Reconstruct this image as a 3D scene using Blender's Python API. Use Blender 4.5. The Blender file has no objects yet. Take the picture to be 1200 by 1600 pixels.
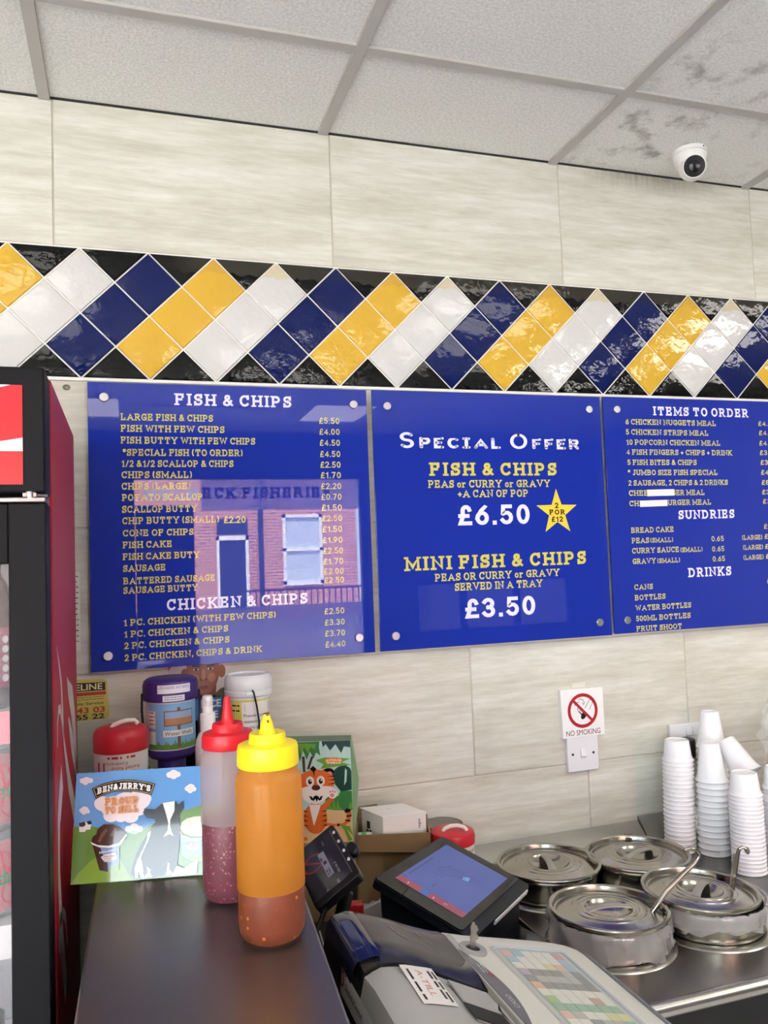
# fish and chip shop counter
import bpy, bmesh, math, random
from mathutils import Vector, Matrix
random.seed(7)
sc = bpy.context.scene
COL = sc.collection
PI = math.pi
R = math.radians
CAMR=(0.952799,-0.301424,-0.036294);CAMU=(0.016323,-0.068511,0.997517);CAMF=(0.303162,0.951026,0.060357)
SKY=12.5;SUN=50.0;LEDV=4.0
LIGHTS=[(-.5,.11,-3.72,-3.12,'left of the shop window',.9),(1.265,1.69,-3.75,-3.15,'right of the shop window',.9),(-.601,-.031,-1.508,-.938,'above the drinks cooler aisle',.8),(1.199,1.769,-1.508,-.938,'in front of the menu boards',1.1),(2.399,2.969,-1.508,-.938,'added as fill towards the right-hand wall',2.8),(.599,1.169,-2.708,-2.138,'added as fill above the middle of the shop',1.5),(2.399,2.969,-2.708,-2.138,'added as fill over the far right of the shop',3.)]  # middle and right-hand panels are unseen, added to brighten the room

# ------------------------------------------------------------------ camera, world, lights, exposure
cam_d = bpy.data.cameras.new('camera'); cam = bpy.data.objects.new('camera', cam_d); COL.objects.link(cam)
cam_d.sensor_fit = 'VERTICAL'; cam_d.sensor_height = 36.0; cam_d.lens = 1259.85 / 1600 * 36.0
cam_d.clip_start = 0.02; cam_d.clip_end = 200
_r = Vector(CAMR); _u = Vector(CAMU); _f = Vector(CAMF)
m3 = Matrix((_r, _u, -_f)).transposed()
cam.matrix_world = Matrix.Translation(Vector((0.136627, -1.768377, 1.6))) @ m3.to_4x4()
sc.camera = cam
sc.view_settings.view_transform = 'Standard'; sc.view_settings.look = 'None'
sc.view_settings.exposure = 0.23; sc.view_settings.gamma = 1.0
sc.view_settings.use_curve_mapping = False
sc.cycles.max_bounces = 8; sc.cycles.diffuse_bounces = 4; sc.cycles.glossy_bounces = 4
sc.cycles.transmission_bounces = 6; sc.cycles.transparent_max_bounces = 12
sc.cycles.sample_clamp_indirect = 6.0
sc.cycles.caustics_reflective = False; sc.cycles.caustics_refractive = False

world = bpy.data.worlds.new('sky'); sc.world = world; world.use_nodes = True
bg = world.node_tree.nodes['Background']; bg.inputs[0].default_value = (0.80, 0.91, 1.0, 1); bg.inputs[1].default_value = SKY
sun_d = bpy.data.lights.new('sun', 'SUN'); sun_d.energy = SUN; sun_d.angle = R(3); sun_d.color = (1, .95, .88)
sun = bpy.data.objects.new('sun', sun_d); COL.objects.link(sun); sun.rotation_euler = (R(-33), 0, R(18))
LED = LEDV

# ------------------------------------------------------------------ materials
def lin(c):
    out = []
    for x in c:
        x /= 255.0
        out.append(x / 12.92 if x <= 0.04045 else ((x + 0.055) / 1.055) ** 2.4)
    return (*out, 1.0)
MATS = {}
def mat(name, col, rough=.5, metal=0., spec=.5, coat=0., emit=0., alpha=1., trans=0., bump=None, var=None, ior=1.5, sss=0.):
    if name in MATS: return MATS[name]
    m = bpy.data.materials.new(name); m.use_nodes = True; nt = m.node_tree
    b = nt.nodes['Principled BSDF']; I = b.inputs
    c = lin(col)
    I['Base Color'].default_value = c; I['Roughness'].default_value = rough; I['Metallic'].default_value = metal
    I['Specular IOR Level'].default_value = spec; I['Coat Weight'].default_value = coat; I['Coat Roughness'].default_value = .03
    I['Alpha'].default_value = alpha; I['Transmission Weight'].default_value = trans; I['IOR'].default_value = ior
    if emit: I['Emission Color'].default_value = c; I['Emission Strength'].default_value = emit
    if bump or var:
        tc = nt.nodes.new('ShaderNodeTexCoord')
    if bump:   # (scale or (sx,sy,sz), strength, distance)
        s = bump[0] if isinstance(bump[0], tuple) else (bump[0],) * 3
        mp = nt.nodes.new('ShaderNodeMapping'); mp.inputs['Scale'].default_value = s
        nz = nt.nodes.new('ShaderNodeTexNoise'); nz.inputs['Scale'].default_value = 1; nz.inputs['Detail'].default_value = 3
        bp = nt.nodes.new('ShaderNodeBump'); bp.inputs['Strength'].default_value = bump[1]; bp.inputs['Distance'].default_value = bump[2]
        nt.links.new(tc.outputs['Object'], mp.inputs[0]); nt.links.new(mp.outputs[0], nz.inputs[0])
        nt.links.new(nz.outputs[0], bp.inputs['Height']); nt.links.new(bp.outputs[0], I['Normal'])
        if coat: nt.links.new(bp.outputs[0], I['Coat Normal'])
    if var:    # (scale, other colour, low, high)
        s = var[0] if isinstance(var[0], tuple) else (var[0],) * 3
        mp = nt.nodes.new('ShaderNodeMapping'); mp.inputs['Scale'].default_value = s
        nz = nt.nodes.new('ShaderNodeTexNoise'); nz.inputs['Scale'].default_value = 1; nz.inputs['Detail'].default_value = 5
        cr = nt.nodes.new('ShaderNodeValToRGB'); cr.color_ramp.elements[0].position = var[2]; cr.color_ramp.elements[1].position = var[3]
        cr.color_ramp.elements[0].color = c; cr.color_ramp.elements[1].color = lin(var[1])
        nt.links.new(tc.outputs['Object'], mp.inputs[0]); nt.links.new(mp.outputs[0], nz.inputs[0])
        nt.links.new(nz.outputs[0], cr.inputs[0]); nt.links.new(cr.outputs[0], I['Base Color'])
    MATS[name] = m
    return m
def thin(name, col, clear, rough=.2, transl=0.):
    """thin clear or milky film: part see-through, part glossy / translucent"""
    if name in MATS: return MATS[name]
    m = bpy.data.materials.new(name); m.use_nodes = True; nt = m.node_tree; N = nt.nodes
    b = N['Principled BSDF']; b.inputs['Base Color'].default_value = lin(col); b.inputs['Roughness'].default_value = rough
    out = N['Material Output']; tr = N.new('ShaderNodeBsdfTransparent'); mx = N.new('ShaderNodeMixShader'); mx.inputs[0].default_value = clear
    src = b.outputs[0]
    if transl:
        tl = N.new('ShaderNodeBsdfTranslucent'); tl.inputs[0].default_value = lin(col)
        m2 = N.new('ShaderNodeMixShader'); m2.inputs[0].default_value = transl
        nt.links.new(src, m2.inputs[1]); nt.links.new(tl.outputs[0], m2.inputs[2]); src = m2.outputs[0]
    nt.links.new(src, mx.inputs[1]); nt.links.new(tr.outputs[0], mx.inputs[2]); nt.links.new(mx.outputs[0], out.inputs[0])
    MATS[name] = m
    return m

# ------------------------------------------------------------------ mesh builder
class MB:
    def __init__(s): s.v = []; s.f = []; s.m = []
    def add(s, vs, fs, mi=0):
        o = len(s.v); s.v += [tuple(x) for x in vs]
        for f in fs: s.f.append(tuple(i + o for i in f)); s.m.append(mi)
        return s
    def box(s, lo, hi, mi=0, mx=None):
        x0, y0, z0 = lo; x1, y1, z1 = hi
        vs = [Vector(p) for p in ((x0,y0,z0),(x1,y0,z0),(x1,y1,z0),(x0,y1,z0),(x0,y0,z1),(x1,y0,z1),(x1,y1,z1),(x0,y1,z1))]
        if mx is not None: vs = [mx @ p for p in vs]
        return s.add(vs, [(0,3,2,1),(4,5,6,7),(0,1,5,4),(1,2,6,5),(2,3,7,6),(3,0,4,7)], mi)
    def lathe(s, prof, c=(0,0,0), seg=40, mi=0, mx=None, caps=True, sx=1., sy=1., mis=None):
        vs = []; fs = []; n = len(prof)
        for r, z in prof:
            for k in range(seg):
                a = 2 * PI * k / seg
                p = Vector((r * math.cos(a) * sx, r * math.sin(a) * sy, z))
                if mx is not None: p = mx @ p
                vs.append((p[0] + c[0], p[1] + c[1], p[2] + c[2]))
        o = len(s.v); s.v += vs
        for i in range(n - 1):
            for k in range(seg):
                k2 = (k + 1) % seg
                s.f.append((o + i*seg + k, o + i*seg + k2, o + (i+1)*seg + k2, o + (i+1)*seg + k)); s.m.append(mis[i] if mis else mi)
        if caps:
            s.f.append(tuple(o + k for k in range(seg))[::-1]); s.m.append(mis[0] if mis else mi)
            s.f.append(tuple(o + (n-1)*seg + k for k in range(seg))); s.m.append(mis[-1] if mis else mi)
        return s
    def tube(s, pts, r, seg=10, mi=0, closed=False, flat=1.):
        pts = [Vector(p) for p in pts]; n = len(pts); o = len(s.v); up = None
        for i, p in enumerate(pts):
            a = pts[i-1] if (i > 0 or closed) else p; b = pts[(i+1) % n] if (i < n-1 or closed) else p
            t = (b - a).normalized()
            if up is None:
                up = Vector((0,0,1)) if abs(t.z) < .9 else Vector((1,0,0))
            x = t.cross(up).normalized(); up = x.cross(t).normalized()
            rr = r[i] if isinstance(r, (list, tuple)) else r
            for k in range(seg):
                an = 2*PI*k/seg; q = p + x*(rr*math.cos(an)) + up*(rr*math.sin(an)*flat); s.v.append(tuple(q))
        for i in range(n if closed else n-1):
            for k in range(seg):
                k2 = (k+1) % seg; j = (i+1) % n
                s.f.append((o+i*seg+k, o+i*seg+k2, o+j*seg+k2, o+j*seg+k)); s.m.append(mi)
        if not closed:
            s.f.append(tuple(o+k for k in range(seg))[::-1]); s.m.append(mi)
            s.f.append(tuple(o+(n-1)*seg+k for k in range(seg))); s.m.append(mi)
        return s
    def prism(s, poly, fn, d0, d1, mi=0, mi_side=None):
        """poly: 2D outline; fn(u,v,d) -> 3D"""
        n = len(poly); vs = [fn(u, v, d0) for u, v in poly] + [fn(u, v, d1) for u, v in poly]
        ms = mi if mi_side is None else mi_side
        s.add(vs, [tuple(range(n))[::-1]], mi); o = len(s.v) - 2*n
        s.f.append(tuple(range(o+n, o+2*n))); s.m.append(mi)
        for i in range(n):
            j = (i+1) % n; s.f.append((o+i, o+j, o+n+j, o+n+i)); s.m.append(ms)
        return s
    def grid(s, rows, mi=0):
        n = len(rows[0]); o = len(s.v)
        for r in rows: s.v += [tuple(p) for p in r]
        for i in range(len(rows)-1):
            for k in range(n-1):
                s.f.append((o+i*n+k, o+i*n+k+1, o+(i+1)*n+k+1, o+(i+1)*n+k)); s.m.append(mi)
        return s
    def build(s, name, mats, parent=None, smooth=35, bevel=0, seg=2, world=False, recalc=True):
        if not isinstance(mats, (list, tuple)): mats = [mats]
        me = bpy.data.meshes.new(name)
        vs = s.v
        if world and parent is not None:
            o = ORG[parent.name]; vs = [(a-o[0], b-o[1], c-o[2]) for a, b, c in vs]
        me.from_pydata(vs, [], s.f)
        for m in mats: me.materials.append(m)
        if len(mats) > 1: me.polygons.foreach_set('material_index', s.m)
        if recalc:
            bm = bmesh.new(); bm.from_mesh(me); bmesh.ops.recalc_face_normals(bm, faces=bm.faces); bm.to_mesh(me); bm.free()
        if smooth:
            me.polygons.foreach_set('use_smooth', [True]*len(me.polygons)); me.set_sharp_from_angle(angle=R(smooth))
        me.update()
        ob = bpy.data.objects.new(name, me); COL.objects.link(ob)
        if parent is not None: ob.parent = parent
        if bevel:
            b = ob.modifiers.new('bevel', 'BEVEL'); b.width = bevel; b.segments = seg; b.limit_method = 'ANGLE'; b.angle_limit = R(40)
        return ob
ORG = {}
def thing(name, label, cat, loc=(0,0,0), rz=0., group=None, rot=None):
    o = bpy.data.objects.new(name, None); COL.objects.link(o); o.empty_display_size = .02
    o.location = loc; o.rotation_euler = rot or (0,0,rz); ORG[o.name] = tuple(loc)
    return tag(o, label, cat, group)
def tag(o, label, cat, group=None):
    o['label'] = label; o['category'] = cat
    if group: o['group'] = group
    return o
def struct(o): o['kind'] = 'structure'; return o
def lab(o, t): o['label'] = t; return o

# ------------------------------------------------------------------ lettering: a slab-serif stroke alphabet, and the plain sans built into Blender
def arc(cx, cy, rx, ry, a0, a1, n=9):
    return [(cx + rx*math.cos(R(a0+(a1-a0)*i/n)), cy + ry*math.sin(R(a0+(a1-a0)*i/n))) for i in range(n+1)]
GL = {
'A': (.9, [[(0,0),(.45,1),(.9,0)],[(.17,.3),(.73,.3)]], [(0,'b'),(.9,'b')]),
'B': (.64, [[(0,0),(0,1)],[(0,1),(.38,1)]+arc(.38,.765,.22,.235,90,-90)+[(0,.53)],[(.3,.53)]+arc(.38,.265,.26,.265,90,-90)+[(0,0)]], [(0,'bl'),(0,'tl')]),
'C': (.76, [arc(.4,.5,.4,.5,45,315,14),[(.73,.74),(.73,1)]], []),
'D': (.72, [[(0,0),(0,1)],[(0,1),(.3,1)]+arc(.3,.5,.42,.5,90,-90,12)+[(0,0)]], [(0,'bl'),(0,'tl')]),
'E': (.58, [[(0,0),(0,1)],[(0,1),(.56,1),(.56,.78)],[(0,.52),(.42,.52)],[(0,0),(.58,0),(.58,.24)]], [(0,'bl'),(0,'tl')]),
'F': (.56, [[(0,0),(0,1)],[(0,1),(.56,1),(.56,.76)],[(0,.5),(.42,.5)]], [(0,'b'),(0,'tl')]),
'G': (.8, [arc(.4,.5,.4,.5,48,325,14),[(.74,.05),(.74,.42)],[(.46,.42),(.84,.42)],[(.72,.76),(.72,1)]], []),
'H': (.7, [[(0,0),(0,1)],[(.7,0),(.7,1)],[(0,.5),(.7,.5)]], [(0,'b'),(0,'t'),(.7,'b'),(.7,'t')]),
'I': (0, [[(0,0),(0,1)]], [(0,'b'),(0,'t')]),
'J': (.4, [[(.36,1),(.36,.25)]+arc(.18,.22,.18,.22,0,-160)], [(.36,'t')]),
'K': (.72, [[(0,0),(0,1)],[(.66,1),(.04,.4)],[(.24,.58),(.7,0)]], [(0,'b'),(0,'t'),(.7,'b'),(.66,'t')]),
'L': (.54, [[(0,0),(0,1)],[(0,0),(.54,0),(.54,.28)]], [(0,'bl'),(0,'t')]),
'M': (.95, [[(0,0),(0,1),(.475,.22),(.95,1),(.95,0)]], [(0,'b'),(.95,'b'),(0,'tl'),(.95,'tr')]),
'N': (.72, [[(0,0),(0,1),(.72,0),(.72,1)]], [(0,'b'),(0,'tl'),(.72,'t')]),
'O': (.8, [arc(.4,.5,.4,.5,90,450,20)], []),
'P': (.6, [[(0,0),(0,1)],[(0,1),(.34,1)]+arc(.34,.72,.26,.28,90,-90)+[(0,.44)]], [(0,'b'),(0,'tl')]),
'Q': (.8, [arc(.4,.5,.4,.5,90,450,20),[(.5,.2),(.82,-.1)]], []),
'R': (.68, [[(0,0),(0,1)],[(0,1),(.34,1)]+arc(.34,.73,.26,.27,90,-90)+[(0,.46)],[(.32,.46),(.62,0)]], [(0,'b'),(0,'tl'),(.62,'br')]),
'S': (.62, [arc(.31,.755,.28,.245,30,270,11)+arc(.31,.255,.31,.255,90,-150,11),[(.6,.76),(.6,1)],[(.01,.24),(.01,0)]], []),
'T': (.72, [[(0,.74),(0,1),(.72,1),(.72,.74)],[(.36,0),(.36,1)]], [(.36,'b')]),
'U': (.7, [[(0,1),(0,.34)]+arc(.35,.34,.35,.34,180,360,12)+[(.7,1)]], [(0,'t'),(.7,'t')]),
'V': (.84, [[(0,1),(.42,0),(.84,1)]], [(0,'t'),(.84,'t')]),
'W': (1.14, [[(0,1),(.28,0),(.57,.9),(.86,0),(1.14,1)]], [(0,'t'),(1.14,'t')]),
'X': (.74, [[(0,0),(.74,1)],[(0,1),(.74,0)]], [(0,'b'),(0,'t'),(.74,'b'),(.74,'t')]),
'Y': (.8, [[(0,1),(.4,.45),(.8,1)],[(.4,.45),(.4,0)]], [(0,'t'),(.8,'t'),(.4,'b')]),
'Z': (.62, [[(0,.78),(0,1),(.6,1),(0,0),(.62,0),(.62,.24)]], []),
'&': (.78, [[(.78,0),(.2,.63),(.15,.8),(.22,.95),(.35,1),(.48,.95),(.52,.8),(.45,.66)],[(.45,.66),(.1,.4),(0,.22),(.06,.06),(.25,0),(.45,.04),(.6,.18),(.7,.44)]], []),
'0': (.54, [arc(.27,.5,.27,.5,90,450,18)], []),
'1': (.26, [[(0,.78),(.22,1),(.22,0)]], [(.22,'b')]),
'2': (.52, [arc(.26,.72,.26,.28,165,-35)+[(0,0),(.54,0)]], []),
'3': (.52, [arc(.25,.755,.24,.245,155,-90),arc(.25,.26,.27,.26,90,-155)], []),
'4': (.56, [[(.42,0),(.42,1),(0,.28),(.58,.28)]], []),
'5': (.52, [[(.48,1),(.08,1),(.05,.56)]+arc(.25,.31,.27,.31,130,-150)], []),
'6': (.54, [arc(.27,.31,.27,.31,90,450,16),[(.44,1),(.22,.75),(.04,.42),(0,.31)]], []),
'7': (.52, [[(0,1),(.52,1),(.16,0)]], []),
'8': (.52, [arc(.26,.76,.23,.24,90,450,14),arc(.26,.26,.26,.26,90,450,14)], []),
'9': (.54, [arc(.27,.69,.27,.31,90,450,16),[(.1,0),(.32,.25),(.5,.58),(.54,.69)]], []),
'£': (.52, [arc(.33,.76,.19,.24,15,180)+[(.14,.4),(0,0),(.54,0)],[(0,.45),(.4,.45)]], []),
'.': (0, [[(0,0),(0,.02)]], []), ',': (.04, [[(.04,.06),(0,-.14)]], []), ':': (0, [[(0,.1),(0,.12)],[(0,.55),(0,.57)]], []),
'/': (.38, [[(0,0),(.38,1)]], []), "'": (0, [[(0,.75),(0,1)]], []), '-': (.3, [[(0,.45),(.3,.45)]], []),
'*': (.34, [[(.17,.62),(.17,1)],[(0,.7),(.34,.92)],[(0,.92),(.34,.7)]], []),
'(': (.2, [arc(.3,.5,.3,.6,125,235)], []), ')': (.2, [arc(-.1,.5,.3,.6,55,-55)], []),
'+': (.5, [[(0,.4),(.5,.4)],[(.25,.15),(.25,.65)]], []),
'o': (.5, [arc(.25,.31,.25,.31,90,450,16)], []), 'r': (.34, [[(0,0),(0,.62)],[(0,.36),(.1,.56),(.24,.62),(.36,.6)]], [(0,'b'),(0,'x')]),
}
RND = {     # plain round-ended forms for the hand-drawn style heading
'S': (.56, [arc(.28,.755,.27,.245,30,270,11)+arc(.28,.255,.28,.255,90,-150,11)[1:]], []), 'C': (.66, [arc(.38,.5,.38,.5,48,312,14)], []), 'E': (.54, [[(.54,1),(0,1),(0,0),(.54,0)],[(0,.52),(.42,.52)]], []),
'F': (.52, [[(.52,1),(0,1),(0,0)],[(0,.5),(.42,.5)]], []), 'L': (.52, [[(0,1),(0,0),(.52,0)]], []), 'I': (.4, [[(.2,0),(.2,1)],[(0,1),(.4,1)],[(0,0),(.4,0)]], [])}
def strip(mb, pts, t, fn, lo, hi, mi, ext=True):
    closed = len(pts) > 3 and (Vector(pts[0]) - Vector(pts[-1])).length < 1e-6
    P = [Vector(p) for p in (pts[:-1] if closed else pts)]; n = len(P)
    if not closed and ext:
        P[0] = P[0] + (P[0]-P[1]).normalized()*t/2; P[-1] = P[-1] + (P[-1]-P[-2]).normalized()*t/2
    L = []; Rr = []
    for i in range(n):
        a = P[i-1] if (closed or i > 0) else None; b = P[(i+1) % n] if (closed or i < n-1) else None
        d1 = (P[i]-a).normalized() if a is not None else None; d2 = (b-P[i]).normalized() if b is not None else None
        if d1 is None: d1 = d2
        if d2 is None: d2 = d1
        n1 = Vector((-d1.y, d1.x)); n2 = Vector((-d2.y, d2.x)); nn = n1 + n2
        nn = n1 if nn.length < 1e-6 else nn.normalized()
        k = min(1/max(nn.dot(n1), .3), 2.2)
        for lst, sg in ((L, 1), (Rr, -1)):
            q = P[i] + nn*(sg*t/2*k); lst.append((q.x, min(max(q.y, lo), hi)))
    vs = []
    for a, b in zip(L, Rr): vs += [fn(*a), fn(*b)]
    fs = [(2*i, 2*i+1, 2*j+1, 2*j) for i in range(n if closed else n-1) for j in [(i+1) % n]]
    mb.add(vs, fs, mi)
def slab(mb, s, x0, y0, H, fn, W=None, t=.17, serif=True, gap=.2, rnd=False, mi=0, small=.72, space=.3):
    """lay text s from (x0,y0), cap height H, stretched to width W; fn(x,y) -> 3D"""
    items = []; x = 0.
    for ch in s:
        sz = 1.
        if ch == ' ': x += space; continue
        if rnd and ch in '{': continue
        if rnd and ch.islower(): sz = small; ch = ch.upper()
        w, st, se = RND.get(ch, GL[ch]) if rnd else GL[ch]
        k = (1 - t) * sz
        sl = .11 if serif else 0
        lead = sl if any(e[1][0] in 'btx' for e in se) and serif else 0
        items.append((ch, x + lead*.6, sz, k)); x += w*k + t + gap*sz + lead*1.2
    tot = x - gap
    sx = (W / tot) if W else H
    e0 = Vector(fn(x0 + .3*sx, y0)); e1 = Vector(fn(x0 + .4*sx, y0)) - e0; e2 = Vector(fn(x0 + .3*sx, y0 + .1*H)) - e0
    nrm = e1.cross(e2).normalized()      # strokes that cross sit a hair apart, like layers of vinyl
    lay = [0]
    def f2(a, b):
        q = Vector(fn(x0 + a*sx, y0 + b*H)) + nrm*(lay[0]*.00002); return tuple(q)
    for ch, xo, sz, k in items:
        w, st, se = RND.get(ch, GL[ch]) if rnd else GL[ch]; tt = t; lay[0] = 0
        desc = -.2 if ch in ',Q()' else (-.02 if rnd else 0)
        for pl in st:
            lay[0] += 1; pts = [(xo + tt/2 + px*k, tt/2 + py*k) for px, py in pl]
            strip(mb, pts, tt, f2, desc, (1.2 if ch in '()' else sz), mi, ext=not rnd)
            if rnd:
                for q in (pts[0], pts[-1]):
                    c = [f2(q[0] + tt/2*math.cos(a*PI/5), q[1] + tt/2*math.sin(a*PI/5)) for a in range(10)]
                    mb.add(c, [tuple(range(10))], mi)
        if serif:
            th = tt*.72
            for px, e in se:
                lay[0] += 1; xc = xo + tt/2 + px*k; l = xc - tt/2 - (.11 if 'r' not in e[1:] else 0); rgt = xc + tt/2 + (.11 if 'l' not in e[1:] else 0)
                yb = 0 if e[0] == 'b' else (.62*k + tt - th if e[0] == 'x' else sz - th)
                if e[0] == 'x': rgt = xc
                mb.add([f2(l, yb), f2(rgt, yb), f2(rgt, yb+th), f2(l, yb+th)], [(0,1,2,3)], mi)
_fc = {}
def sans(mb, s, x0, y0, H, fn, W=None, mi=0, bold=0.):
    """text in Blender's built-in sans; H = cap height"""
    key = (s, bold)
    if key not in _fc:
        cu = bpy.data.curves.new('t', 'FONT'); cu.body = s; cu.size = 1.0; cu.resolution_u = 3; cu.offset = bold
        ob = bpy.data.objects.new('t', cu); COL.objects.link(ob)
        dg = bpy.context.evaluated_depsgraph_get(); dg.update()
        me = bpy.data.meshes.new_from_object(ob.evaluated_get(dg))
        _fc[key] = ([tuple(v.co) for v in me.vertices], [tuple(p.vertices) for p in me.polygons])
        bpy.data.objects.remove(ob); bpy.data.curves.remove(cu); bpy.data.meshes.remove(me)
    vs, fs = _fc[key]
    if not vs: return
    mnx = min(v[0] for v in vs); mxx = max(v[0] for v in vs); k = H / .73
    kx = W / (mxx - mnx) if W else k
    mb.add([fn(x0 + (v[0]-mnx)*kx, y0 + v[1]*k) for v in vs], fs, mi)
def wiggle_lines(mb, x0, x1, y0, n, dy, h, fn, mi=0):
    """rows of print too small to read"""
    for i in range(n):
        x = x0
        while x < x1 - h:
            w = random.uniform(1.2, 4)*h; e = min(x + w, x1); y = y0 - i*dy
            mb.add([fn(x, y), fn(e, y), fn(e, y+h), fn(x, y+h)], [(0,1,2,3)], mi); x = e + h*.8
def disc(mb, cx, cy, rx, ry, fn, mi=0, n=28, a0=0, rot=0):
    c, s_ = math.cos(R(rot)), math.sin(R(rot)); pts = []
    for k in range(n):
        a = 2*PI*k/n; x = rx*math.cos(a); y = ry*math.sin(a); pts.append(fn(cx + x*c - y*s_, cy + x*s_ + y*c))
    mb.add(pts, [tuple(range(n))], mi)
def poly(mb, pts, fn, mi=0): mb.add([fn(*q) for q in pts], [tuple(range(len(pts)))], mi)
# ------------------------------------------------------------------ the room shell
def wall_tile_material():
    m = bpy.data.materials.new('beige_wall_tile'); m.use_nodes = True; nt = m.node_tree; N = nt.nodes; Lk = nt.links
    b = N['Principled BSDF']; b.inputs['Roughness'].default_value = .32; b.inputs['Specular IOR Level'].default_value = .22
    tc = N.new('ShaderNodeTexCoord'); at = N.new('ShaderNodeAttribute'); at.attribute_name = 'tile'
    cmb = N.new('ShaderNodeCombineXYZ'); Lk.new(at.outputs['Fac'], cmb.inputs[0]); Lk.new(at.outputs['Fac'], cmb.inputs[1])
    ad = N.new('ShaderNodeVectorMath'); ad.operation = 'MULTIPLY_ADD'
    Lk.new(cmb.outputs[0], ad.inputs[0]); ad.inputs[1].default_value = (7, 13, 0); Lk.new(tc.outputs['Object'], ad.inputs[2])
    def noise(scale, detail, rough=.6):
        mp = N.new('ShaderNodeMapping'); mp.inputs['Scale'].default_value = scale
        nz = N.new('ShaderNodeTexNoise'); nz.inputs['Scale'].default_value = 1; nz.inputs['Detail'].default_value = detail; nz.inputs['Roughness'].default_value = rough
        Lk.new(ad.outputs[0], mp.inputs[0]); Lk.new(mp.outputs[0], nz.inputs[0]); return nz.outputs[0]
    a = noise((3.2, 3.2, 26), 8, .72); c = noise((11, 11, 110), 6, .7); d = noise((2.4, 2.4, 7), 4)
    cr = N.new('ShaderNodeValToRGB'); e = cr.color_ramp.elements
    e[0].position = .32; e[0].color = lin(TILE_A); e[1].position = .68; e[1].color = lin(TILE_C)
    k = e.new(.5); k.color = lin(TILE_B)
    mx = N.new('ShaderNodeMath'); mx.operation = 'MULTIPLY_ADD'; mx.inputs[1].default_value = .35; Lk.new(c, mx.inputs[0])
    m2 = N.new('ShaderNodeMath'); m2.operation = 'MULTIPLY_ADD'; m2.inputs[1].default_value = .65; Lk.new(a, m2.inputs[0]); m2.inputs[2].default_value = 0
    Lk.new(m2.outputs[0], mx.inputs[2])
    m3_ = N.new('ShaderNodeMath'); m3_.operation = 'MULTIPLY_ADD'; m3_.inputs[1].default_value = .3; Lk.new(d, m3_.inputs[0]); 
    sb = N.new('ShaderNodeMath'); sb.operation = 'SUBTRACT'; sb.inputs[1].default_value = .15; Lk.new(mx.outputs[0], sb.inputs[0]); Lk.new(sb.outputs[0], m3_.inputs[2])
    Lk.new(m3_.outputs[0], cr.inputs[0])
    # grime where the wall meets the ceiling by the camera
    sx = N.new('ShaderNodeSeparateXYZ'); Lk.new(tc.outputs['Object'], sx.inputs[0])
    def rng(o, a0, a1, b0, b1):
        q = N.new('ShaderNodeMapRange'); q.inputs[1].default_value = a0; q.inputs[2].default_value = a1; q.inputs[3].default_value = b0; q.inputs[4].default_value = b1
        q.interpolation_type = 'SMOOTHSTEP'; Lk.new(o, q.inputs[0]); return q.outputs[0]
    def mul(x, y):
        q = N.new('ShaderNodeMath'); q.operation = 'MULTIPLY'; Lk.new(x, q.inputs[0])
        if isinstance(y, float): q.inputs[1].default_value = y
        else: Lk.new(y, q.inputs[1])
        return q.outputs[0]
    up = rng(sx.outputs[2], 2.53, 2.6, 0, 1); le = rng(sx.outputs[0], 1.2, 1.42, 0, 1); ri = rng(sx.outputs[0], 1.44, 1.75, 1, 0)
    st = mul(mul(mul(up, le), ri), noise((70, 70, 12), 3))
    mixd = N.new('ShaderNodeMix'); mixd.data_type = 'RGBA'; Lk.new(st, mixd.inputs[0]); Lk.new(cr.outputs[0], mixd.inputs[6]); mixd.inputs[7].default_value = lin((90, 82, 72))
    Lk.new(mixd.outputs[2], b.inputs['Base Color'])
    bp = N.new('ShaderNodeBump'); bp.inputs['Strength'].default_value = .12; bp.inputs['Distance'].default_value = .001
    Lk.new(c, bp.inputs['Height']); Lk.new(bp.outputs[0], b.inputs['Normal'])
    return m
TILE_A = (188, 184, 169); TILE_B = (210, 208, 196); TILE_C = (231, 231, 224)
GROUT = mat('pale_grout', (196, 189, 176), .8)
Mtile = wall_tile_material()
TOPZ = 2.2795; BOTZ = 2.0023; CEILZ = 2.5928
def tiles():
    mb = MB(); val = []
    def row(z0, z1, xs):
        for a, b_ in zip(xs[:-1], xs[1:]):
            g = .0016; n0 = len(mb.f)
            mb.box((a+g, 0, z0+g), (b_-g, .006, z1-g), 0); val.extend([random.random()*3]*(len(mb.f)-n0))
    full = [-6 + .6*k for k in range(18)]; half = [-5.7 + .6*k for k in range(17)]
    row(TOPZ + .002, 2.70, full)
    for i, z in enumerate((1.6895, 1.39, 1.0905, .791, .4915, .192)):
        row(z, (1.9985, 1.6895, 1.39, 1.0905, .791, .4915)[i], half if i % 2 == 0 else full)
    n0 = len(mb.f); mb.box((-5.9, .0024, -.1), (4.2, .2, 2.72), 1); val.extend([0.]*(len(mb.f)-n0))
    ob = mb.build('wall_back', [Mtile, GROUT], smooth=0)
    at = ob.data.attributes.new('tile', 'FLOAT', 'FACE'); at.data.foreach_set('value', val)
    b = ob.modifiers.new('bevel', 'BEVEL'); b.width = .0012; b.segments = 1; b.limit_method = 'ANGLE'
    return struct(ob)
tiles()

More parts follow.
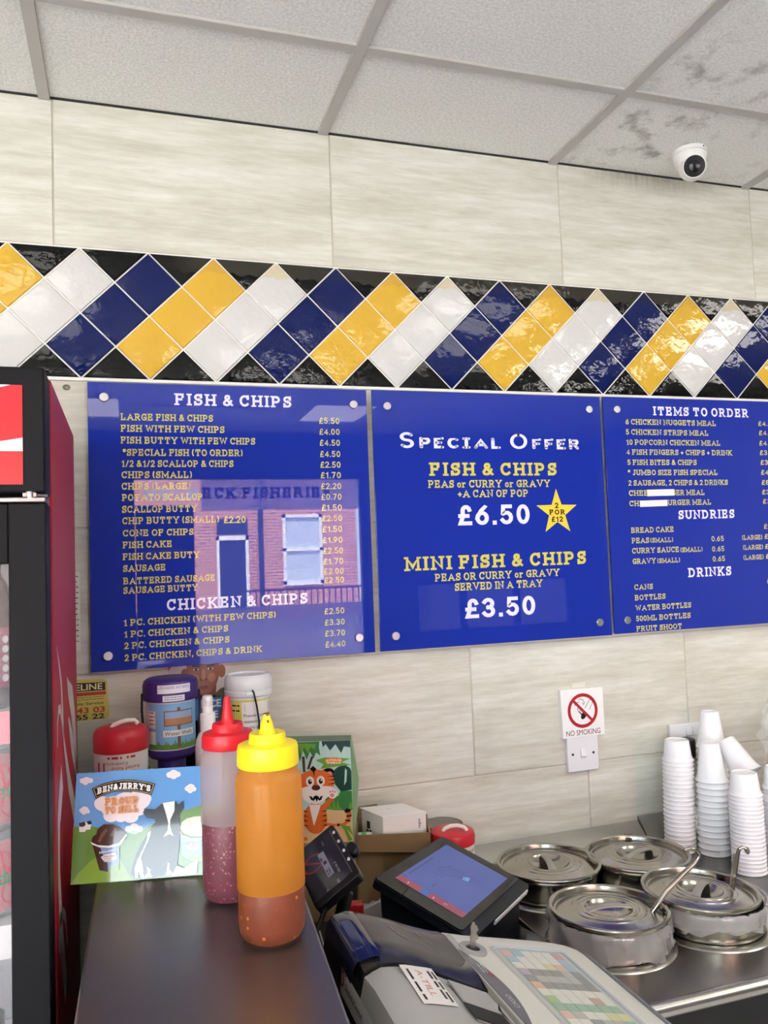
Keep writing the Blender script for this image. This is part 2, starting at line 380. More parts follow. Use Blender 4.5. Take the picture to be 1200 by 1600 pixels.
# ceiling: fissured board with a worn smudged patch, and the steel grid below it
def ceiling_material():
    m = mat('ceiling_board', (212, 210, 205), .95, spec=.1, bump=(240, .4, .003))
    nt = m.node_tree; N = nt.nodes; Lk = nt.links; b = N['Principled BSDF']
    tc = N.new('ShaderNodeTexCoord'); sx = N.new('ShaderNodeSeparateXYZ'); Lk.new(tc.outputs['Object'], sx.inputs[0])
    def rng(o, a0, a1, b0, b1):
        q = N.new('ShaderNodeMapRange'); q.inputs[1].default_value = a0; q.inputs[2].default_value = a1; q.inputs[3].default_value = b0; q.inputs[4].default_value = b1
        q.interpolation_type = 'SMOOTHSTEP'; Lk.new(o, q.inputs[0]); return q.outputs[0]
    nz = N.new('ShaderNodeTexNoise'); nz.inputs['Scale'].default_value = 13; nz.inputs['Detail'].default_value = 4; nz.inputs['Roughness'].default_value = .65; Lk.new(tc.outputs['Object'], nz.inputs[0])
    f = rng(nz.outputs[0], .5, .78, 0, 1)
    for o in (rng(sx.outputs[0], 1.18, 1.24, 0, 1), rng(sx.outputs[0], 1.35, 1.85, 1, 0.15), rng(sx.outputs[1], -.75, -.35, .1, 1)):
        q = N.new('ShaderNodeMath'); q.operation = 'MULTIPLY'; Lk.new(f, q.inputs[0]); Lk.new(o, q.inputs[1]); f = q.outputs[0]
    n2 = N.new('ShaderNodeTexNoise'); n2.inputs['Scale'].default_value = 180; n2.inputs['Detail'].default_value = 2; Lk.new(tc.outputs['Object'], n2.inputs[0])
    cr = N.new('ShaderNodeValToRGB'); cr.color_ramp.elements[0].position = .35; cr.color_ramp.elements[0].color = lin((226, 225, 222)); cr.color_ramp.elements[1].position = .65; cr.color_ramp.elements[1].color = lin((246, 245, 243))
    Lk.new(n2.outputs[0], cr.inputs[0])
    mx = N.new('ShaderNodeMix'); mx.data_type = 'RGBA'; Lk.new(f, mx.inputs[0]); Lk.new(cr.outputs[0], mx.inputs[6]); mx.inputs[7].default_value = lin((150, 148, 143))
    Lk.new(mx.outputs[2], b.inputs['Base Color'])
    return m
XB = [-.016 + .6*k for k in range(-9, 8)]; YB = [-.323 - .6*k for k in range(7)]
mb = MB(); mb.box((-5.8, -4.5, 2.6), (4.2, .01, 2.8)); struct(mb.build('ceiling', ceiling_material(), smooth=0))
mb = MB()
for x in XB: mb.box((x-.0118, -4.3, CEILZ), (x+.0118, -.0015, 2.6002))
for y in YB: mb.box((-5.6, y-.0118, CEILZ+.0004), (4.0, y+.0118, 2.6002))
struct(mb.build('trim_1', mat('grey_ceiling_grid', (186, 183, 179), .5, spec=.3), bevel=.001, seg=1))
# a clean white rebate edge along the far side of the cross bars
mb = MB(); mb.box((-2, -.323+.0118, 2.5975), (4, -.323+.0155, 2.6003)); struct(mb.build('trim_2', mat('white_board_edge', (245, 244, 240), .8)))

mb = MB(); mb.box((-5.6, -.0035, 2.5962), (4, .0005, 2.6003)); struct(mb.build('trim_5', mat('painted_gap_shade', (40, 38, 36), .9), smooth=0))  # dark strip painted in for the shade between wall and ceiling
# band of glazed diamond tiles
def diamonds():
    mb = MB(); px = .1387; hx = px/2; hz = (TOPZ - BOTZ)/4
    X0 = .0493 - px   # top tip of the yellow diamond nearest the fridge
    mb.box((-2.4, -.0012, BOTZ-.003), (4.2, .002, TOPZ+.002), 4)
    def tile(pts, mi):
        n = len(pts); cx = sum(p[0] for p in pts)/n; cz = sum(p[1] for p in pts)/n
        def ins(d):
            P = [Vector(p) for p in pts]; out = []
            for i in range(n):
                a, b, c = P[i-1], P[i], P[(i+1) % n]
                n1 = Vector((-(b-a).y, (b-a).x)).normalized(); n2 = Vector((-(c-b).y, (c-b).x)).normalized()
                nn = (n1+n2).normalized(); out.append(b + nn*(d/max(nn.dot(n1), .25)))
            return out
        tilt = Vector((random.uniform(-.008, .008), random.uniform(-.008, .008)))
        rings = [(.0016, -.0008), (.0019, -.0032), (.0032, -.0046), (.006, -.005)]
        rows = []
        for d, y in rings: rows.append([(q.x, y + tilt.x*(q.x-cx) + tilt.y*(q.y-cz), q.y) for q in ins(d)])
        o = len(mb.v)
        for r in rows: mb.v += r
        for i in range(3):
            for k in range(n): mb.f.append((o+i*n+k, o+i*n+(k+1) % n, o+(i+1)*n+(k+1) % n, o+(i+1)*n+k)); mb.m.append(mi)
        mb.f.append(tuple(o+3*n+k for k in range(n))); mb.m.append(mi)
    seq = {0: 1, 1: 2, 2: 0}      # 0 navy 1 yellow 2 white
    for k in range(-6, 32):
        xt = X0 + px*k; c = seq[k % 3]
        for j in range(3):
            x = xt - hx*j; z = TOPZ - hz*(1+j)
            tile([(x, z-hz), (x+hx, z), (x, z+hz), (x-hx, z)], c)
        tile([(xt, TOPZ), (xt+hx, TOPZ-hz), (xt+px, TOPZ)], 3)
        tile([(xt, BOTZ), (xt+px, BOTZ), (xt+hx, BOTZ+hz)], 3)
    def glaze(n, c, var=None): return mat(n, c, .05, spec=.3 if sum(c) < 160 else .5, bump=((30, 30, 30), .3, .006), var=var)
    def stained(n, c, dirt):
        m = glaze(n, c); nt = m.node_tree; N = nt.nodes; Lk = nt.links; b = N['Principled BSDF']
        tc = N.new('ShaderNodeTexCoord'); sx = N.new('ShaderNodeSeparateXYZ'); Lk.new(tc.outputs['Object'], sx.inputs[0])
        nz = N.new('ShaderNodeTexNoise'); nz.inputs['Scale'].default_value = 45; nz.inputs['Detail'].default_value = 4; Lk.new(tc.outputs['Object'], nz.inputs[0])
        ad = N.new('ShaderNodeMath'); ad.operation = 'MULTIPLY_ADD'; ad.inputs[1].default_value = .03; Lk.new(nz.outputs[0], ad.inputs[0]); Lk.new(sx.outputs[2], ad.inputs[2])
        mr = N.new('ShaderNodeMapRange'); mr.inputs[1].default_value = TOPZ-.021; mr.inputs[2].default_value = TOPZ-.018; Lk.new(ad.outputs[0], mr.inputs[0])
        xr = N.new('ShaderNodeMapRange'); xr.inputs[1].default_value = .22; xr.inputs[2].default_value = .3; xr.inputs[4].default_value = .75; Lk.new(sx.outputs[0], xr.inputs[0])
        mu = N.new('ShaderNodeMath'); mu.operation = 'MULTIPLY'; Lk.new(mr.outputs[0], mu.inputs[0]); Lk.new(xr.outputs[0], mu.inputs[1])
        mx = N.new('ShaderNodeMix'); mx.data_type = 'RGBA'; mx.inputs[6].default_value = lin(c); mx.inputs[7].default_value = lin(dirt)
        Lk.new(mu.outputs[0], mx.inputs[0]); Lk.new(mx.outputs[2], b.inputs['Base Color'])
        return m
    ob = mb.build('trim_3', [stained('navy_glaze', (16, 28, 84), (24, 34, 74)), stained('yellow_glaze', (214, 172, 58), (204, 160, 66)), stained('white_glaze', (208, 208, 206), (202, 190, 150)), stained('black_glaze', (10, 11, 12), (60, 58, 50)), mat('white_grout', (236, 234, 228), .7)], smooth=25, recalc=False)
    return struct(ob)
diamonds()
mb = MB(); mb.box((-2.4, -.004, 1.9965), (4.2, .001, 2.0035)); struct(mb.build('trim_4', mat('white_edge_strip', (238, 236, 230), .4), bevel=.001))
# floor and the other walls
mb = MB(); mb.box((-5.8, -4.5, -.1), (4.2, 0.01, 0)); struct(mb.build('floor', mat('pale_floor_tile', (214, 212, 208), .4, var=(3, (224, 222, 218), .4, .6)), smooth=0))
Mplain = mat('cream_side_wall', (222, 219, 212), .5); Mdull = mat('grey_side_wall', (150, 147, 142), .6)
mb = MB(); mb.box((-5.8, -4.5, -.1), (-5.6, 0.1, 2.7)); struct(mb.build('wall_left', Mplain, smooth=0))
mb = MB(); mb.box((4.0, -4.5, -.1), (4.2, 0.1, 2.7)); struct(mb.build('wall_right', Mdull, smooth=0))
WX0, WX1, WZ0, WZ1 = .14, 1.93, .72, 2.30; DX0, DX1, DZ1 = -1.72, -.25, 2.2; LX0, LX1, LZ0, LZ1 = -5.5, -2.25, .35, 2.45; WY = -4.3
mb = MB()
for lo, hi in (((-5.8, -.1), (LX0, 2.7)), ((LX0, -.1), (LX1, LZ0)), ((LX0, LZ1), (LX1, 2.7)), ((LX1, -.1), (DX0, 2.7)), ((DX0, DZ1), (DX1, 2.7)), ((DX1, -.1), (WX0, 2.7)), ((WX0, WZ1), (WX1, 2.7)), ((WX0, -.1), (WX1, WZ0)), ((WX1, -.1), (2.3, 2.7)), ((2.3, -.1), (3.75, .98)), ((2.3, 1.44), (3.75, 2.7)), ((3.75, -.1), (4.2, 2.7))):
    mb.box((lo[0], WY-.2, lo[1]), (hi[0], WY, hi[1]))
struct(mb.build('wall_front', mat('dim_front_wall', (70, 66, 62), .6), smooth=0))
Mglass = thin('window_glass', (235, 240, 242), .93, .02)
Mwf = mat('dark_window_frame', (40, 42, 48), .4)
def frame(name, x0, x1, z0, z1, bars=()):
    mb = MB(); w = .045
    for a, b in (((x0, z0), (x1, z0+w)), ((x0, z1-w), (x1, z1)), ((x0, z0), (x0+w, z1)), ((x1-w, z0), (x1, z1))) + tuple(bars):
        mb.box((a[0], WY-.13, a[1]), (b[0], WY-.07, b[1]))
    return struct(mb.build(name, Mwf))
w1 = frame('window_1', WX0, WX1, WZ0, WZ1)
mb = MB(); mb.box((WX0+.04, WY-.103, WZ0+.04), (WX1-.04, WY-.097, WZ1-.04)); mb.build('pane', Mglass, w1)
w2 = frame('window_2', LX0, LX1, LZ0, LZ1, (((-3.6, LZ0), (-3.55, LZ1)),))
mb = MB(); mb.box((LX0+.04, WY-.103, LZ0+.04), (LX1-.04, WY-.097, LZ1-.04)); mb.build('pane', Mglass, w2)
w3 = frame('window_3', 2.3, 3.75, .98, 1.44, (((2.72, .98), (2.76, 1.44)), ((3.2, .98), (3.24, 1.44))))
mb = MB(); mb.box((2.34, WY-.103, 1.02), (3.71, WY-.097, 1.40)); mb.build('pane', thin('tinted_pane', (70, 72, 92), .2, .05), w3)
d1 = frame('door_1', DX0, DX1, 0.003, DZ1, (((DX0, .95), (DX1, 1.02)),))
mb = MB(); mb.box((DX0+.04, WY-.103, .04), (DX1-.04, WY-.097, DZ1-.04)); mb.build('pane', Mglass, d1)
# sign film on the shop window, read from the street
yv = WY - .096
Mfilm = thin('frosted_window_film', (176, 168, 206), .4, .5, .75); Mred = mat('red_window_lettering', (120, 34, 44), .5); Mwh = thin('white_window_lettering', (250, 250, 250), 0., .5, .9)
t = thing('window_sign', 'frosted sign film with the fishery name on the shop window behind the photographer', 'sign', (1.0, yv, 1.2))
fn = lambda a, b: (a, yv+.0015, b)
mb = MB(); mb.box((.66, yv, 2.02), (WX1-.045, yv+.001, WZ1-.045)); mb.box((WX0+.045, yv, WZ0+.045), (WX1-.045, yv+.001, 1.29)); mb.build('film', Mfilm, t, world=True, smooth=0)
mb = MB(); slab(mb, 'ECK FISHERIES', .67, 2.11, .085, fn, .98, t=.22); mb.build('shop_name', Mred, t, world=True, smooth=0)
mb = MB(); slab(mb, 'HOLB', .25, 2.11, .085, fn, .40, t=.22); mb.build('shop_name', Mwh, t, world=True, smooth=0)
mb = MB(); slab(mb, 'FISH & CHIPS', .62, 1.09, .085, fn, 1.04, t=.22); mb.build('slogan', Mwh, t, world=True, smooth=0)
t = thing('window_poster', 'dark navy poster hung in the left of the shop window behind the photographer', 'poster', (.36, WY+.02, 1.5))
mb = MB(); mb.box((.19, WY-.03, .95), (.60, WY-.025, 2.06)); mb.build('poster_sheet', mat('navy_poster', (24, 26, 44), .5), t, world=True, smooth=0)
mb = MB()
for k in range(5): mb.box((.23+.065*k, WY-.0248, 1.66 + .006*k), (.275+.065*k, WY-.0243, 1.73 + .006*k))
mb.build('poster_pictures', mat('poster_pictures', (190, 150, 140), .5), t, world=True, smooth=0)
# street and the brick house across it
mb = MB(); mb.box((-40, -60, -.3), (40, -4.5, -.12)); struct(mb.build('street', mat('pale_pavement', (176, 172, 166), .9), smooth=0))
def brick_material():
    m = bpy.data.materials.new('red_brick'); m.use_nodes = True; nt = m.node_tree; N = nt.nodes; Lk = nt.links
    tc = N.new('ShaderNodeTexCoord'); sx = N.new('ShaderNodeSeparateXYZ'); cx = N.new('ShaderNodeCombineXYZ')
    Lk.new(tc.outputs['Object'], sx.inputs[0]); Lk.new(sx.outputs[0], cx.inputs[0]); Lk.new(sx.outputs[2], cx.inputs[1])
    br = N.new('ShaderNodeTexBrick'); br.inputs['Scale'].default_value = 1; br.inputs['Brick Width'].default_value = .3; br.inputs['Row Height'].default_value = .1; br.inputs['Mortar Size'].default_value = .012
    br.inputs['Color1'].default_value = lin((178, 104, 84)); br.inputs['Color2'].default_value = lin((196, 126, 104)); br.inputs['Mortar'].default_value = lin((215, 190, 170))
    Lk.new(cx.outputs[0], br.inputs[0]); Lk.new(br.outputs[0], N['Principled BSDF'].inputs['Base Color']); N['Principled BSDF'].inputs['Roughness'].default_value = .9
    return m
HY = -24.
h = thing('brick_house', 'red brick terraced house across the street, seen only mirrored in the menu boards', 'house', (4, HY, 0))
mb = MB(); mb.box((-6, HY-8, -.12), (7.35, HY, 7)); mb.build('brick_wall', brick_material(), h, world=True, smooth=0)
Mw = mat('white_house_paint', (240, 240, 240), .5); Mdk = mat('dark_house_door', (40, 44, 60), .4)
mb = MB(); mb.box((2.86, HY-.05, .1), (3.68, HY+.03, 2.42)); dr = mb.build('front_door', Mdk, h, world=True)
mb = MB()
for lo, hi in (((2.78, .1), (2.86, 2.56)), ((3.68, .1), (3.78, 2.56)), ((2.78, 2.42), (3.78, 2.56))): mb.box((lo[0], HY-.02, lo[1]), (hi[0], HY+.08, hi[1]))
mb.build('door_frame', Mw, h, world=True)
mb = MB(); mb.box((2.8, HY-.02, 2.6), (3.76, HY+.03, 3.1)); mb.build('fanlight', Mdk, h, world=True)
mb = MB()
for lo, hi in (((4.87, .95), (4.97, 3.2)), ((6.07, .95), (6.17, 3.2)), ((4.87, 3.1), (6.17, 3.2)), ((4.87, .92), (6.17, 1.06)), ((4.87, 2.02), (6.17, 2.12))): mb.box((lo[0], HY-.02, lo[1]), (hi[0], HY+.1, hi[1]))
mb.build('window_frame', Mw, h, world=True)
mb = MB(); mb.box((4.9, HY-.02, .98), (6.1, HY+.02, 3.15)); mb.build('window_pane', mat('curtained_glass', (196, 206, 222), .15), h, world=True)
mb = MB(); mb.box((4.1, HY-.02, -.1), (4.24, HY+.1, 6)); mb.build('drainpipe', Mdk, h, world=True)
mb = MB()
x = 2.9
while x < 8.0: mb.box((x, -19.0, -.12), (x+.03, -18.97, .95)); x += .16
mb.box((2.9, -19.0, .93), (8.0, -18.96, .98)); 
tag(mb.build('railing', Mdk), 'dark iron railing in front of the brick house across the street', 'railing')

# ceiling light panels of the shop, plus added fill panels
def light_panel(x0, x1, y0, y1, where, s=1.):
    t = thing('ceiling_light', 'square white light panel in the shop ceiling, ' + where, 'light', ((x0+x1)/2, (y0+y1)/2, CEILZ), group='ceiling light panels')
    mb = MB()
    for a, b in (((x0, y0), (x1, y0+.015)), ((x0, y1-.015), (x1, y1)), ((x0, y0), (x0+.015, y1)), ((x1-.015, y0), (x1, y1))): mb.box((a[0], a[1], CEILZ-.004), (b[0], b[1], CEILZ+.004))
    mb.build('light_frame', mat('white_light_frame', (240, 240, 240), .4), t, world=True)
    mb = MB(); mb.add([(x0+.015, y0+.015, CEILZ-.002), (x0+.015, y1-.015, CEILZ-.002), (x1-.015, y1-.015, CEILZ-.002), (x1-.015, y0+.015, CEILZ-.002)], [(0,1,2,3)])
    m = mat('light_diffuser_%g' % s, (255, 250, 242), .5, emit=LED*s)
    mb.build('diffuser', m, t, world=True, smooth=0, recalc=False)
for a in LIGHTS: light_panel(*a)
BOARDS = [[('FISH & CHIPS', 0.2362, 0.4867, 1.9459, 0.0253, 'H'),
 ('LARGE FISH & CHIPS', 0.1266, 0.3151, 1.9115, 0.0146, 'G'),
 ('FISH WITH FEW CHIPS', 0.1263, 0.3389, 1.8874, 0.0145, 'G'),
 ('FISH BUTTY WITH FEW CHIPS', 0.1259, 0.4044, 1.8627, 0.0145, 'G'),
 ('*SPECIAL FISH (TO ORDER)', 0.1295, 0.3766, 1.8371, 0.0144, 'G'),
 ('1/2 &1/2 SCALLOP & CHIPS', 0.1261, 0.3562, 1.8136, 0.0144, 'G'),
 ('CHIPS (SMALL)', 0.1262, 0.2684, 1.7901, 0.0144, 'G'),
 ('CHIPS (LARGE)', 0.1259, 0.2647, 1.7662, 0.0144, 'G'),
 ('POTATO SCALLOP', 0.1265, 0.2896, 1.7428, 0.0144, 'G'),
 ('SCALLOP BUTTY', 0.1261, 0.2774, 1.7184, 0.0143, 'G'),
 ('CHIP BUTTY (SMALL)', 0.1262, 0.3228, 1.6946, 0.0143, 'G'),
 ('£2.20', 0.3331, 0.3794, 1.6925, 0.0148, 'G'),
 ('£5.50', 0.5487, 0.5954, 1.9112, 0.0139, 'P'),
 ('£4.00', 0.5486, 0.5952, 1.8864, 0.0138, 'P'),
 ('£4.50', 0.5486, 0.5951, 1.8616, 0.0138, 'P'),
 ('£4.50', 0.5486, 0.5949, 1.8363, 0.0138, 'P'),
 ('£2.50', 0.5485, 0.5948, 1.8121, 0.0138, 'P'),
 ('£1.70', 0.5485, 0.5947, 1.7886, 0.0138, 'P'),
 ('£2.20', 0.5485, 0.5946, 1.764, 0.0137, 'P'),
 ('£0.70', 0.5485, 0.5945, 1.74, 0.0137, 'P'),
 ('£1.50', 0.5485, 0.5944, 1.716, 0.0137, 'P'),
 ('£2.50', 0.5484, 0.5943, 1.692, 0.0137, 'P'),
 ('CHICKEN & CHIPS', 0.2115, 0.5095, 1.513, 0.0234, 'H'),
 ('CONE OF CHIPS', 0.1268, 0.2694, 1.6693, 0.0137, 'G'),
 ('FISH CAKE', 0.1264, 0.2244, 1.645, 0.0137, 'G'),
 ('FISH CAKE BUTY', 0.1261, 0.2805, 1.6208, 0.0137, 'G'),
 ('SAUSAGE', 0.1262, 0.2105, 1.5966, 0.0137, 'G'),
 ('BATTERED SAUSAGE', 0.1263, 0.3117, 1.5709, 0.0136, 'G'),
 ('SAUSAGE BUTTY', 0.126, 0.2757, 1.5516, 0.0136, 'G'),
 ('1 PC. CHICKEN (WITH FEW CHIPS)', 0.1249, 0.4386, 1.4858, 0.0136, 'G'),
 ('1 PC. CHICKEN & CHIPS', 0.1255, 0.3364, 1.4624, 0.0135, 'G'),
 ('2 PC. CHICKEN & CHIPS', 0.1261, 0.3385, 1.439, 0.0135, 'G'),
 ('2 PC. CHICKEN, CHIPS & DRINK', 0.1262, 0.4073, 1.4146, 0.0135, 'G'),
 ('£1.50', 0.549, 0.5935, 1.6681, 0.0137, 'P'),
 ('£1.90', 0.5489, 0.5935, 1.6437, 0.0136, 'P'),
 ('£2.50', 0.5488, 0.5935, 1.6199, 0.0136, 'P'),
 ('£1.70', 0.5487, 0.5935, 1.5961, 0.0136, 'P'),
 ('£2.00', 0.5487, 0.5936, 1.5746, 0.0135, 'P'),
 ('£2.50', 0.5488, 0.5938, 1.5548, 0.0136, 'P'),
 ('£2.50', 0.5473, 0.5922, 1.4868, 0.0134, 'P'),
 ('£3.30', 0.5472, 0.5922, 1.4621, 0.0134, 'P'),
 ('£3.70', 0.5471, 0.5922, 1.438, 0.0134, 'P'),
 ('£4.40', 0.547, 0.5922, 1.414, 0.0134, 'P')], [('SPECIAL OFFER', 0.7374, 1.2042, 1.8579, 0.0372, 'R'),
 ('FISH & CHIPS', 0.8083, 1.1408, 1.7934, 0.031, 'G'),
 ('PEAS or CURRY or GRAVY', 0.8034, 1.1215, 1.7651, 0.0179, 'G'),
 ('+A CAN OF POP', 0.8767, 1.0606, 1.7419, 0.0176, 'G'),
 ('£6.50', 0.8754, 1.0617, 1.6762, 0.0476, 'W'),
 ('MINI FISH & CHIPS', 0.7381, 1.2104, 1.5747, 0.0316, 'G'),
 ('PEAS OR CURRY or GRAVY', 0.811, 1.1352, 1.5479, 0.0176, 'G'),
 ('SERVED IN A TRAY', 0.8594, 1.0877, 1.524, 0.0178, 'G'),
 ('£3.50', 0.8833, 1.0653, 1.4586, 0.0454, 'W')], [('ITEMS TO ORDER', 1.4298, 1.7293, 1.9482, 0.0229, 'H'),
 ('SUNDRIES', 1.4878, 1.6631, 1.6792, 0.0227, 'H'),
 ('DRINKS', 1.5077, 1.6418, 1.5293, 0.0237, 'H'),
 ('6 CHICKEN NUGGETS MEAL', 1.3451, 1.6221, 1.9231, 0.014, 'G'),
 ('5 CHICKEN STRIPS MEAL', 1.3444, 1.5961, 1.8969, 0.014, 'G'),
 ('10 POPCORN CHICKEN MEAL', 1.3437, 1.6323, 1.8708, 0.0139, 'G'),
 ('4 FISH FINGERS + CHIPS + DRINK', 1.3431, 1.6684, 1.8455, 0.0138, 'G'),
 ('5 FISH BITES & CHIPS', 1.3442, 1.5536, 1.8194, 0.0138, 'G'),
 ('* JUMBO SIZE FISH SPECIAL', 1.344, 1.6177, 1.7933, 0.0139, 'G'),
 ('2 SAUSAGE, 2 CHIPS & 2 DRINKS', 1.3437, 1.6483, 1.7669, 0.0138, 'G'),
 ('CHEE', 1.3435, 1.4002, 1.741, 0.0138, 'G'),
 ('GER MEAL', 1.4716, 1.5729, 1.7409, 0.0141, 'G'),
 ('CHI', 1.3432, 1.3776, 1.7147, 0.0137, 'G'),
 ('URGER MEAL', 1.4582, 1.5916, 1.7155, 0.014, 'G'),
 ('BREAD CAKE', 1.3441, 1.4708, 1.6472, 0.0137, 'G'),
 ('CANS', 1.3443, 1.3987, 1.5043, 0.0136, 'G'),
 ('BOTTLES', 1.344, 1.4345, 1.478, 0.0135, 'G'),
 ('WATER BOTTLES', 1.3442, 1.5105, 1.4521, 0.0135, 'G'),
 ('500ML BOTTLES', 1.3444, 1.5071, 1.4258, 0.0135, 'G'),
 ('FRUIT SHOOT', 1.3441, 1.4791, 1.4004, 0.0134, 'G'),
 ('PEAS', 1.3443, 1.3951, 1.621, 0.0137, 'G'),
 ('(SMALL)', 1.399, 1.4671, 1.6211, 0.0122, 'G'),
 ('CURRY SAUCE', 1.3436, 1.4832, 1.5953, 0.0137, 'G'),
 ('(SMALL)', 1.4878, 1.5557, 1.594, 0.0123, 'G'),
 ('GRAVY', 1.3437, 1.4116, 1.5688, 0.0136, 'G'),
 ('(SMALL)', 1.4165, 1.4844, 1.5686, 0.0122, 'G'),
 ('(LARGE)', 1.6836, 1.7487, 1.6204, 0.0126, 'G'),
 ('(LARGE)', 1.6842, 1.7492, 1.5942, 0.0126, 'G'),
 ('(LARGE)', 1.6837, 1.7492, 1.5676, 0.0126, 'G'),
 ('£4.00', 1.7599, 1.8177, 1.9258, 0.013, 'P'),
 ('£4.50', 1.7605, 1.8184, 1.9006, 0.013, 'P'),
 ('£4.00', 1.7594, 1.8171, 1.8728, 0.013, 'P'),
 ('£3.50', 1.7589, 1.8166, 1.8468, 0.013, 'P'),
 ('£3.00', 1.7595, 1.8171, 1.8204, 0.013, 'P'),
 ('£4.50', 1.7589, 1.8165, 1.7936, 0.013, 'P'),
 ('£8.50', 1.7589, 1.8165, 1.7664, 0.013, 'P'),
 ('£3.50', 1.7584, 1.8159, 1.7406, 0.0129, 'P'),
 ('£3.50', 1.759, 1.8166, 1.7156, 0.0129, 'P'),
 ('£0.50', 1.7568, 1.8142, 1.6483, 0.0129, 'P'),
 ('£1.20', 1.7568, 1.8141, 1.6214, 0.0128, 'P'),
 ('£1.20', 1.7563, 1.8135, 1.5949, 0.0128, 'P'),
 ('£1.20', 1.7568, 1.814, 1.5685, 0.0127, 'P'),
 ('£1.00', 1.7552, 1.8123, 1.5035, 0.0127, 'P'),
 ('0.65', 1.5857, 1.6245, 1.6193, 0.0137, 'P'),
 ('0.65', 1.5857, 1.624, 1.5926, 0.0137, 'P'),
 ('0.65', 1.5858, 1.6241, 1.5668, 0.0137, 'P')]]
# ------------------------------------------------------------------ menu boards
Mblue = mat('royal_blue_acrylic', (29, 49, 156), .012, spec=.55)
Mgold = mat('gold_lettering', (208, 200, 92), .1, spec=.5); Mlil = mat('white_lettering', (228, 228, 252), .1, spec=.5)
Msteel = mat('brushed_steel_cap', (196, 196, 198), .3, metal=.9)
def cap_screw(t, x, z, y=-.0225):
    mb = MB(); mx = Matrix.Rotation(PI/2, 3, 'X')
    mb.lathe([(.004, -.0222), (.004, 0), (.0085, 0), (.0092, .0012), (.0092, .0042), (.0082, .005)], (x, y, z), 24, mx=mx)
    return mb.build('screw_cap', Msteel, t, world=True)
def board(idx, label, x0, x1, z0, z1, screws):
    t = thing('menu_board', label, 'menu board', ((x0+x1)/2, -.02, (z0+z1)/2))
    mb = MB(); mb.box((x0, -.0222, z0), (x1, -.0175, z1)); mb.build('acrylic_sheet', Mblue, t, world=True, bevel=.0006, seg=2, smooth=0)
    for x, z in screws: cap_screw(t, x, z)
    fn = lambda a, b: (a, -.0224, b)
    parts = {}
    for s, a, b, zb, H, st in BOARDS[idx]:
        key = {'H': 'heading', 'R': 'heading', 'G': 'menu_line', 'P': 'price', 'W': 'price'}[st]
        if idx == 2 and b > x1 - .012 and st == 'P': b = min(b, x1 - .012)
        mb = parts.setdefault((key, len(parts)), MB())
        if st == 'H': slab(mb, s, a, zb, H, fn, b-a, t=.19, gap=.2, space=.34)
        elif st == 'G': slab(mb, s, a, zb, H, fn, b-a, t=(.165 if idx == 2 else .175) if H < .02 else .2, gap=.13 if H < .02 else .2, space=.34)
        elif st == 'R': slab(mb, 'Special Offer', a, zb, H, fn, b-a, t=.16, serif=False, rnd=True, gap=.24, small=.66)
        else: slab(mb, s, a, zb, H, fn, b-a, t=.15 if st == 'P' else .19, serif=False, gap=.17)
    for (key, _), mb in parts.items():
        white = key == 'heading' or (key == 'price' and idx == 1)
        mb.build(key, Mlil if white else Mgold, t, world=True, smooth=0, recalc=False)
    return t
board(0, 'blue fish and chips menu board with the chicken prices below, beside the drinks cooler', .062, .661, 1.3965, 1.9905, [(.0942, 1.9583), (.6293, 1.9559), (.0945, 1.4274), (.6241, 1.4315)])
b2 = board(1, 'blue special offer menu board with a yellow star, in the middle', .6735, 1.2735, 1.3965, 1.9915, [(.7094, 1.9544), (1.2394, 1.9585), (.7098, 1.4294), (1.2388, 1.4298)])
b3 = board(2, 'blue items to order menu board above the no smoking sign, cut by the right edge', 1.2818, 1.8818, 1.398, 1.993, [(1.3198, 1.9603), (1.3182, 1.4305), (1.845, 1.9603), (1.845, 1.4305)])
mb = MB(); P = []
for k in range(10):
    r = .058 if k % 2 == 0 else .0232; a = PI/2 + k*PI/5; P.append((1.1365 + r*math.cos(a), 1.7025 + r*math.sin(a)))
mb.prism(P, lambda u, v, d: (u, d, v), -.0223, -.0226)
st = mb.build('offer_star', mat('yellow_star_vinyl', (238, 205, 66), .3), b2, world=True, smooth=0)
mb = MB(); fn = lambda a, b: (a, -.0228, b)
slab(mb, '2', 1.1315, 1.713, .0135, fn, .0095, t=.2, serif=False); slab(mb, 'FOR', 1.115, 1.6972, .0125, fn, .044, t=.21); slab(mb, '£12', 1.1207, 1.6795, .0135, fn, .031, t=.2, serif=False)
ob = mb.build('star_text', mat('black_lettering', (18, 18, 20), .3), None, smooth=0, recalc=False); ob.parent = st
for v in ob.data.vertices: v.co -= Vector(ORG[b2.name])
for x0, x1, za, zb, H in ((1.3975, 1.4788, 1.7395, 1.7405, .0165), (1.3745, 1.4565, 1.7125, 1.7140, .0158)):
    mb = MB(); mb.add([(x0, -.0229, za), (x1, -.0229, zb), (x1, -.0229, zb+H), (x0, -.0229, za+H), (x0, -.0222, za), (x1, -.0222, zb), (x1, -.0222, zb+H), (x0, -.0222, za+H)], [(0,1,2,3),(0,1,5,4),(3,2,6,7),(1,2,6,5),(0,3,7,4)])
    mb.build('cover_tape', mat('white_paper_tape', (236, 230, 224), .7), b3, world=True, smooth=0)

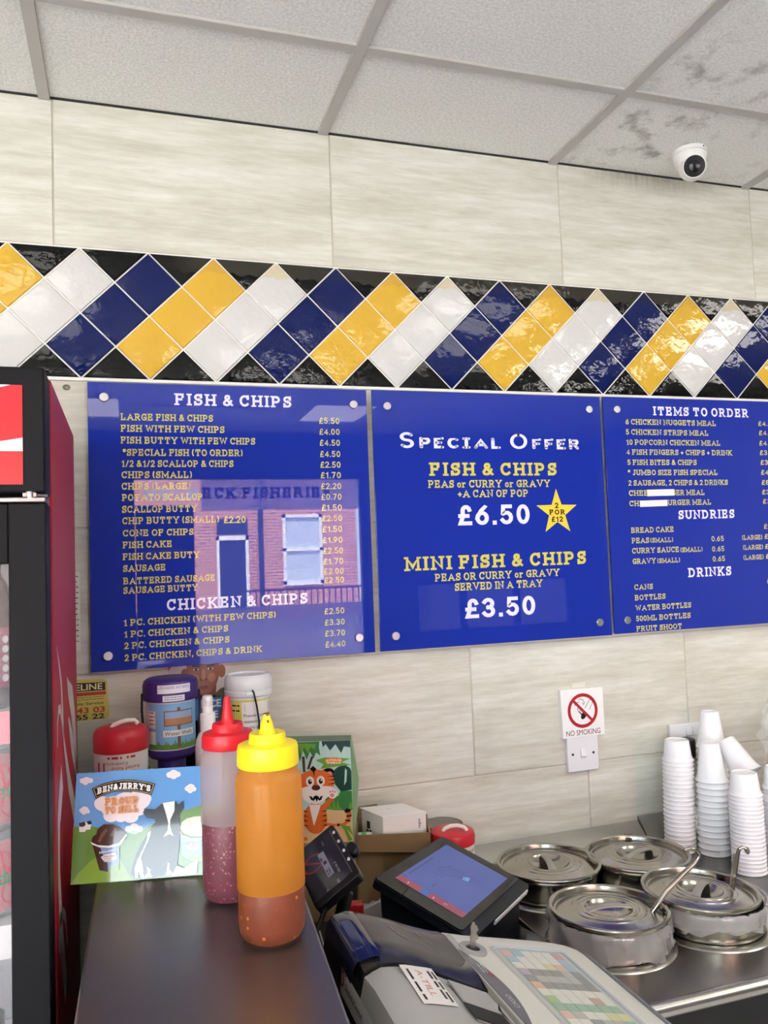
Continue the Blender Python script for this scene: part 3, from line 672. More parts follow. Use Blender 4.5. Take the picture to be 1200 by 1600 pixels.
# ------------------------------------------------------------------ things on the wall
t = thing('no_smoking_sign', 'white square no smoking sign on the wall above the light switch', 'sign', (1.186, 0, 1.21))
mb = MB(); q = [(1.1266, 1.272), (1.2443, 1.2708), (1.2446, 1.1562), (1.1288, 1.1555)]
mb.prism(q, lambda u, v, d: (u, d, v), 0, -.013); mb.build('sign_plate', [mat('white_sign_plastic', (244, 244, 244), .3)], t, world=True, smooth=0, bevel=.0006, seg=1)
Mnr = mat('sign_red', (176, 34, 44), .35); Mnk = mat('sign_black', (14, 14, 16), .4)
fn = lambda a, b: (a, -.0133, b); cx, cz = 1.1855, 1.2185
mb = MB(); n = 48; ro, ri = .0415, .0335
vs = []
for k in range(n):
    a = 2*PI*k/n; vs += [fn(cx+ro*math.cos(a), cz+ro*math.sin(a)), fn(cx+ri*math.cos(a), cz+ri*math.sin(a))]
mb.add(vs, [(2*k, 2*((k+1) % n), 2*((k+1) % n)+1, 2*k+1) for k in range(n)])
fn = lambda a, b: (a, -.0136, b)
strip(mb, [(cx-.026, cz+.026), (cx+.026, cz-.026)], .0068, fn, -9, 9, 0); mb.build('prohibition_ring', Mnr, t, world=True, smooth=0, recalc=False)
fn = lambda a, b: (a, -.01345, b); mb = MB()
def sg(x, y): return (1.1266 + (x-280)/590*.118*1.05, 1.272 - (y-325)/640*.1165)
for pts in ([(505,470),(540,462),(570,480),(585,515),(575,540),(560,520)], [(455,540),(475,510),(520,500)], [(520,555),(490,590),(500,625),(545,670)], [(545,580),(520,620)], [(590,590),(660,480),(680,470),(703,490),(700,510),(650,610)], [(565,640),(580,620)]):
    strip(mb, [sg(*p) for p in pts], .0011, fn, -9, 9, 0)
poly(mb, [sg(*p) for p in [(540,665),(560,645),(600,655),(610,680),(580,725),(550,735),(530,715)]], fn); poly(mb, [sg(*p) for p in [(500,620),(520,630),(550,670),(540,680)]], fn); poly(mb, [sg(*p) for p in [(455,545),(470,515),(490,520)]], fn)
mb.build('cigarette_symbol', Mnk, t, world=True, smooth=0, recalc=False)
mb = MB(); sans(mb, 'NO SMOKING', 1.1375, 1.1605, .0135, fn, .094); mb.build('sign_text', mat('sign_text_red', (110, 24, 34), .4), t, world=True, smooth=0, recalc=False)
t = thing('light_switch', 'white single light switch below the no smoking sign', 'switch', (1.183, 0, 1.115))
mb = MB(); mb.box((1.14, -.011, 1.0735), (1.225, 0, 1.1585)); Mpl = mat('white_plate_plastic', (232, 232, 236), .3)
mb.build('back_plate', Mpl, t, world=True, bevel=.002)
mb = MB(); mb.add([(1.175,-.0112,1.104),(1.189,-.0112,1.104),(1.189,-.0125,1.1275),(1.175,-.0125,1.1275),(1.175,-.010,1.104),(1.189,-.010,1.104),(1.189,-.010,1.1275),(1.175,-.010,1.1275),(1.175,-.0155,1.1105),(1.189,-.0155,1.1105)],[(0,1,9,8),(8,9,2,3),(0,8,3,7,4),(1,9,2,6,5),(3,2,6,7),(0,1,5,4)])
mb.build('rocker', mat('white_rocker', (238, 238, 240), .25), t, world=True, smooth=0)
for x in (1.1535, 1.2105):
    mb = MB(); mb.lathe([(.003, -.001), (.003, .0008), (.002, .0014)], (x, -.011, 1.1155), 14, mx=Matrix.Rotation(PI/2, 3, 'X')); mb.build('screw', mat('dark_screw', (40, 40, 42), .4, metal=.6), t, world=True)
mb = MB(); mb.box((1.168, -.0006, 1.272), (1.2035, .0012, 1.2835)); 
o = mb.build('paper_tag', mat('pale_paper_tag', (222, 217, 205), .7), smooth=0); tag(o, 'small pale paper tag stuck just above the no smoking sign', 'tag')
# socket with two plugs
t = thing('wall_socket', 'white double wall socket behind the cup stacks', 'socket', (1.507, 0, 1.117))
mb = MB(); mb.box((1.434, -.011, 1.073), (1.580, 0, 1.159)); mb.build('face_plate', Mpl, t, world=True, bevel=.002)
for x in (1.490, 1.510):
    mb = MB(); mb.box((x-.0085, -.0135, 1.128), (x+.0085, -.0105, 1.150)); mb.build('switch_rocker', mat('white_rocker', (238, 238, 240), .25), t, world=True, bevel=.001)
for x, w in ((1.462, 'behind the leftmost cup stack'), (1.548, 'behind the second cup stack')):
    o = thing('power_plug', 'black power plug in the double socket, ' + w, 'plug', (x, -.011, 1.10))
    mb = MB(); mb.box((x-.024, -.043, 1.078), (x+.024, -.0115, 1.128)); mb.build('plug_body', mat('black_plug', (22, 22, 24), .4), o, world=True, bevel=.006)
    mb = MB(); mb.tube([(x, -.028, 1.08), (x, -.03, 1.05), (x+.004, -.025, .99), (x+.01, -.02, .935)], .0035, 8); mb.build('cable', mat('black_plug', (22, 22, 24), .4), o, world=True)
# yellow repair sticker
t = thing('repair_sticker', 'yellow phone number sticker on the wall between the cooler and the purple tin', 'sticker', (.05, 0, 1.34))
mb = MB(); fn = lambda a, b: (a, -.0006, b); xs0, xs1 = -.035, .0915
mb.prism([(xs0, 1.3855), (xs1-.006, 1.379), (xs1, 1.374), (xs1+.003, 1.3035), (xs1-.002, 1.2985), (xs0, 1.299)], lambda u, v, d: (u, d, v), .0014, -.0006); mb.build('sticker_paper', mat('yellow_sticker', (206, 190, 92), .5), t, world=True, smooth=0)
fn = lambda a, b: (a, -.0009, b)
mb = MB(); poly(mb, [(xs0+.004, 1.3765), (xs1-.004, 1.373), (xs1-.004, 1.3565), (xs0+.004, 1.358)], fn); mb.build('title_band', mat('sticker_black', (26, 24, 20), .5), t, world=True, smooth=0, recalc=False)
mb = MB(); fn2 = lambda a, b: (a, -.0011, b); sans(mb, 'ELINE', .030, 1.3595, .0125, fn2, .052, bold=.02); mb.build('title', mat('sticker_cream', (226, 214, 150), .5), t, world=True, smooth=0, recalc=False)
mb = MB(); poly(mb, [(xs0+.004, 1.3555), (xs1-.003, 1.3545), (xs1-.003, 1.348), (xs0+.004, 1.3485)], fn); sans(mb, '43 03', .032, 1.3135, .0115, fn, .054, bold=.02); mb.build('red_print', mat('sticker_red', (176, 52, 40), .5), t, world=True, smooth=0, recalc=False)
mb = MB(); sans(mb, 'able Service', .026, 1.3295, .006, fn, .058, bold=.01); sans(mb, '55 22', .031, 1.3005, .0105, fn, .054, bold=.02); wiggle_lines(mb, xs0+.01, xs1-.006, 1.344, 2, .0045, .0012, fn); mb.build('black_print', mat('sticker_black', (26, 24, 20), .5), t, world=True, smooth=0, recalc=False)
# paper notice beside the cooler, mostly hidden by it
t = thing('paper_notice', 'white printed notice taped to the wall just right of the drinks cooler', 'notice', (-.05, 0, 1.55))
mb = MB(); mb.box((-.16, -.0008, 1.44), (.0415, .0012, 1.60)); mb.build('paper', mat('white_notice_paper', (226, 224, 216), .7), t, world=True, smooth=0)
mb = MB(); wiggle_lines(mb, -.15, .038, 1.59, 13, .011, .002, lambda a, b: (a, -.0011, b)); mb.build('small_print', mat('sticker_black', (26, 24, 20), .5), t, world=True, smooth=0, recalc=False)
mb = MB(); mb.lathe([(.0062, -.0005), (.0062, .0012), (.0045, .0016), (.003, .0004)], (.0205, 0, 1.982), 20, mx=Matrix.Rotation(PI/2, 3, 'X'), sx=1.25)
tag(mb.build('wall_plug', mat('grey_wall_plug', (122, 116, 104), .6)), 'old grey screw plug in the wall left of the fish and chips board', 'wall plug')
# dome camera
t = thing('security_camera', 'white dome security camera on the smudged ceiling board', 'camera', (1.497, -.135, 2.6))
Mcam = mat('white_camera_plastic', (240, 240, 238), .3)
c = (1.497, -.135, 2.6)
mb = MB(); mb.lathe([(.038, 0), (.0415, -.002), (.042, -.011), (.0405, -.013)], c, 48); b = mb.build('mounting_ring', Mcam, t, world=True)
mb = MB(); mb.lathe([(.040, -.0135), (.0405, -.018), (.036, -.034), (.029, -.046), (.02, -.05)], c, 48); mb.build('base_cone', Mcam, t, world=True)
ctr = Vector((1.4965, -.143, 2.553)); look = (Vector((.75, -1.55, 2.02)) - ctr).normalized(); q = Vector((0,0,1)).rotation_difference(look).to_matrix()
prof = [(.001, -.0335)] + [(.0335*math.cos(R(a)), .0335*math.sin(R(a))) for a in range(-80, 36, 8)] + [(.0285, .021), (.0275, .0235), (.026, .0235)]
mb = MB(); mb.lathe(prof, ctr, 48, mx=q); e = mb.build('eyeball', Mcam, t, world=True)
mb = MB(); mb.lathe([(.0255, .0215), (.0255, .0240), (.0245, .0246), (.016, .0235), (.0155, .0246)], ctr, 40, mx=q); mb.build('lens_window', mat('black_lens_window', (6, 6, 8), .35, spec=.2), t, world=True)
mb = MB(); mb.lathe([(.0135, .0235), (.0135, .0252), (.008, .0262), (.002, .0264)], ctr, 32, mx=q); mb.build('lens', mat('lens_glass', (8, 12, 22), .15, spec=.3), t, world=True)
mb = MB(); d = Vector((.2, -.95, 0)).normalized()*.0405; mb.lathe([(.0022, -.001), (.0022, .0015)], (c[0]+d.x, c[1]+d.y, 2.593), 10, mx=Matrix.Rotation(PI/2, 3, 'X')); mb.build('screw_hole', mat('dark_screw', (40, 40, 42), .4, metal=.6), t, world=True)
POSTER = [('sky', [(0.0, 1.0), (1.0, 1.0), (1.0, 0.0), (0.0, -0.0)]), ('hill', [(-0.002, 0.511), (0.13, 0.502), (0.205, 0.475), (0.315, 0.438), (0.425, 0.405), (0.455, -0.006), (0.0, -0.0)]), ('hill', [(0.288, 0.3), (0.392, 0.387), (0.491, 0.454), (0.558, 0.503), (0.678, 0.566), (0.882, 0.634), (1.001, 0.648), (1.0, 0.0), (0.301, 0.001)]), ('hill2', [(-0.0, 0.002), (0.049, 0.096), (0.13, 0.2), (0.192, 0.246), (0.325, 0.19), (0.406, 0.005)]), ('cloud', [(0.069, 0.925), (0.068, 0.916), (0.065, 0.909), (0.059, 0.904), (0.052, 0.901), (0.044, 0.902), (0.037, 0.905), (0.031, 0.912), (0.027, 0.92), (0.025, 0.928), (0.025, 0.937), (0.029, 0.945), (0.034, 0.95), (0.041, 0.952), (0.049, 0.952), (0.056, 0.948), (0.063, 0.942), (0.067, 0.934)]), ('cloud', [(0.099, 0.929), (0.098, 0.918), (0.094, 0.909), (0.087, 0.902), (0.078, 0.899), (0.069, 0.9), (0.06, 0.904), (0.052, 0.912), (0.047, 0.922), (0.045, 0.933), (0.046, 0.943), (0.05, 0.953), (0.057, 0.959), (0.065, 0.962), (0.075, 0.962), (0.084, 0.957), (0.092, 0.95), (0.097, 0.94)]), ('cloud', [(0.118, 0.925), (0.117, 0.917), (0.114, 0.91), (0.109, 0.905), (0.102, 0.903), (0.095, 0.903), (0.088, 0.907), (0.083, 0.912), (0.079, 0.92), (0.077, 0.928), (0.078, 0.936), (0.081, 0.943), (0.086, 0.948), (0.093, 0.95), (0.1, 0.95), (0.107, 0.946), (0.112, 0.941), (0.116, 0.933)]), ('cloud', [(0.083, 0.907), (0.083, 0.899), (0.08, 0.893), (0.075, 0.889), (0.069, 0.886), (0.063, 0.887), (0.056, 0.89), (0.051, 0.895), (0.048, 0.902), (0.046, 0.91), (0.047, 0.917), (0.05, 0.923), (0.054, 0.928), (0.06, 0.93), (0.067, 0.929), (0.073, 0.926), (0.078, 0.921), (0.082, 0.914)]), ('cloud', [(0.675, 0.931), (0.674, 0.921), (0.67, 0.913), (0.663, 0.907), (0.655, 0.904), (0.646, 0.905), (0.638, 0.909), (0.631, 0.916), (0.627, 0.925), (0.625, 0.935), (0.626, 0.944), (0.631, 0.952), (0.637, 0.958), (0.645, 0.961), (0.654, 0.961), (0.662, 0.957), (0.669, 0.95), (0.673, 0.941)]), ('cloud', [(0.707, 0.941), (0.706, 0.929), (0.7, 0.919), (0.692, 0.912), (0.683, 0.908), (0.672, 0.909), (0.662, 0.914), (0.654, 0.922), (0.648, 0.933), (0.646, 0.945), (0.648, 0.957), (0.653, 0.967), (0.661, 0.974), (0.671, 0.977), (0.682, 0.977), (0.692, 0.972), (0.7, 0.963), (0.705, 0.953)]), ('cloud', [(0.727, 0.932), (0.726, 0.923), (0.722, 0.915), (0.716, 0.91), (0.708, 0.907), (0.7, 0.908), (0.692, 0.912), (0.686, 0.918), (0.682, 0.926), (0.68, 0.935), (0.682, 0.944), (0.686, 0.952), (0.692, 0.957), (0.699, 0.96), (0.707, 0.96), (0.715, 0.956), (0.721, 0.949), (0.726, 0.941)]), ('cloud', [(0.702, 0.917), (0.701, 0.907), (0.697, 0.899), (0.69, 0.893), (0.682, 0.891), (0.673, 0.891), (0.665, 0.895), (0.658, 0.902), (0.654, 0.911), (0.652, 0.921), (0.653, 0.93), (0.658, 0.939), (0.664, 0.944), (0.672, 0.947), (0.681, 0.947), (0.689, 0.943), (0.696, 0.936), (0.701, 0.927)]), ('cloud', [(0.798, 0.791), (0.797, 0.783), (0.793, 0.776), (0.788, 0.771), (0.781, 0.769), (0.773, 0.769), (0.766, 0.773), (0.761, 0.778), (0.757, 0.786), (0.755, 0.794), (0.757, 0.802), (0.76, 0.809), (0.766, 0.814), (0.773, 0.817), (0.78, 0.816), (0.787, 0.813), (0.793, 0.807), (0.797, 0.799)]), ('cloud', [(0.828, 0.8), (0.826, 0.79), (0.821, 0.78), (0.814, 0.774), (0.804, 0.771), (0.794, 0.771), (0.785, 0.776), (0.777, 0.784), (0.772, 0.794), (0.77, 0.805), (0.772, 0.816), (0.777, 0.825), (0.785, 0.832), (0.794, 0.835), (0.804, 0.834), (0.813, 0.829), (0.821, 0.822), (0.826, 0.812)]), ('cloud', [(0.839, 0.783), (0.838, 0.776), (0.834, 0.769), (0.829, 0.765), (0.823, 0.763), (0.816, 0.763), (0.809, 0.766), (0.804, 0.772), (0.801, 0.778), (0.799, 0.786), (0.8, 0.794), (0.804, 0.8), (0.809, 0.804), (0.815, 0.807), (0.822, 0.806), (0.829, 0.803), (0.834, 0.798), (0.838, 0.791)]), ('cloud', [(0.815, 0.768), (0.813, 0.761), (0.81, 0.755), (0.805, 0.75), (0.798, 0.748), (0.792, 0.749), (0.785, 0.752), (0.78, 0.757), (0.776, 0.764), (0.775, 0.772), (0.776, 0.779), (0.78, 0.785), (0.785, 0.79), (0.791, 0.792), (0.798, 0.791), (0.805, 0.788), (0.81, 0.783), (0.813, 0.776)]), ('cloud', [(0.069, 0.653), (0.068, 0.646), (0.065, 0.64), (0.061, 0.635), (0.055, 0.633), (0.049, 0.634), (0.043, 0.637), (0.037, 0.642), (0.034, 0.649), (0.032, 0.656), (0.033, 0.663), (0.036, 0.669), (0.04, 0.673), (0.046, 0.675), (0.052, 0.675), (0.059, 0.672), (0.064, 0.666), (0.067, 0.66)]), ('cloud', [(0.098, 0.658), (0.097, 0.648), (0.092, 0.639), (0.086, 0.633), (0.077, 0.63), (0.068, 0.631), (0.059, 0.635), (0.052, 0.642), (0.046, 0.652), (0.044, 0.663), (0.045, 0.673), (0.049, 0.682), (0.056, 0.688), (0.064, 0.691), (0.074, 0.69), (0.083, 0.686), (0.09, 0.678), (0.095, 0.669)]), ('cloud', [(0.107, 0.642), (0.106, 0.635), (0.104, 0.63), (0.099, 0.626), (0.094, 0.624), (0.088, 0.625), (0.083, 0.627), (0.078, 0.632), (0.075, 0.638), (0.073, 0.644), (0.074, 0.651), (0.077, 0.656), (0.081, 0.66), (0.086, 0.662), (0.092, 0.661), (0.098, 0.659), (0.102, 0.654), (0.105, 0.648)]), ('cloud', [(0.082, 0.635), (0.082, 0.628), (0.079, 0.622), (0.074, 0.618), (0.068, 0.616), (0.062, 0.616), (0.056, 0.619), (0.051, 0.624), (0.047, 0.631), (0.046, 0.638), (0.046, 0.645), (0.049, 0.651), (0.054, 0.655), (0.06, 0.657), (0.066, 0.657), (0.072, 0.654), (0.077, 0.649), (0.081, 0.642)]), ('cloud', [(0.402, 0.457), (0.401, 0.447), (0.397, 0.439), (0.39, 0.434), (0.382, 0.431), (0.373, 0.432), (0.365, 0.436), (0.358, 0.443), (0.353, 0.452), (0.352, 0.462), (0.353, 0.471), (0.357, 0.479), (0.363, 0.485), (0.371, 0.487), (0.38, 0.487), (0.389, 0.482), (0.396, 0.475), (0.4, 0.467)]), ('cloud', [(0.445, 0.469), (0.443, 0.458), (0.438, 0.448), (0.43, 0.442), (0.421, 0.438), (0.41, 0.439), (0.4, 0.444), (0.392, 0.453), (0.386, 0.463), (0.384, 0.475), (0.385, 0.486), (0.39, 0.496), (0.398, 0.503), (0.408, 0.506), (0.418, 0.505), (0.429, 0.5), (0.437, 0.492), (0.443, 0.481)]), ('cloud', [(0.474, 0.45), (0.473, 0.441), (0.469, 0.433), (0.462, 0.427), (0.454, 0.424), (0.445, 0.425), (0.437, 0.429), (0.43, 0.436), (0.425, 0.445), (0.423, 0.455), (0.424, 0.464), (0.429, 0.472), (0.435, 0.478), (0.443, 0.481), (0.452, 0.48), (0.461, 0.476), (0.468, 0.469), (0.472, 0.46)]), ('cloud', [(0.255, 0.699), (0.252, 0.675), (0.243, 0.655), (0.227, 0.641), (0.208, 0.635), (0.187, 0.637), (0.167, 0.646), (0.15, 0.663), (0.138, 0.685), (0.133, 0.709), (0.135, 0.732), (0.145, 0.752), (0.16, 0.766), (0.18, 0.773), (0.201, 0.771), (0.221, 0.761), (0.238, 0.745), (0.25, 0.723)]), ('cloud', [(0.365, 0.655), (0.361, 0.62), (0.346, 0.589), (0.322, 0.568), (0.292, 0.558), (0.26, 0.561), (0.229, 0.576), (0.204, 0.602), (0.186, 0.635), (0.179, 0.671), (0.182, 0.707), (0.197, 0.737), (0.221, 0.759), (0.251, 0.769), (0.283, 0.767), (0.315, 0.752), (0.341, 0.726), (0.358, 0.692)]), ('cloud', [(0.459, 0.67), (0.454, 0.631), (0.437, 0.598), (0.411, 0.574), (0.378, 0.564), (0.343, 0.567), (0.309, 0.583), (0.281, 0.611), (0.262, 0.647), (0.254, 0.687), (0.258, 0.726), (0.274, 0.76), (0.3, 0.784), (0.333, 0.795), (0.369, 0.793), (0.404, 0.776), (0.432, 0.747), (0.451, 0.711)]), ('cloud', [(0.52, 0.711), (0.516, 0.68), (0.503, 0.655), (0.482, 0.637), (0.457, 0.628), (0.429, 0.631), (0.403, 0.643), (0.382, 0.665), (0.367, 0.693), (0.361, 0.724), (0.365, 0.754), (0.377, 0.78), (0.398, 0.799), (0.424, 0.807), (0.451, 0.805), (0.478, 0.792), (0.5, 0.77), (0.514, 0.742)]), ('cloud', [(0.527, 0.722), (0.525, 0.705), (0.517, 0.691), (0.506, 0.681), (0.492, 0.677), (0.477, 0.678), (0.463, 0.685), (0.451, 0.697), (0.443, 0.712), (0.44, 0.729), (0.442, 0.745), (0.449, 0.759), (0.46, 0.77), (0.474, 0.774), (0.489, 0.773), (0.504, 0.766), (0.516, 0.754), (0.524, 0.739)]), ('cloud', [(0.3, 0.582), (0.298, 0.563), (0.29, 0.547), (0.277, 0.535), (0.261, 0.53), (0.244, 0.532), (0.227, 0.54), (0.213, 0.554), (0.203, 0.572), (0.199, 0.591), (0.201, 0.61), (0.209, 0.627), (0.222, 0.638), (0.238, 0.644), (0.256, 0.642), (0.273, 0.634), (0.287, 0.62), (0.297, 0.602)]), ('cloud', [(0.358, 0.566), (0.357, 0.551), (0.35, 0.538), (0.34, 0.528), (0.327, 0.524), (0.313, 0.526), (0.299, 0.532), (0.288, 0.543), (0.28, 0.557), (0.277, 0.573), (0.279, 0.589), (0.285, 0.602), (0.296, 0.611), (0.309, 0.615), (0.323, 0.614), (0.337, 0.607), (0.348, 0.596), (0.355, 0.582)]), ('cloud', [(0.442, 0.57), (0.439, 0.549), (0.43, 0.531), (0.415, 0.518), (0.397, 0.512), (0.378, 0.514), (0.359, 0.523), (0.344, 0.538), (0.333, 0.558), (0.329, 0.58), (0.332, 0.601), (0.341, 0.619), (0.355, 0.632), (0.373, 0.638), (0.393, 0.636), (0.411, 0.627), (0.427, 0.612), (0.437, 0.592)]), ('cloud', [(0.481, 0.611), (0.479, 0.597), (0.473, 0.585), (0.464, 0.576), (0.451, 0.573), (0.438, 0.574), (0.426, 0.58), (0.416, 0.59), (0.409, 0.603), (0.406, 0.618), (0.408, 0.632), (0.414, 0.644), (0.423, 0.653), (0.436, 0.657), (0.449, 0.656), (0.461, 0.65), (0.472, 0.639), (0.479, 0.626)]), ('banner', [(0.114, 0.852), (0.185, 0.89), (0.261, 0.911), (0.329, 0.916), (0.408, 0.906), (0.487, 0.884), (0.551, 0.857), (0.524, 0.754), (0.455, 0.783), (0.386, 0.802), (0.325, 0.809), (0.257, 0.806), (0.198, 0.785), (0.146, 0.751)]), ('gold', [(0.123, 0.847), (0.189, 0.881), (0.261, 0.901), (0.33, 0.908), (0.408, 0.897), (0.488, 0.876), (0.543, 0.852), (0.52, 0.765), (0.455, 0.791), (0.385, 0.81), (0.325, 0.818), (0.256, 0.814), (0.198, 0.794), (0.149, 0.763)]), ('banner', [(0.127, 0.845), (0.19, 0.877), (0.261, 0.897), (0.33, 0.903), (0.408, 0.893), (0.488, 0.871), (0.538, 0.85), (0.518, 0.771), (0.455, 0.796), (0.385, 0.815), (0.325, 0.822), (0.256, 0.818), (0.198, 0.799), (0.15, 0.767)]), ('white', [(0.037, 0.54), (0.045, 0.55), (0.114, 0.555), (0.12, 0.532), (0.116, 0.478), (0.09, 0.478), (0.079, 0.46), (0.042, 0.461)]), ('black', [(0.037, 0.545), (0.077, 0.553), (0.083, 0.519), (0.064, 0.505), (0.04, 0.512)]), ('black', [(0.086, 0.552), (0.118, 0.556), (0.124, 0.526), (0.1, 0.523)]), ('choc', [(0.125, 0.364), (0.135, 0.411), (0.158, 0.431), (0.164, 0.474), (0.187, 0.499), (0.207, 0.515), (0.27, 0.51), (0.313, 0.482), (0.364, 0.422), (0.363, 0.379), (0.319, 0.334), (0.246, 0.315), (0.172, 0.328)]), ('choc2', [(0.17, 0.365), (0.191, 0.438), (0.222, 0.479), (0.235, 0.456), (0.201, 0.394), (0.187, 0.353)]), ('choc2', [(0.25, 0.411), (0.28, 0.474), (0.297, 0.467), (0.275, 0.398)]), ('white', [(0.122, 0.372), (0.133, 0.358), (0.171, 0.333), (0.246, 0.32), (0.315, 0.34), (0.364, 0.422), (0.366, 0.4), (0.324, 0.318), (0.247, 0.302), (0.172, 0.314), (0.13, 0.345)]), ('tubblue', [(0.135, 0.341), (0.173, 0.313), (0.247, 0.301), (0.32, 0.316), (0.322, 0.107), (0.261, 0.085), (0.191, 0.111)]), ('choc', [(0.135, 0.341), (0.189, 0.309), (0.209, 0.244), (0.245, 0.157), (0.249, 0.089), (0.191, 0.111)]), ('hill2', [(0.249, 0.089), (0.259, 0.124), (0.32, 0.149), (0.322, 0.107), (0.297, 0.084)]), ('cloud', [(0.195, 0.225), (0.217, 0.244), (0.29, 0.257), (0.304, 0.203), (0.269, 0.175), (0.22, 0.18)]), ('white', [(0.721, 0.455), (0.741, 0.375), (0.802, 0.336), (0.889, 0.333), (0.942, 0.345), (0.941, 0.317), (0.802, 0.314), (0.737, 0.354)]), ('cream', [(0.727, 0.432), (0.744, 0.487), (0.775, 0.518), (0.827, 0.53), (0.889, 0.53), (0.942, 0.491), (0.968, 0.432), (0.942, 0.356), (0.871, 0.346), (0.802, 0.358), (0.749, 0.391)]), ('cream2', [(0.758, 0.452), (0.792, 0.494), (0.819, 0.48), (0.784, 0.438)]), ('cream2', [(0.836, 0.422), (0.88, 0.463), (0.889, 0.44), (0.854, 0.398)]), ('tubblue', [(0.731, 0.36), (0.802, 0.316), (0.941, 0.317), (0.928, 0.127), (0.82, 0.123), (0.747, 0.178)]), ('cloud', [(0.768, 0.274), (0.802, 0.292), (0.867, 0.286), (0.867, 0.242), (0.82, 0.225), (0.777, 0.246)]), ('hill2', [(0.756, 0.188), (0.82, 0.171), (0.932, 0.192), (0.928, 0.127), (0.82, 0.123)]), ('black', [(0.404, 0.057), (0.41, 0.118), (0.431, 0.222), (0.47, 0.325), (0.517, 0.43), (0.558, 0.503), (0.553, 0.532), (0.497, 0.548), (0.471, 0.601), (0.486, 0.631), (0.555, 0.622), (0.589, 0.659), (0.611, 0.674), (0.689, 0.685), (0.716, 0.648), (0.747, 0.683), (0.752, 0.622), (0.722, 0.545), (0.732, 0.409), (0.725, 0.256), (0.714, 0.107), (0.735, 0.094), (0.769, 0.069), (0.854, 0.135), (0.85, 0.024), (0.753, 0.029), (0.686, 0.042), (0.636, 0.026), (0.553, 0.014), (0.43, 0.015)]), ('white', [(0.606, 0.675), (0.689, 0.685), (0.688, 0.594), (0.661, 0.517), (0.66, 0.461), (0.672, 0.404), (0.685, 0.367), (0.655, 0.386), (0.617, 0.365), (0.644, 0.418), (0.649, 0.484), (0.63, 0.576)]), ('white', [(0.53, 0.434), (0.525, 0.385), (0.511, 0.332), (0.484, 0.259), (0.465, 0.197), (0.48, 0.121), (0.491, 0.011), (0.471, 0.013), (0.452, 0.088), (0.448, 0.016), (0.434, 0.012), (0.427, 0.096), (0.445, 0.178), (0.48, 0.27), (0.503, 0.343), (0.509, 0.408)]), ('white', [(0.509, 0.108), (0.535, 0.084), (0.531, 0.053), (0.549, 0.015), (0.491, 0.016), (0.515, 0.06)]), ('white', [(0.651, 0.135), (0.663, 0.123), (0.66, 0.071), (0.686, 0.036), (0.636, 0.016), (0.643, 0.072)]), ('white', [(0.69, 0.041), (0.71, 0.097), (0.761, 0.07), (0.803, 0.108), (0.854, 0.135), (0.846, 0.014), (0.669, 0.012)])]
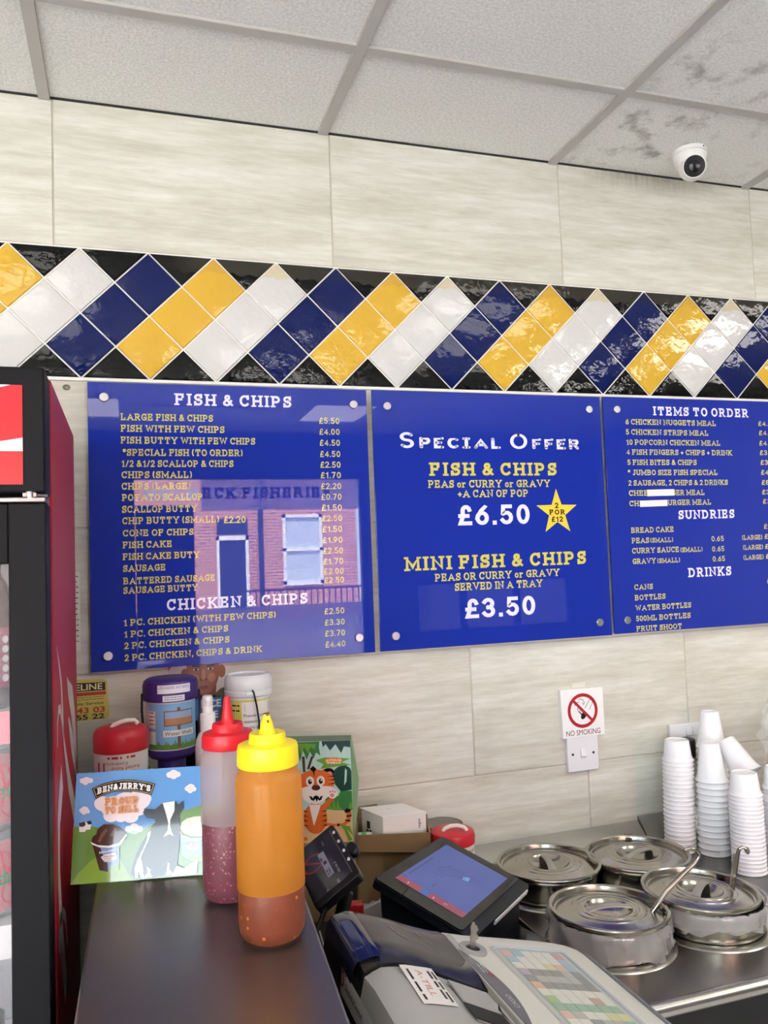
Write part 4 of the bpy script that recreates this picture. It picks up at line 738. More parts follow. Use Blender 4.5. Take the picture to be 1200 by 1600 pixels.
TIGER = [('tsky', [(0.0, 1.0), (1.0, 1.0), (1.0, 0.0), (0.0, 0.0)]), ('tsand', [(0.0, 0.34), (0.465, 0.324), (0.701, 0.315), (0.999, 0.324), (1.0, 0.0), (0.0, 0.0)]), ('tbush', [(0.593, 0.334), (0.623, 0.428), (0.703, 0.475), (0.802, 0.45), (0.843, 0.509), (1.001, 0.497), (0.998, 0.307), (0.741, 0.315)]), ('tgrass', [(0.593, 0.322), (0.623, 0.452), (0.652, 0.322)]), ('tgrass', [(0.652, 0.322), (0.679, 0.416), (0.711, 0.321)]), ('tgrass', [(0.711, 0.321), (0.734, 0.451), (0.771, 0.321)]), ('tgrass', [(0.771, 0.321), (0.79, 0.415), (0.83, 0.32)]), ('tgrass', [(0.83, 0.32), (0.846, 0.45), (0.89, 0.32)]), ('tgrass', [(0.89, 0.32), (0.902, 0.414), (0.95, 0.319)]), ('tgrass', [(0.95, 0.319), (0.958, 0.449), (1.011, 0.318)]), ('tdark', [(0.725, 0.688), (0.805, 0.735), (0.906, 0.762), (0.986, 0.723), (1.004, 0.688), (1.001, 0.508), (0.843, 0.497), (0.764, 0.569)]), ('tsky', [(0.916, 0.723), (0.941, 0.7), (0.928, 0.592), (0.893, 0.554), (0.904, 0.64)]), ('tleaf', [(0.821, 0.356), (0.812, 0.415), (0.862, 0.462), (1.001, 0.485), (1.0, 0.425), (0.94, 0.331), (0.9, 0.284)]), ('tdark', [(0.588, 0.998), (1.0, 0.998), (0.999, 0.928), (0.908, 0.939), (0.867, 0.873), (0.788, 0.963), (0.707, 0.902), (0.648, 0.968), (0.608, 0.938)]), ('tleaf', [(0.175, 0.995), (0.559, 0.997), (0.548, 0.938), (0.567, 0.854), (0.508, 0.89), (0.468, 0.83), (0.419, 0.901), (0.37, 0.818), (0.321, 0.913), (0.272, 0.806), (0.243, 0.913), (0.174, 0.842)]), ('tgrass', [(0.233, 0.984), (0.509, 0.973), (0.489, 0.914), (0.43, 0.949), (0.39, 0.878), (0.341, 0.949), (0.292, 0.865), (0.263, 0.948)]), ('ttrunk', [(0.301, 0.854), (0.341, 0.854), (0.346, 0.7), (0.311, 0.7)]), ('ttrunk', [(0.433, 0.854), (0.468, 0.848), (0.399, 0.724), (0.369, 0.73)]), ('tgrass', [(0.498, 0.813), (0.627, 0.837), (0.997, 0.819), (0.866, 0.783), (1.007, 0.753), (0.846, 0.747), (0.566, 0.724), (0.606, 0.771)]), ('torange2', [(0.876, 0.801), (0.869, 0.79), (0.847, 0.78), (0.814, 0.772), (0.773, 0.768), (0.73, 0.768), (0.69, 0.772), (0.657, 0.78), (0.636, 0.79), (0.628, 0.801), (0.636, 0.812), (0.658, 0.822), (0.69, 0.83), (0.731, 0.834), (0.774, 0.834), (0.814, 0.83), (0.847, 0.823), (0.869, 0.813)]), ('torange', [(0.602, 0.199), (0.74, 0.18), (0.859, 0.184), (0.909, 0.213), (0.92, 0.272), (0.89, 0.308), (0.92, 0.329), (0.97, 0.319), (0.99, 0.271), (0.959, 0.201), (0.888, 0.16), (0.739, 0.157), (0.601, 0.164)]), ('black', [(0.89, 0.308), (0.92, 0.329), (0.97, 0.319), (0.976, 0.295), (0.9, 0.284)]), ('black', [(0.91, 0.26), (0.986, 0.265), (0.985, 0.248), (0.913, 0.243)]), ('black', [(0.895, 0.219), (0.969, 0.212), (0.959, 0.195), (0.889, 0.207)]), ('black', [(0.779, 0.185), (0.809, 0.181), (0.809, 0.158), (0.779, 0.156)]), ('torange', [(0.637, 0.24), (0.627, 0.188), (0.597, 0.143), (0.552, 0.109), (0.497, 0.092), (0.438, 0.093), (0.384, 0.112), (0.339, 0.146), (0.311, 0.192), (0.301, 0.244), (0.311, 0.295), (0.34, 0.341), (0.385, 0.374), (0.44, 0.392), (0.499, 0.391), (0.554, 0.373), (0.599, 0.338), (0.628, 0.292)]), ('torange', [(0.544, 0.358), (0.643, 0.416), (0.713, 0.451), (0.752, 0.427), (0.662, 0.357), (0.583, 0.311)]), ('tcream', [(0.387, 0.377), (0.554, 0.376), (0.504, 0.277), (0.444, 0.166), (0.416, 0.266)]), ('black', [(0.632, 0.322), (0.553, 0.306), (0.626, 0.308)]), ('black', [(0.309, 0.325), (0.377, 0.308), (0.313, 0.311)]), ('black', [(0.632, 0.275), (0.553, 0.26), (0.626, 0.261)]), ('black', [(0.309, 0.279), (0.377, 0.262), (0.312, 0.265)]), ('black', [(0.631, 0.228), (0.552, 0.213), (0.625, 0.214)]), ('black', [(0.308, 0.232), (0.376, 0.215), (0.312, 0.218)]), ('black', [(0.631, 0.181), (0.552, 0.166), (0.625, 0.167)]), ('black', [(0.308, 0.186), (0.376, 0.168), (0.312, 0.172)]), ('torange', [(0.751, 0.682), (0.745, 0.666), (0.728, 0.653), (0.703, 0.643), (0.671, 0.638), (0.638, 0.638), (0.607, 0.643), (0.582, 0.653), (0.566, 0.667), (0.56, 0.682), (0.566, 0.698), (0.583, 0.711), (0.608, 0.721), (0.639, 0.727), (0.672, 0.726), (0.703, 0.721), (0.729, 0.711), (0.745, 0.697)]), ('black', [(0.755, 0.694), (0.75, 0.681), (0.736, 0.669), (0.715, 0.661), (0.689, 0.656), (0.661, 0.657), (0.635, 0.661), (0.614, 0.67), (0.6, 0.681), (0.596, 0.694), (0.601, 0.707), (0.615, 0.718), (0.636, 0.727), (0.662, 0.731), (0.689, 0.731), (0.715, 0.727), (0.736, 0.718), (0.75, 0.707)]), ('tpink', [(0.729, 0.676), (0.726, 0.669), (0.719, 0.662), (0.709, 0.658), (0.696, 0.655), (0.682, 0.655), (0.669, 0.658), (0.658, 0.662), (0.652, 0.669), (0.649, 0.676), (0.652, 0.683), (0.659, 0.69), (0.669, 0.695), (0.682, 0.697), (0.696, 0.697), (0.709, 0.695), (0.72, 0.69), (0.726, 0.683)]), ('torange', [(0.76, 0.593), (0.743, 0.549), (0.695, 0.511), (0.622, 0.483), (0.533, 0.468), (0.439, 0.469), (0.351, 0.484), (0.279, 0.513), (0.233, 0.551), (0.217, 0.595), (0.233, 0.638), (0.28, 0.676), (0.352, 0.704), (0.44, 0.719), (0.535, 0.719), (0.624, 0.704), (0.696, 0.675), (0.744, 0.637)]), ('tcream', [(0.242, 0.536), (0.368, 0.559), (0.486, 0.535), (0.605, 0.558), (0.733, 0.545), (0.703, 0.475), (0.623, 0.428), (0.544, 0.393), (0.475, 0.38), (0.387, 0.395), (0.309, 0.43)]), ('black', [(0.755, 0.658), (0.655, 0.646), (0.76, 0.644)]), ('black', [(0.754, 0.622), (0.655, 0.611), (0.76, 0.608)]), ('black', [(0.754, 0.587), (0.654, 0.575), (0.76, 0.573)]), ('black', [(0.409, 0.73), (0.458, 0.759), (0.507, 0.724), (0.473, 0.7), (0.477, 0.641), (0.452, 0.7)]), ('tcream', [(0.467, 0.606), (0.463, 0.589), (0.453, 0.574), (0.437, 0.563), (0.418, 0.557), (0.397, 0.557), (0.378, 0.563), (0.363, 0.574), (0.353, 0.589), (0.349, 0.606), (0.353, 0.623), (0.363, 0.638), (0.379, 0.649), (0.398, 0.655), (0.418, 0.655), (0.438, 0.649), (0.453, 0.637), (0.463, 0.623)]), ('tcream', [(0.621, 0.607), (0.617, 0.59), (0.607, 0.576), (0.591, 0.565), (0.571, 0.559), (0.551, 0.559), (0.532, 0.565), (0.516, 0.576), (0.506, 0.591), (0.502, 0.608), (0.506, 0.625), (0.516, 0.64), (0.532, 0.651), (0.552, 0.657), (0.572, 0.657), (0.591, 0.651), (0.607, 0.639), (0.617, 0.624)]), ('black', [(0.435, 0.603), (0.434, 0.594), (0.429, 0.587), (0.422, 0.581), (0.413, 0.578), (0.403, 0.578), (0.394, 0.581), (0.387, 0.587), (0.382, 0.595), (0.38, 0.604), (0.382, 0.612), (0.387, 0.62), (0.394, 0.626), (0.403, 0.629), (0.413, 0.629), (0.422, 0.626), (0.429, 0.62), (0.434, 0.612)]), ('black', [(0.589, 0.605), (0.587, 0.596), (0.583, 0.588), (0.575, 0.583), (0.566, 0.58), (0.556, 0.58), (0.547, 0.583), (0.54, 0.589), (0.535, 0.596), (0.534, 0.605), (0.536, 0.614), (0.54, 0.622), (0.548, 0.628), (0.557, 0.631), (0.566, 0.631), (0.575, 0.628), (0.583, 0.622), (0.588, 0.614)]), ('white', [(0.426, 0.613), (0.425, 0.61), (0.423, 0.607), (0.421, 0.605), (0.417, 0.604), (0.414, 0.604), (0.411, 0.605), (0.408, 0.607), (0.407, 0.61), (0.406, 0.613), (0.407, 0.616), (0.408, 0.619), (0.411, 0.621), (0.414, 0.622), (0.418, 0.622), (0.421, 0.621), (0.423, 0.619), (0.425, 0.616)]), ('white', [(0.579, 0.615), (0.579, 0.611), (0.577, 0.609), (0.574, 0.607), (0.571, 0.605), (0.568, 0.605), (0.564, 0.607), (0.562, 0.609), (0.56, 0.612), (0.56, 0.615), (0.56, 0.618), (0.562, 0.621), (0.565, 0.623), (0.568, 0.624), (0.571, 0.624), (0.574, 0.623), (0.577, 0.621), (0.579, 0.618)]), ('tcream', [(0.506, 0.511), (0.5, 0.494), (0.485, 0.48), (0.461, 0.469), (0.432, 0.463), (0.402, 0.463), (0.373, 0.469), (0.35, 0.48), (0.334, 0.495), (0.329, 0.512), (0.335, 0.529), (0.35, 0.544), (0.373, 0.555), (0.402, 0.56), (0.433, 0.56), (0.462, 0.554), (0.485, 0.543), (0.5, 0.528)]), ('tcream', [(0.65, 0.51), (0.644, 0.493), (0.629, 0.479), (0.605, 0.468), (0.576, 0.462), (0.545, 0.462), (0.516, 0.468), (0.493, 0.479), (0.477, 0.494), (0.472, 0.511), (0.478, 0.528), (0.493, 0.543), (0.517, 0.554), (0.546, 0.56), (0.577, 0.56), (0.606, 0.554), (0.629, 0.542), (0.644, 0.527)]), ('ttrunk', [(0.553, 0.542), (0.549, 0.533), (0.538, 0.525), (0.521, 0.519), (0.501, 0.516), (0.479, 0.516), (0.458, 0.52), (0.442, 0.525), (0.431, 0.533), (0.427, 0.542), (0.431, 0.551), (0.442, 0.559), (0.459, 0.564), (0.479, 0.567), (0.501, 0.567), (0.522, 0.564), (0.538, 0.558), (0.549, 0.55)]), ('black', [(0.388, 0.465), (0.446, 0.453), (0.486, 0.47), (0.535, 0.452), (0.584, 0.464), (0.564, 0.423), (0.485, 0.406), (0.417, 0.424)]), ('white', [(0.431, 0.455), (0.45, 0.453), (0.442, 0.439)]), ('white', [(0.525, 0.452), (0.548, 0.457), (0.537, 0.438)]), ('white', [(0.456, 0.413), (0.476, 0.434), (0.489, 0.41)]), ('white', [(0.501, 0.41), (0.513, 0.431), (0.528, 0.415)]), ('tcream', [(0.794, 0.48), (0.79, 0.463), (0.777, 0.448), (0.758, 0.437), (0.735, 0.431), (0.71, 0.432), (0.687, 0.438), (0.668, 0.449), (0.656, 0.464), (0.651, 0.481), (0.656, 0.498), (0.668, 0.513), (0.687, 0.524), (0.711, 0.529), (0.736, 0.529), (0.759, 0.523), (0.778, 0.512), (0.79, 0.497)]), ('tpink', [(0.75, 0.462), (0.748, 0.455), (0.743, 0.449), (0.734, 0.444), (0.724, 0.442), (0.713, 0.442), (0.703, 0.444), (0.694, 0.449), (0.689, 0.456), (0.687, 0.463), (0.689, 0.47), (0.694, 0.477), (0.703, 0.481), (0.713, 0.484), (0.724, 0.484), (0.735, 0.481), (0.743, 0.476), (0.749, 0.47)]), ('tpink', [(0.707, 0.498), (0.706, 0.495), (0.704, 0.491), (0.7, 0.489), (0.695, 0.488), (0.691, 0.488), (0.686, 0.489), (0.682, 0.492), (0.68, 0.495), (0.679, 0.498), (0.68, 0.502), (0.683, 0.505), (0.686, 0.508), (0.691, 0.509), (0.696, 0.509), (0.7, 0.507), (0.704, 0.505), (0.706, 0.502)]), ('tpink', [(0.741, 0.505), (0.74, 0.502), (0.738, 0.498), (0.734, 0.496), (0.729, 0.495), (0.724, 0.495), (0.72, 0.496), (0.716, 0.498), (0.714, 0.502), (0.713, 0.505), (0.714, 0.509), (0.716, 0.512), (0.72, 0.514), (0.725, 0.516), (0.73, 0.516), (0.734, 0.514), (0.738, 0.512), (0.74, 0.509)]), ('tpink', [(0.773, 0.495), (0.772, 0.492), (0.769, 0.489), (0.766, 0.486), (0.761, 0.485), (0.756, 0.485), (0.752, 0.486), (0.748, 0.489), (0.746, 0.492), (0.745, 0.496), (0.746, 0.499), (0.748, 0.502), (0.752, 0.505), (0.756, 0.506), (0.761, 0.506), (0.766, 0.505), (0.77, 0.502), (0.772, 0.499)]), ('torange', [(0.352, 0.046), (0.35, 0.04), (0.344, 0.034), (0.335, 0.03), (0.323, 0.028), (0.311, 0.028), (0.3, 0.031), (0.291, 0.035), (0.285, 0.041), (0.282, 0.047), (0.285, 0.053), (0.291, 0.059), (0.3, 0.063), (0.311, 0.065), (0.323, 0.065), (0.335, 0.062), (0.344, 0.058), (0.35, 0.052)]), ('tgrass', [(0.799, 0.191), (0.898, 0.143), (0.986, 0.024), (0.936, 0.007), (0.878, 0.119)]), ('tgrass', [(0.859, 0.167), (0.958, 0.154), (1.001, 0.059), (0.938, 0.107)])]
def cylmap(cx, cy, r, z0, a0=0., flip=False, taper=0.):
    """print wrapped on a round tin: u along the girth, v up; a0 turns the middle of the print (radians, 0 = towards -Y)"""
    def fn(u, v):
        if flip: u, v = -u, -v
        rr = r + taper*v; a = a0 + u/r
        return (cx + rr*math.sin(a), cy - rr*math.cos(a), z0 + v)
    return fn
def wrap(mb, fn, u0, u1, v0, v1, mi=0, n=16):
    mb.grid([[fn(u0 + (u1-u0)*k/n, v) for k in range(n+1)] for v in (v0, v1)], mi)
# ------------------------------------------------------------------ drinks cooler
Mblk = mat('black_cooler_frame', (20, 21, 24), .5, spec=.12); Mred2 = mat('red_cooler_side', (176, 28, 48), .45, spec=.3)
cl = thing('drinks_cooler', 'tall black and red glass door drinks cooler at the left edge', 'drinks cooler', (-.29, -.37, 0))
FX0, FX1, FY0, FY1, FZ = -.62, .038, -.655, -.089, 1.866
mb = MB()
mb.box((FX0, FY1-.02, .02), (FX1-.004, FY1, FZ)); mb.box((FX0, -.585, .02), (FX0+.02, FY1, FZ)); mb.box((FX0, -.585, FZ-.03), (FX1-.004, FY1, FZ)); mb.box((FX0, -.585, .02), (FX1-.004, FY1, .16)); mb.box((FX0, -.585, 1.69), (FX1-.004, -.56, FZ)); mb.box((FX1-.02, -.585, .02), (FX1-.0045, FY1, FZ))
mb.build('cabinet', mat('pale_cooler_lining', (176, 178, 184), .5), cl, world=True, smooth=0)
mb = MB(); mb.box((FX1-.004, -.58, .03), (FX1, FY1, FZ)); sp = mb.build('side_panel', Mred2, cl, world=True, smooth=0)
mb = MB(); fn = lambda a, b: (FX1+.0004, a, b)
def ribbon(pts, ws):
    o = len(mb.v); n = len(pts); P = [Vector(p) for p in pts]
    for i in range(n):
        t_ = (P[min(i+1, n-1)] - P[max(i-1, 0)]).normalized(); nn = Vector((-t_.y, t_.x))*ws[i]/2
        mb.v += [fn(P[i].x+nn.x, P[i].y+nn.y), fn(P[i].x-nn.x, P[i].y-nn.y)]
    for i in range(n-1): mb.f.append((o+2*i, o+2*i+1, o+2*i+3, o+2*i+2)); mb.m.append(0)
ribbon([(-.535,1.496),(-.499,1.468),(-.462,1.434),(-.442,1.388),(-.426,1.342)], [.002,.012,.02,.022,.006])
ribbon([(-.54,1.357),(-.536,1.388),(-.514,1.404),(-.483,1.401),(-.459,1.382),(-.411,1.33),(-.328,1.258),(-.218,1.186),(-.15,1.16)], [.012,.012,.014,.014,.014,.02,.036,.04,.02])
ribbon([(-.345,1.43),(-.321,1.41),(-.235,1.374),(-.182,1.324),(-.12,1.25)], [.004,.026,.06,.06,.02])
ribbon([(-.33,1.36),(-.311,1.352),(-.248,1.306),(-.193,1.272),(-.12,1.21)], [.004,.016,.04,.04,.01])
ribbon([(-.465,1.30),(-.519,1.264),(-.531,1.252),(-.536,1.214),(-.537,1.176),(-.51,1.087),(-.44,.98)], [.05,.046,.04,.03,.034,.05,.04])
ribbon([(-.50,1.06),(-.545,1.09),(-.548,1.108),(-.526,1.117),(-.475,1.108),(-.434,1.082),(-.4,1.03)], [.01,.014,.014,.014,.016,.016,.01])
ob = mb.build('script_lettering', mat('white_script', (222, 214, 214), .3), sp, smooth=0, recalc=False)
for v in ob.data.vertices: v.co -= Vector(ORG[cl.name])
hd = MB(); hd.box((FX0, FY0, 1.703), (FX1-.001, -.582, FZ)); hd = hd.build('header_box', Mblk, cl, world=True, bevel=.003)
mb = MB(); mb.box((-.575, FY0-.0012, 1.7137), (.0105, FY0+.001, 1.8416)); sgn = mb.build('header_sign', mat('red_header_sign', (224, 28, 42), .25, emit=.05), hd, smooth=0)
for v in sgn.data.vertices: v.co -= Vector(ORG[cl.name])
mb = MB(); fn = lambda a, b: (a, FY0-.0016, b)
poly(mb, [(.0105, 1.7563), (.0105, 1.7735), (-.02, 1.768), (-.07, 1.764), (-.14, 1.766), (-.22, 1.774), (-.22, 1.766), (-.14, 1.755), (-.07, 1.7535), (-.02, 1.7563)], fn)
poly(mb, [(-.02, 1.8416), (-.003, 1.8416), (-.03, 1.834), (-.05, 1.832)], fn)
for k in range(5): disc(mb, -.27-.06*k, 1.785, .022, .03, fn)
ob = mb.build('white_wave', mat('white_wave', (244, 242, 242), .3), cl, world=True, smooth=0, recalc=False)
dz0, dz1 = .17, 1.690
mb = MB()
for lo, hi in (((-.0075, dz0), (FX1-.001, dz1)), ((FX0, dz0), (FX0+.05, dz1)), ((FX0+.05, 1.6135), (-.0075, dz1)), ((FX0+.05, dz0), (-.0075, dz0+.07))): mb.box((lo[0], FY0, lo[1]), (hi[0], -.592, hi[1]))
dr = mb.build('door', Mblk, cl, world=True, bevel=.002)
def sub(mb, name, m, par, th, **k):
    ob = mb.build(name, m, par, **k); o = Vector(ORG[th.name])
    for v in ob.data.vertices: v.co -= o
    return ob
mb = MB(); mb.box((FX0+.05, -.622, dz0+.07), (-.0075, -.617, 1.6135)); sub(mb, 'door_glass', thin('cooler_glass', (220, 226, 230), .9, .03), dr, cl, smooth=0)
mb = MB(); mb.box((FX0, FY0-.002, 1.6905), (FX1-.001, -.60, 1.6975)); mb.build('chrome_trim', mat('chrome', (150, 150, 154), .28, metal=1), cl, world=True, bevel=.0015)
mb = MB(); mb.lathe([(.0065, 1.696), (.0065, 1.7045)], (.0185, FY0+.004, 0), 20); mb.box((.010, FY0-.001, 1.698), (.026, FY0+.03, 1.703)); mb.tube([(.026, FY0+.002, 1.7), (.0375, FY0+.01, 1.7)], .002, 8); mb.build('hinge', mat('chrome', (150, 150, 154), .28, metal=1), cl, world=True)
Mwire = mat('white_shelf', (236, 236, 238), .4)
for z in (1.418, 1.142, .80, .50):
    mb = MB(); mb.box((FX0+.025, -.575, z-.008), (FX1-.024, -.12, z)); sh = mb.build('shelf', Mwire, cl, world=True, smooth=0)
    mb = MB(); mb.box((FX0+.025, -.581, z-.042), (FX1-.024, -.576, z+.001)); sub(mb, 'price_strip', mat('pink_price_strip', (232, 120, 140), .4) if z > 1.3 else Mwire, sh, cl, smooth=0)
mb = MB(); mb.box((FX1-.03, -.583, .2), (FX1-.022, -.577, 1.66)); mb.build('light_strip', mat('cooler_light', (240, 246, 255), .5, emit=.6), cl, world=True, smooth=0)
def can(x, y, z, lab_, c1, c2, c3, word):
    t = thing('drink_can', lab_, 'can', (x, y, z), group='cans in the drinks cooler')
    mb = MB(); mb.lathe([(.024, 0), (.027, .002), (.0325, .011), (.033, .02), (.033, .094), (.0305, .102), (.0265, .109), (.0275, .112), (.0265, .113), (.0255, .109), (.002, .108)], (0, 0, 0), 28, mis=[1,1,0,0,0,1,1,1,1,1,1]); mb.build('can_body', [c1, mat('can_metal', (200, 200, 202), .3, metal=1)], t)
    mb = MB(); f_ = cylmap(0, 0, .0334, 0, .5); disc(mb, -.002, .07, .017, .02, f_); disc(mb, .012, .035, .014, .016, f_); mb.build('fruit_print', c2, t, recalc=False)
    mb = MB(); f_ = cylmap(0, 0, .0336, 0, .55); sans(mb, word, -.008, .046, .018, f_, bold=.03); mb.build('can_name', c3, t, recalc=False)
Mcan = mat('pale_red_can', (226, 130, 140), .25, metal=.3); Mfr = mat('strawberry_print', (206, 40, 60), .3); Mgr = mat('green_print', (40, 130, 80), .3)
can(-.046, -.53, 1.142, 'red and white strawberry drink can on the lower visible cooler shelf, bottom of its pair', Mcan, Mfr, Mgr, 'da')
can(-.046, -.53, 1.256, 'red and white strawberry drink can on top of another can in the drinks cooler', Mcan, Mfr, Mgr, 'mi')
def pbottle(x, y, z, lab_, liquid, labm):
    t = thing('drink_bottle', lab_, 'bottle', (x, y, z), group='bottles in the drinks cooler')
    mb = MB(); mb.lathe([(.026, 0), (.031, .004), (.032, .02), (.03, .055), (.032, .09), (.032, .13), (.024, .165), (.0135, .185), (.0135, .195)], (0,0,0), 28); mb.build('bottle_body', liquid, t)
    mb = MB(); mb.lathe([(.0145, .195), (.0145, .21), (.012, .212)], (0,0,0), 24); mb.build('cap', mat('black_cap', (25, 25, 28), .4), t)
    mb = MB(); f_ = cylmap(0, 0, .0326, 0, .3); wrap(mb, f_, -.1, .1, .03, .11, n=32); mb.build('label', labm, t, recalc=False)
    mb = MB(); f_ = cylmap(0, 0, .0329, 0, .62)
    for k in range(5): disc(mb, .004, .042+.013*k, .0045, .0052, f_)
    wiggle_lines(mb, -.02, -.004, .1, 6, .01, .003, f_); mb.build('label_print', mat('white_print', (240, 232, 240), .4), t, recalc=False)
pbottle(-.047, -.53, 1.418, 'dark purple drink bottle with a pink label on the upper visible cooler shelf', mat('dark_purple_drink', (60, 20, 44), .15), mat('magenta_label', (150, 40, 92), .3))
pbottle(-.047, -.53, .80, 'clear water bottle low in the drinks cooler', mat('clear_water', (150, 165, 178), .1, spec=.6), mat('pale_blue_label', (190, 210, 226), .3))

# ------------------------------------------------------------------ steel service counter running out from the wall
t = thing('service_counter', 'narrow stainless steel service counter carrying the two sauce bottles', 'counter', (.22, -.68, 0))
top = [(.094, -.006), (.402, -.006), (.3115, -1.35), (.0675, -1.35)]
Mtop = mat('brushed_steel_top', (128, 122, 120), .34, metal=.9, bump=((300, 6, 300), .06, .001))
mb = MB(); mb.prism(top, lambda u, v, d: (u, v, d), 1.118, 1.15); mb.build('steel_top', Mtop, t, world=True, bevel=.004, seg=3)
mb = MB(); mb.prism([(.108, -.006), (.386, -.006), (.298, -1.33), (.082, -1.33)], lambda u, v, d: (u, v, d), 0, 1.1185); mb.build('counter_body', mat('dark_counter_panel', (44, 38, 40), .3), t, world=True, bevel=.002)

# ------------------------------------------------------------------ ice cream board
U = Vector((.98014, -.19835, 0)); Bk = Vector((.19835, .98014, 0)); th_ = R(14.8); Vv = Vector((0,0,1))*math.cos(th_) + Bk*math.sin(th_); Nn = U.cross(Vv)
O = Vector((.0497, -.490, 1.1503)); PW, PH = .211, .153
pf = lambda d: (lambda u, v: tuple(O + U*(u*PW) + Vv*(v*PH) + Nn*d))
t = thing('ice_cream_board', 'ice cream advertising board with a cow, leaning on the steel counter', 'advert board', tuple(O + U*PW/2))
mb = MB(); f0 = lambda u, v, d: tuple(O + U*(u*PW) + Vv*(v*PH) + Nn*d)
mb.prism([(0,0),(1,0),(1,1),(0,1)], f0, -.003, 0); mb.build('board', mat('board_sky_blue', (112, 170, 232), .06, coat=1), t, world=True, smooth=0)
mb = MB(); s0 = O + U*.09 + Vv*.12 - Nn*.003; s1 = Vector((s0.x + .02, s0.y + .085, 1.1515))
mb.add([s0 - U*.02, s0 + U*.02, s1 + U*.035, s1 - U*.035], [(0,1,2,3)]); ob = mb.build('easel_strut', mat('grey_card', (150, 148, 144), .7), t, world=True, smooth=0, recalc=False); so = ob.modifiers.new('s', 'SOLIDIFY'); so.thickness = .002; so.offset = 0
PC = {'sky': None, 'hill': (104, 150, 62), 'hill2': (140, 178, 66), 'cloud': (244, 236, 240), 'banner': (44, 36, 32), 'gold': (206, 184, 130), 'white': (246, 246, 244), 'black': (30, 32, 34), 'choc': (74, 44, 36), 'choc2': (120, 84, 66), 'tubblue': (132, 166, 214), 'cream': (234, 230, 206), 'cream2': (200, 196, 160)}
def flat_art(items, colours, fnmaker, t, groups, d0=.0003, dd=.00005, rough=.14):
    """coloured print shapes; one part per motif"""
    mbs = {}; ms = {}
    for i, (c, pts) in enumerate(items):
        if colours.get(c) is None: continue
        g = groups(i, c); mb = mbs.setdefault(g, MB()); L_ = ms.setdefault(g, [])
        if c not in L_: L_.append(c)
        if Vector((pts[0][0], pts[0][1])) == Vector((pts[-1][0], pts[-1][1])): pts = pts[:-1]
        poly(mb, pts, fnmaker(d0 + dd*i), L_.index(c))
    for g, mb in mbs.items():
        mb.build(g, [mat('print_' + c, colours[c], rough, coat=.7 if rough < .2 else .3) for c in ms[g]], t, world=True, smooth=0, recalc=False)
flat_art(POSTER, PC, pf, t, lambda i, c: 'printed_picture')
f_ = pf(.0062); mb = MB()
def bowmap(u, v):   # lettering that follows the arched banner
    x = .150 + u; y = .8*0 + .795 + v - ((u-.19)**2)*1.15 + .036 - .02*u
    return f_(x, y)
slab(mb, "BEN&JERRY'S", .006, 0, .058, bowmap, .365, t=.24, gap=.12); mb.build('arched_title', mat('print_white', (246, 246, 244), .14, coat=.4), t, world=True, smooth=0, recalc=False)
mb = MB(); slab(mb, 'PROUD', .212, .684, .07, f_, .23, t=.25, gap=.1); slab(mb, 'TO SELL', .212, .606, .068, f_, .23, t=.25, gap=.1); mb.build('orange_slogan', mat('print_orange', (214, 134, 56), .2, coat=.4), t, world=True, smooth=0, recalc=False)
mb = MB(); slab(mb, "BEN&JERRY'S", .188, .256, .018, lambda a, b: f_(a, b + (a-.188)*.14), .13, t=.24); slab(mb, "BEN&JERRY'S", .755, .312, .02, f_, .125, t=.24); mb.build('tub_brand', mat('print_white', (246, 246, 244), .14, coat=.4), t, world=True, smooth=0, recalc=False)
mb = MB(); sans(mb, 'Chocolate', .206, .222, .018, f_, .09); sans(mb, 'Fudge', .222, .203, .014, f_, .05); sans(mb, 'Brownie', .215, .183, .014, f_, .07); sans(mb, 'Cookie', .782, .276, .016, f_, .062); sans(mb, 'Dough', .786, .256, .016, f_, .052); mb.build('tub_flavour', mat('print_brown', (120, 60, 46), .3), t, world=True, smooth=0, recalc=False)

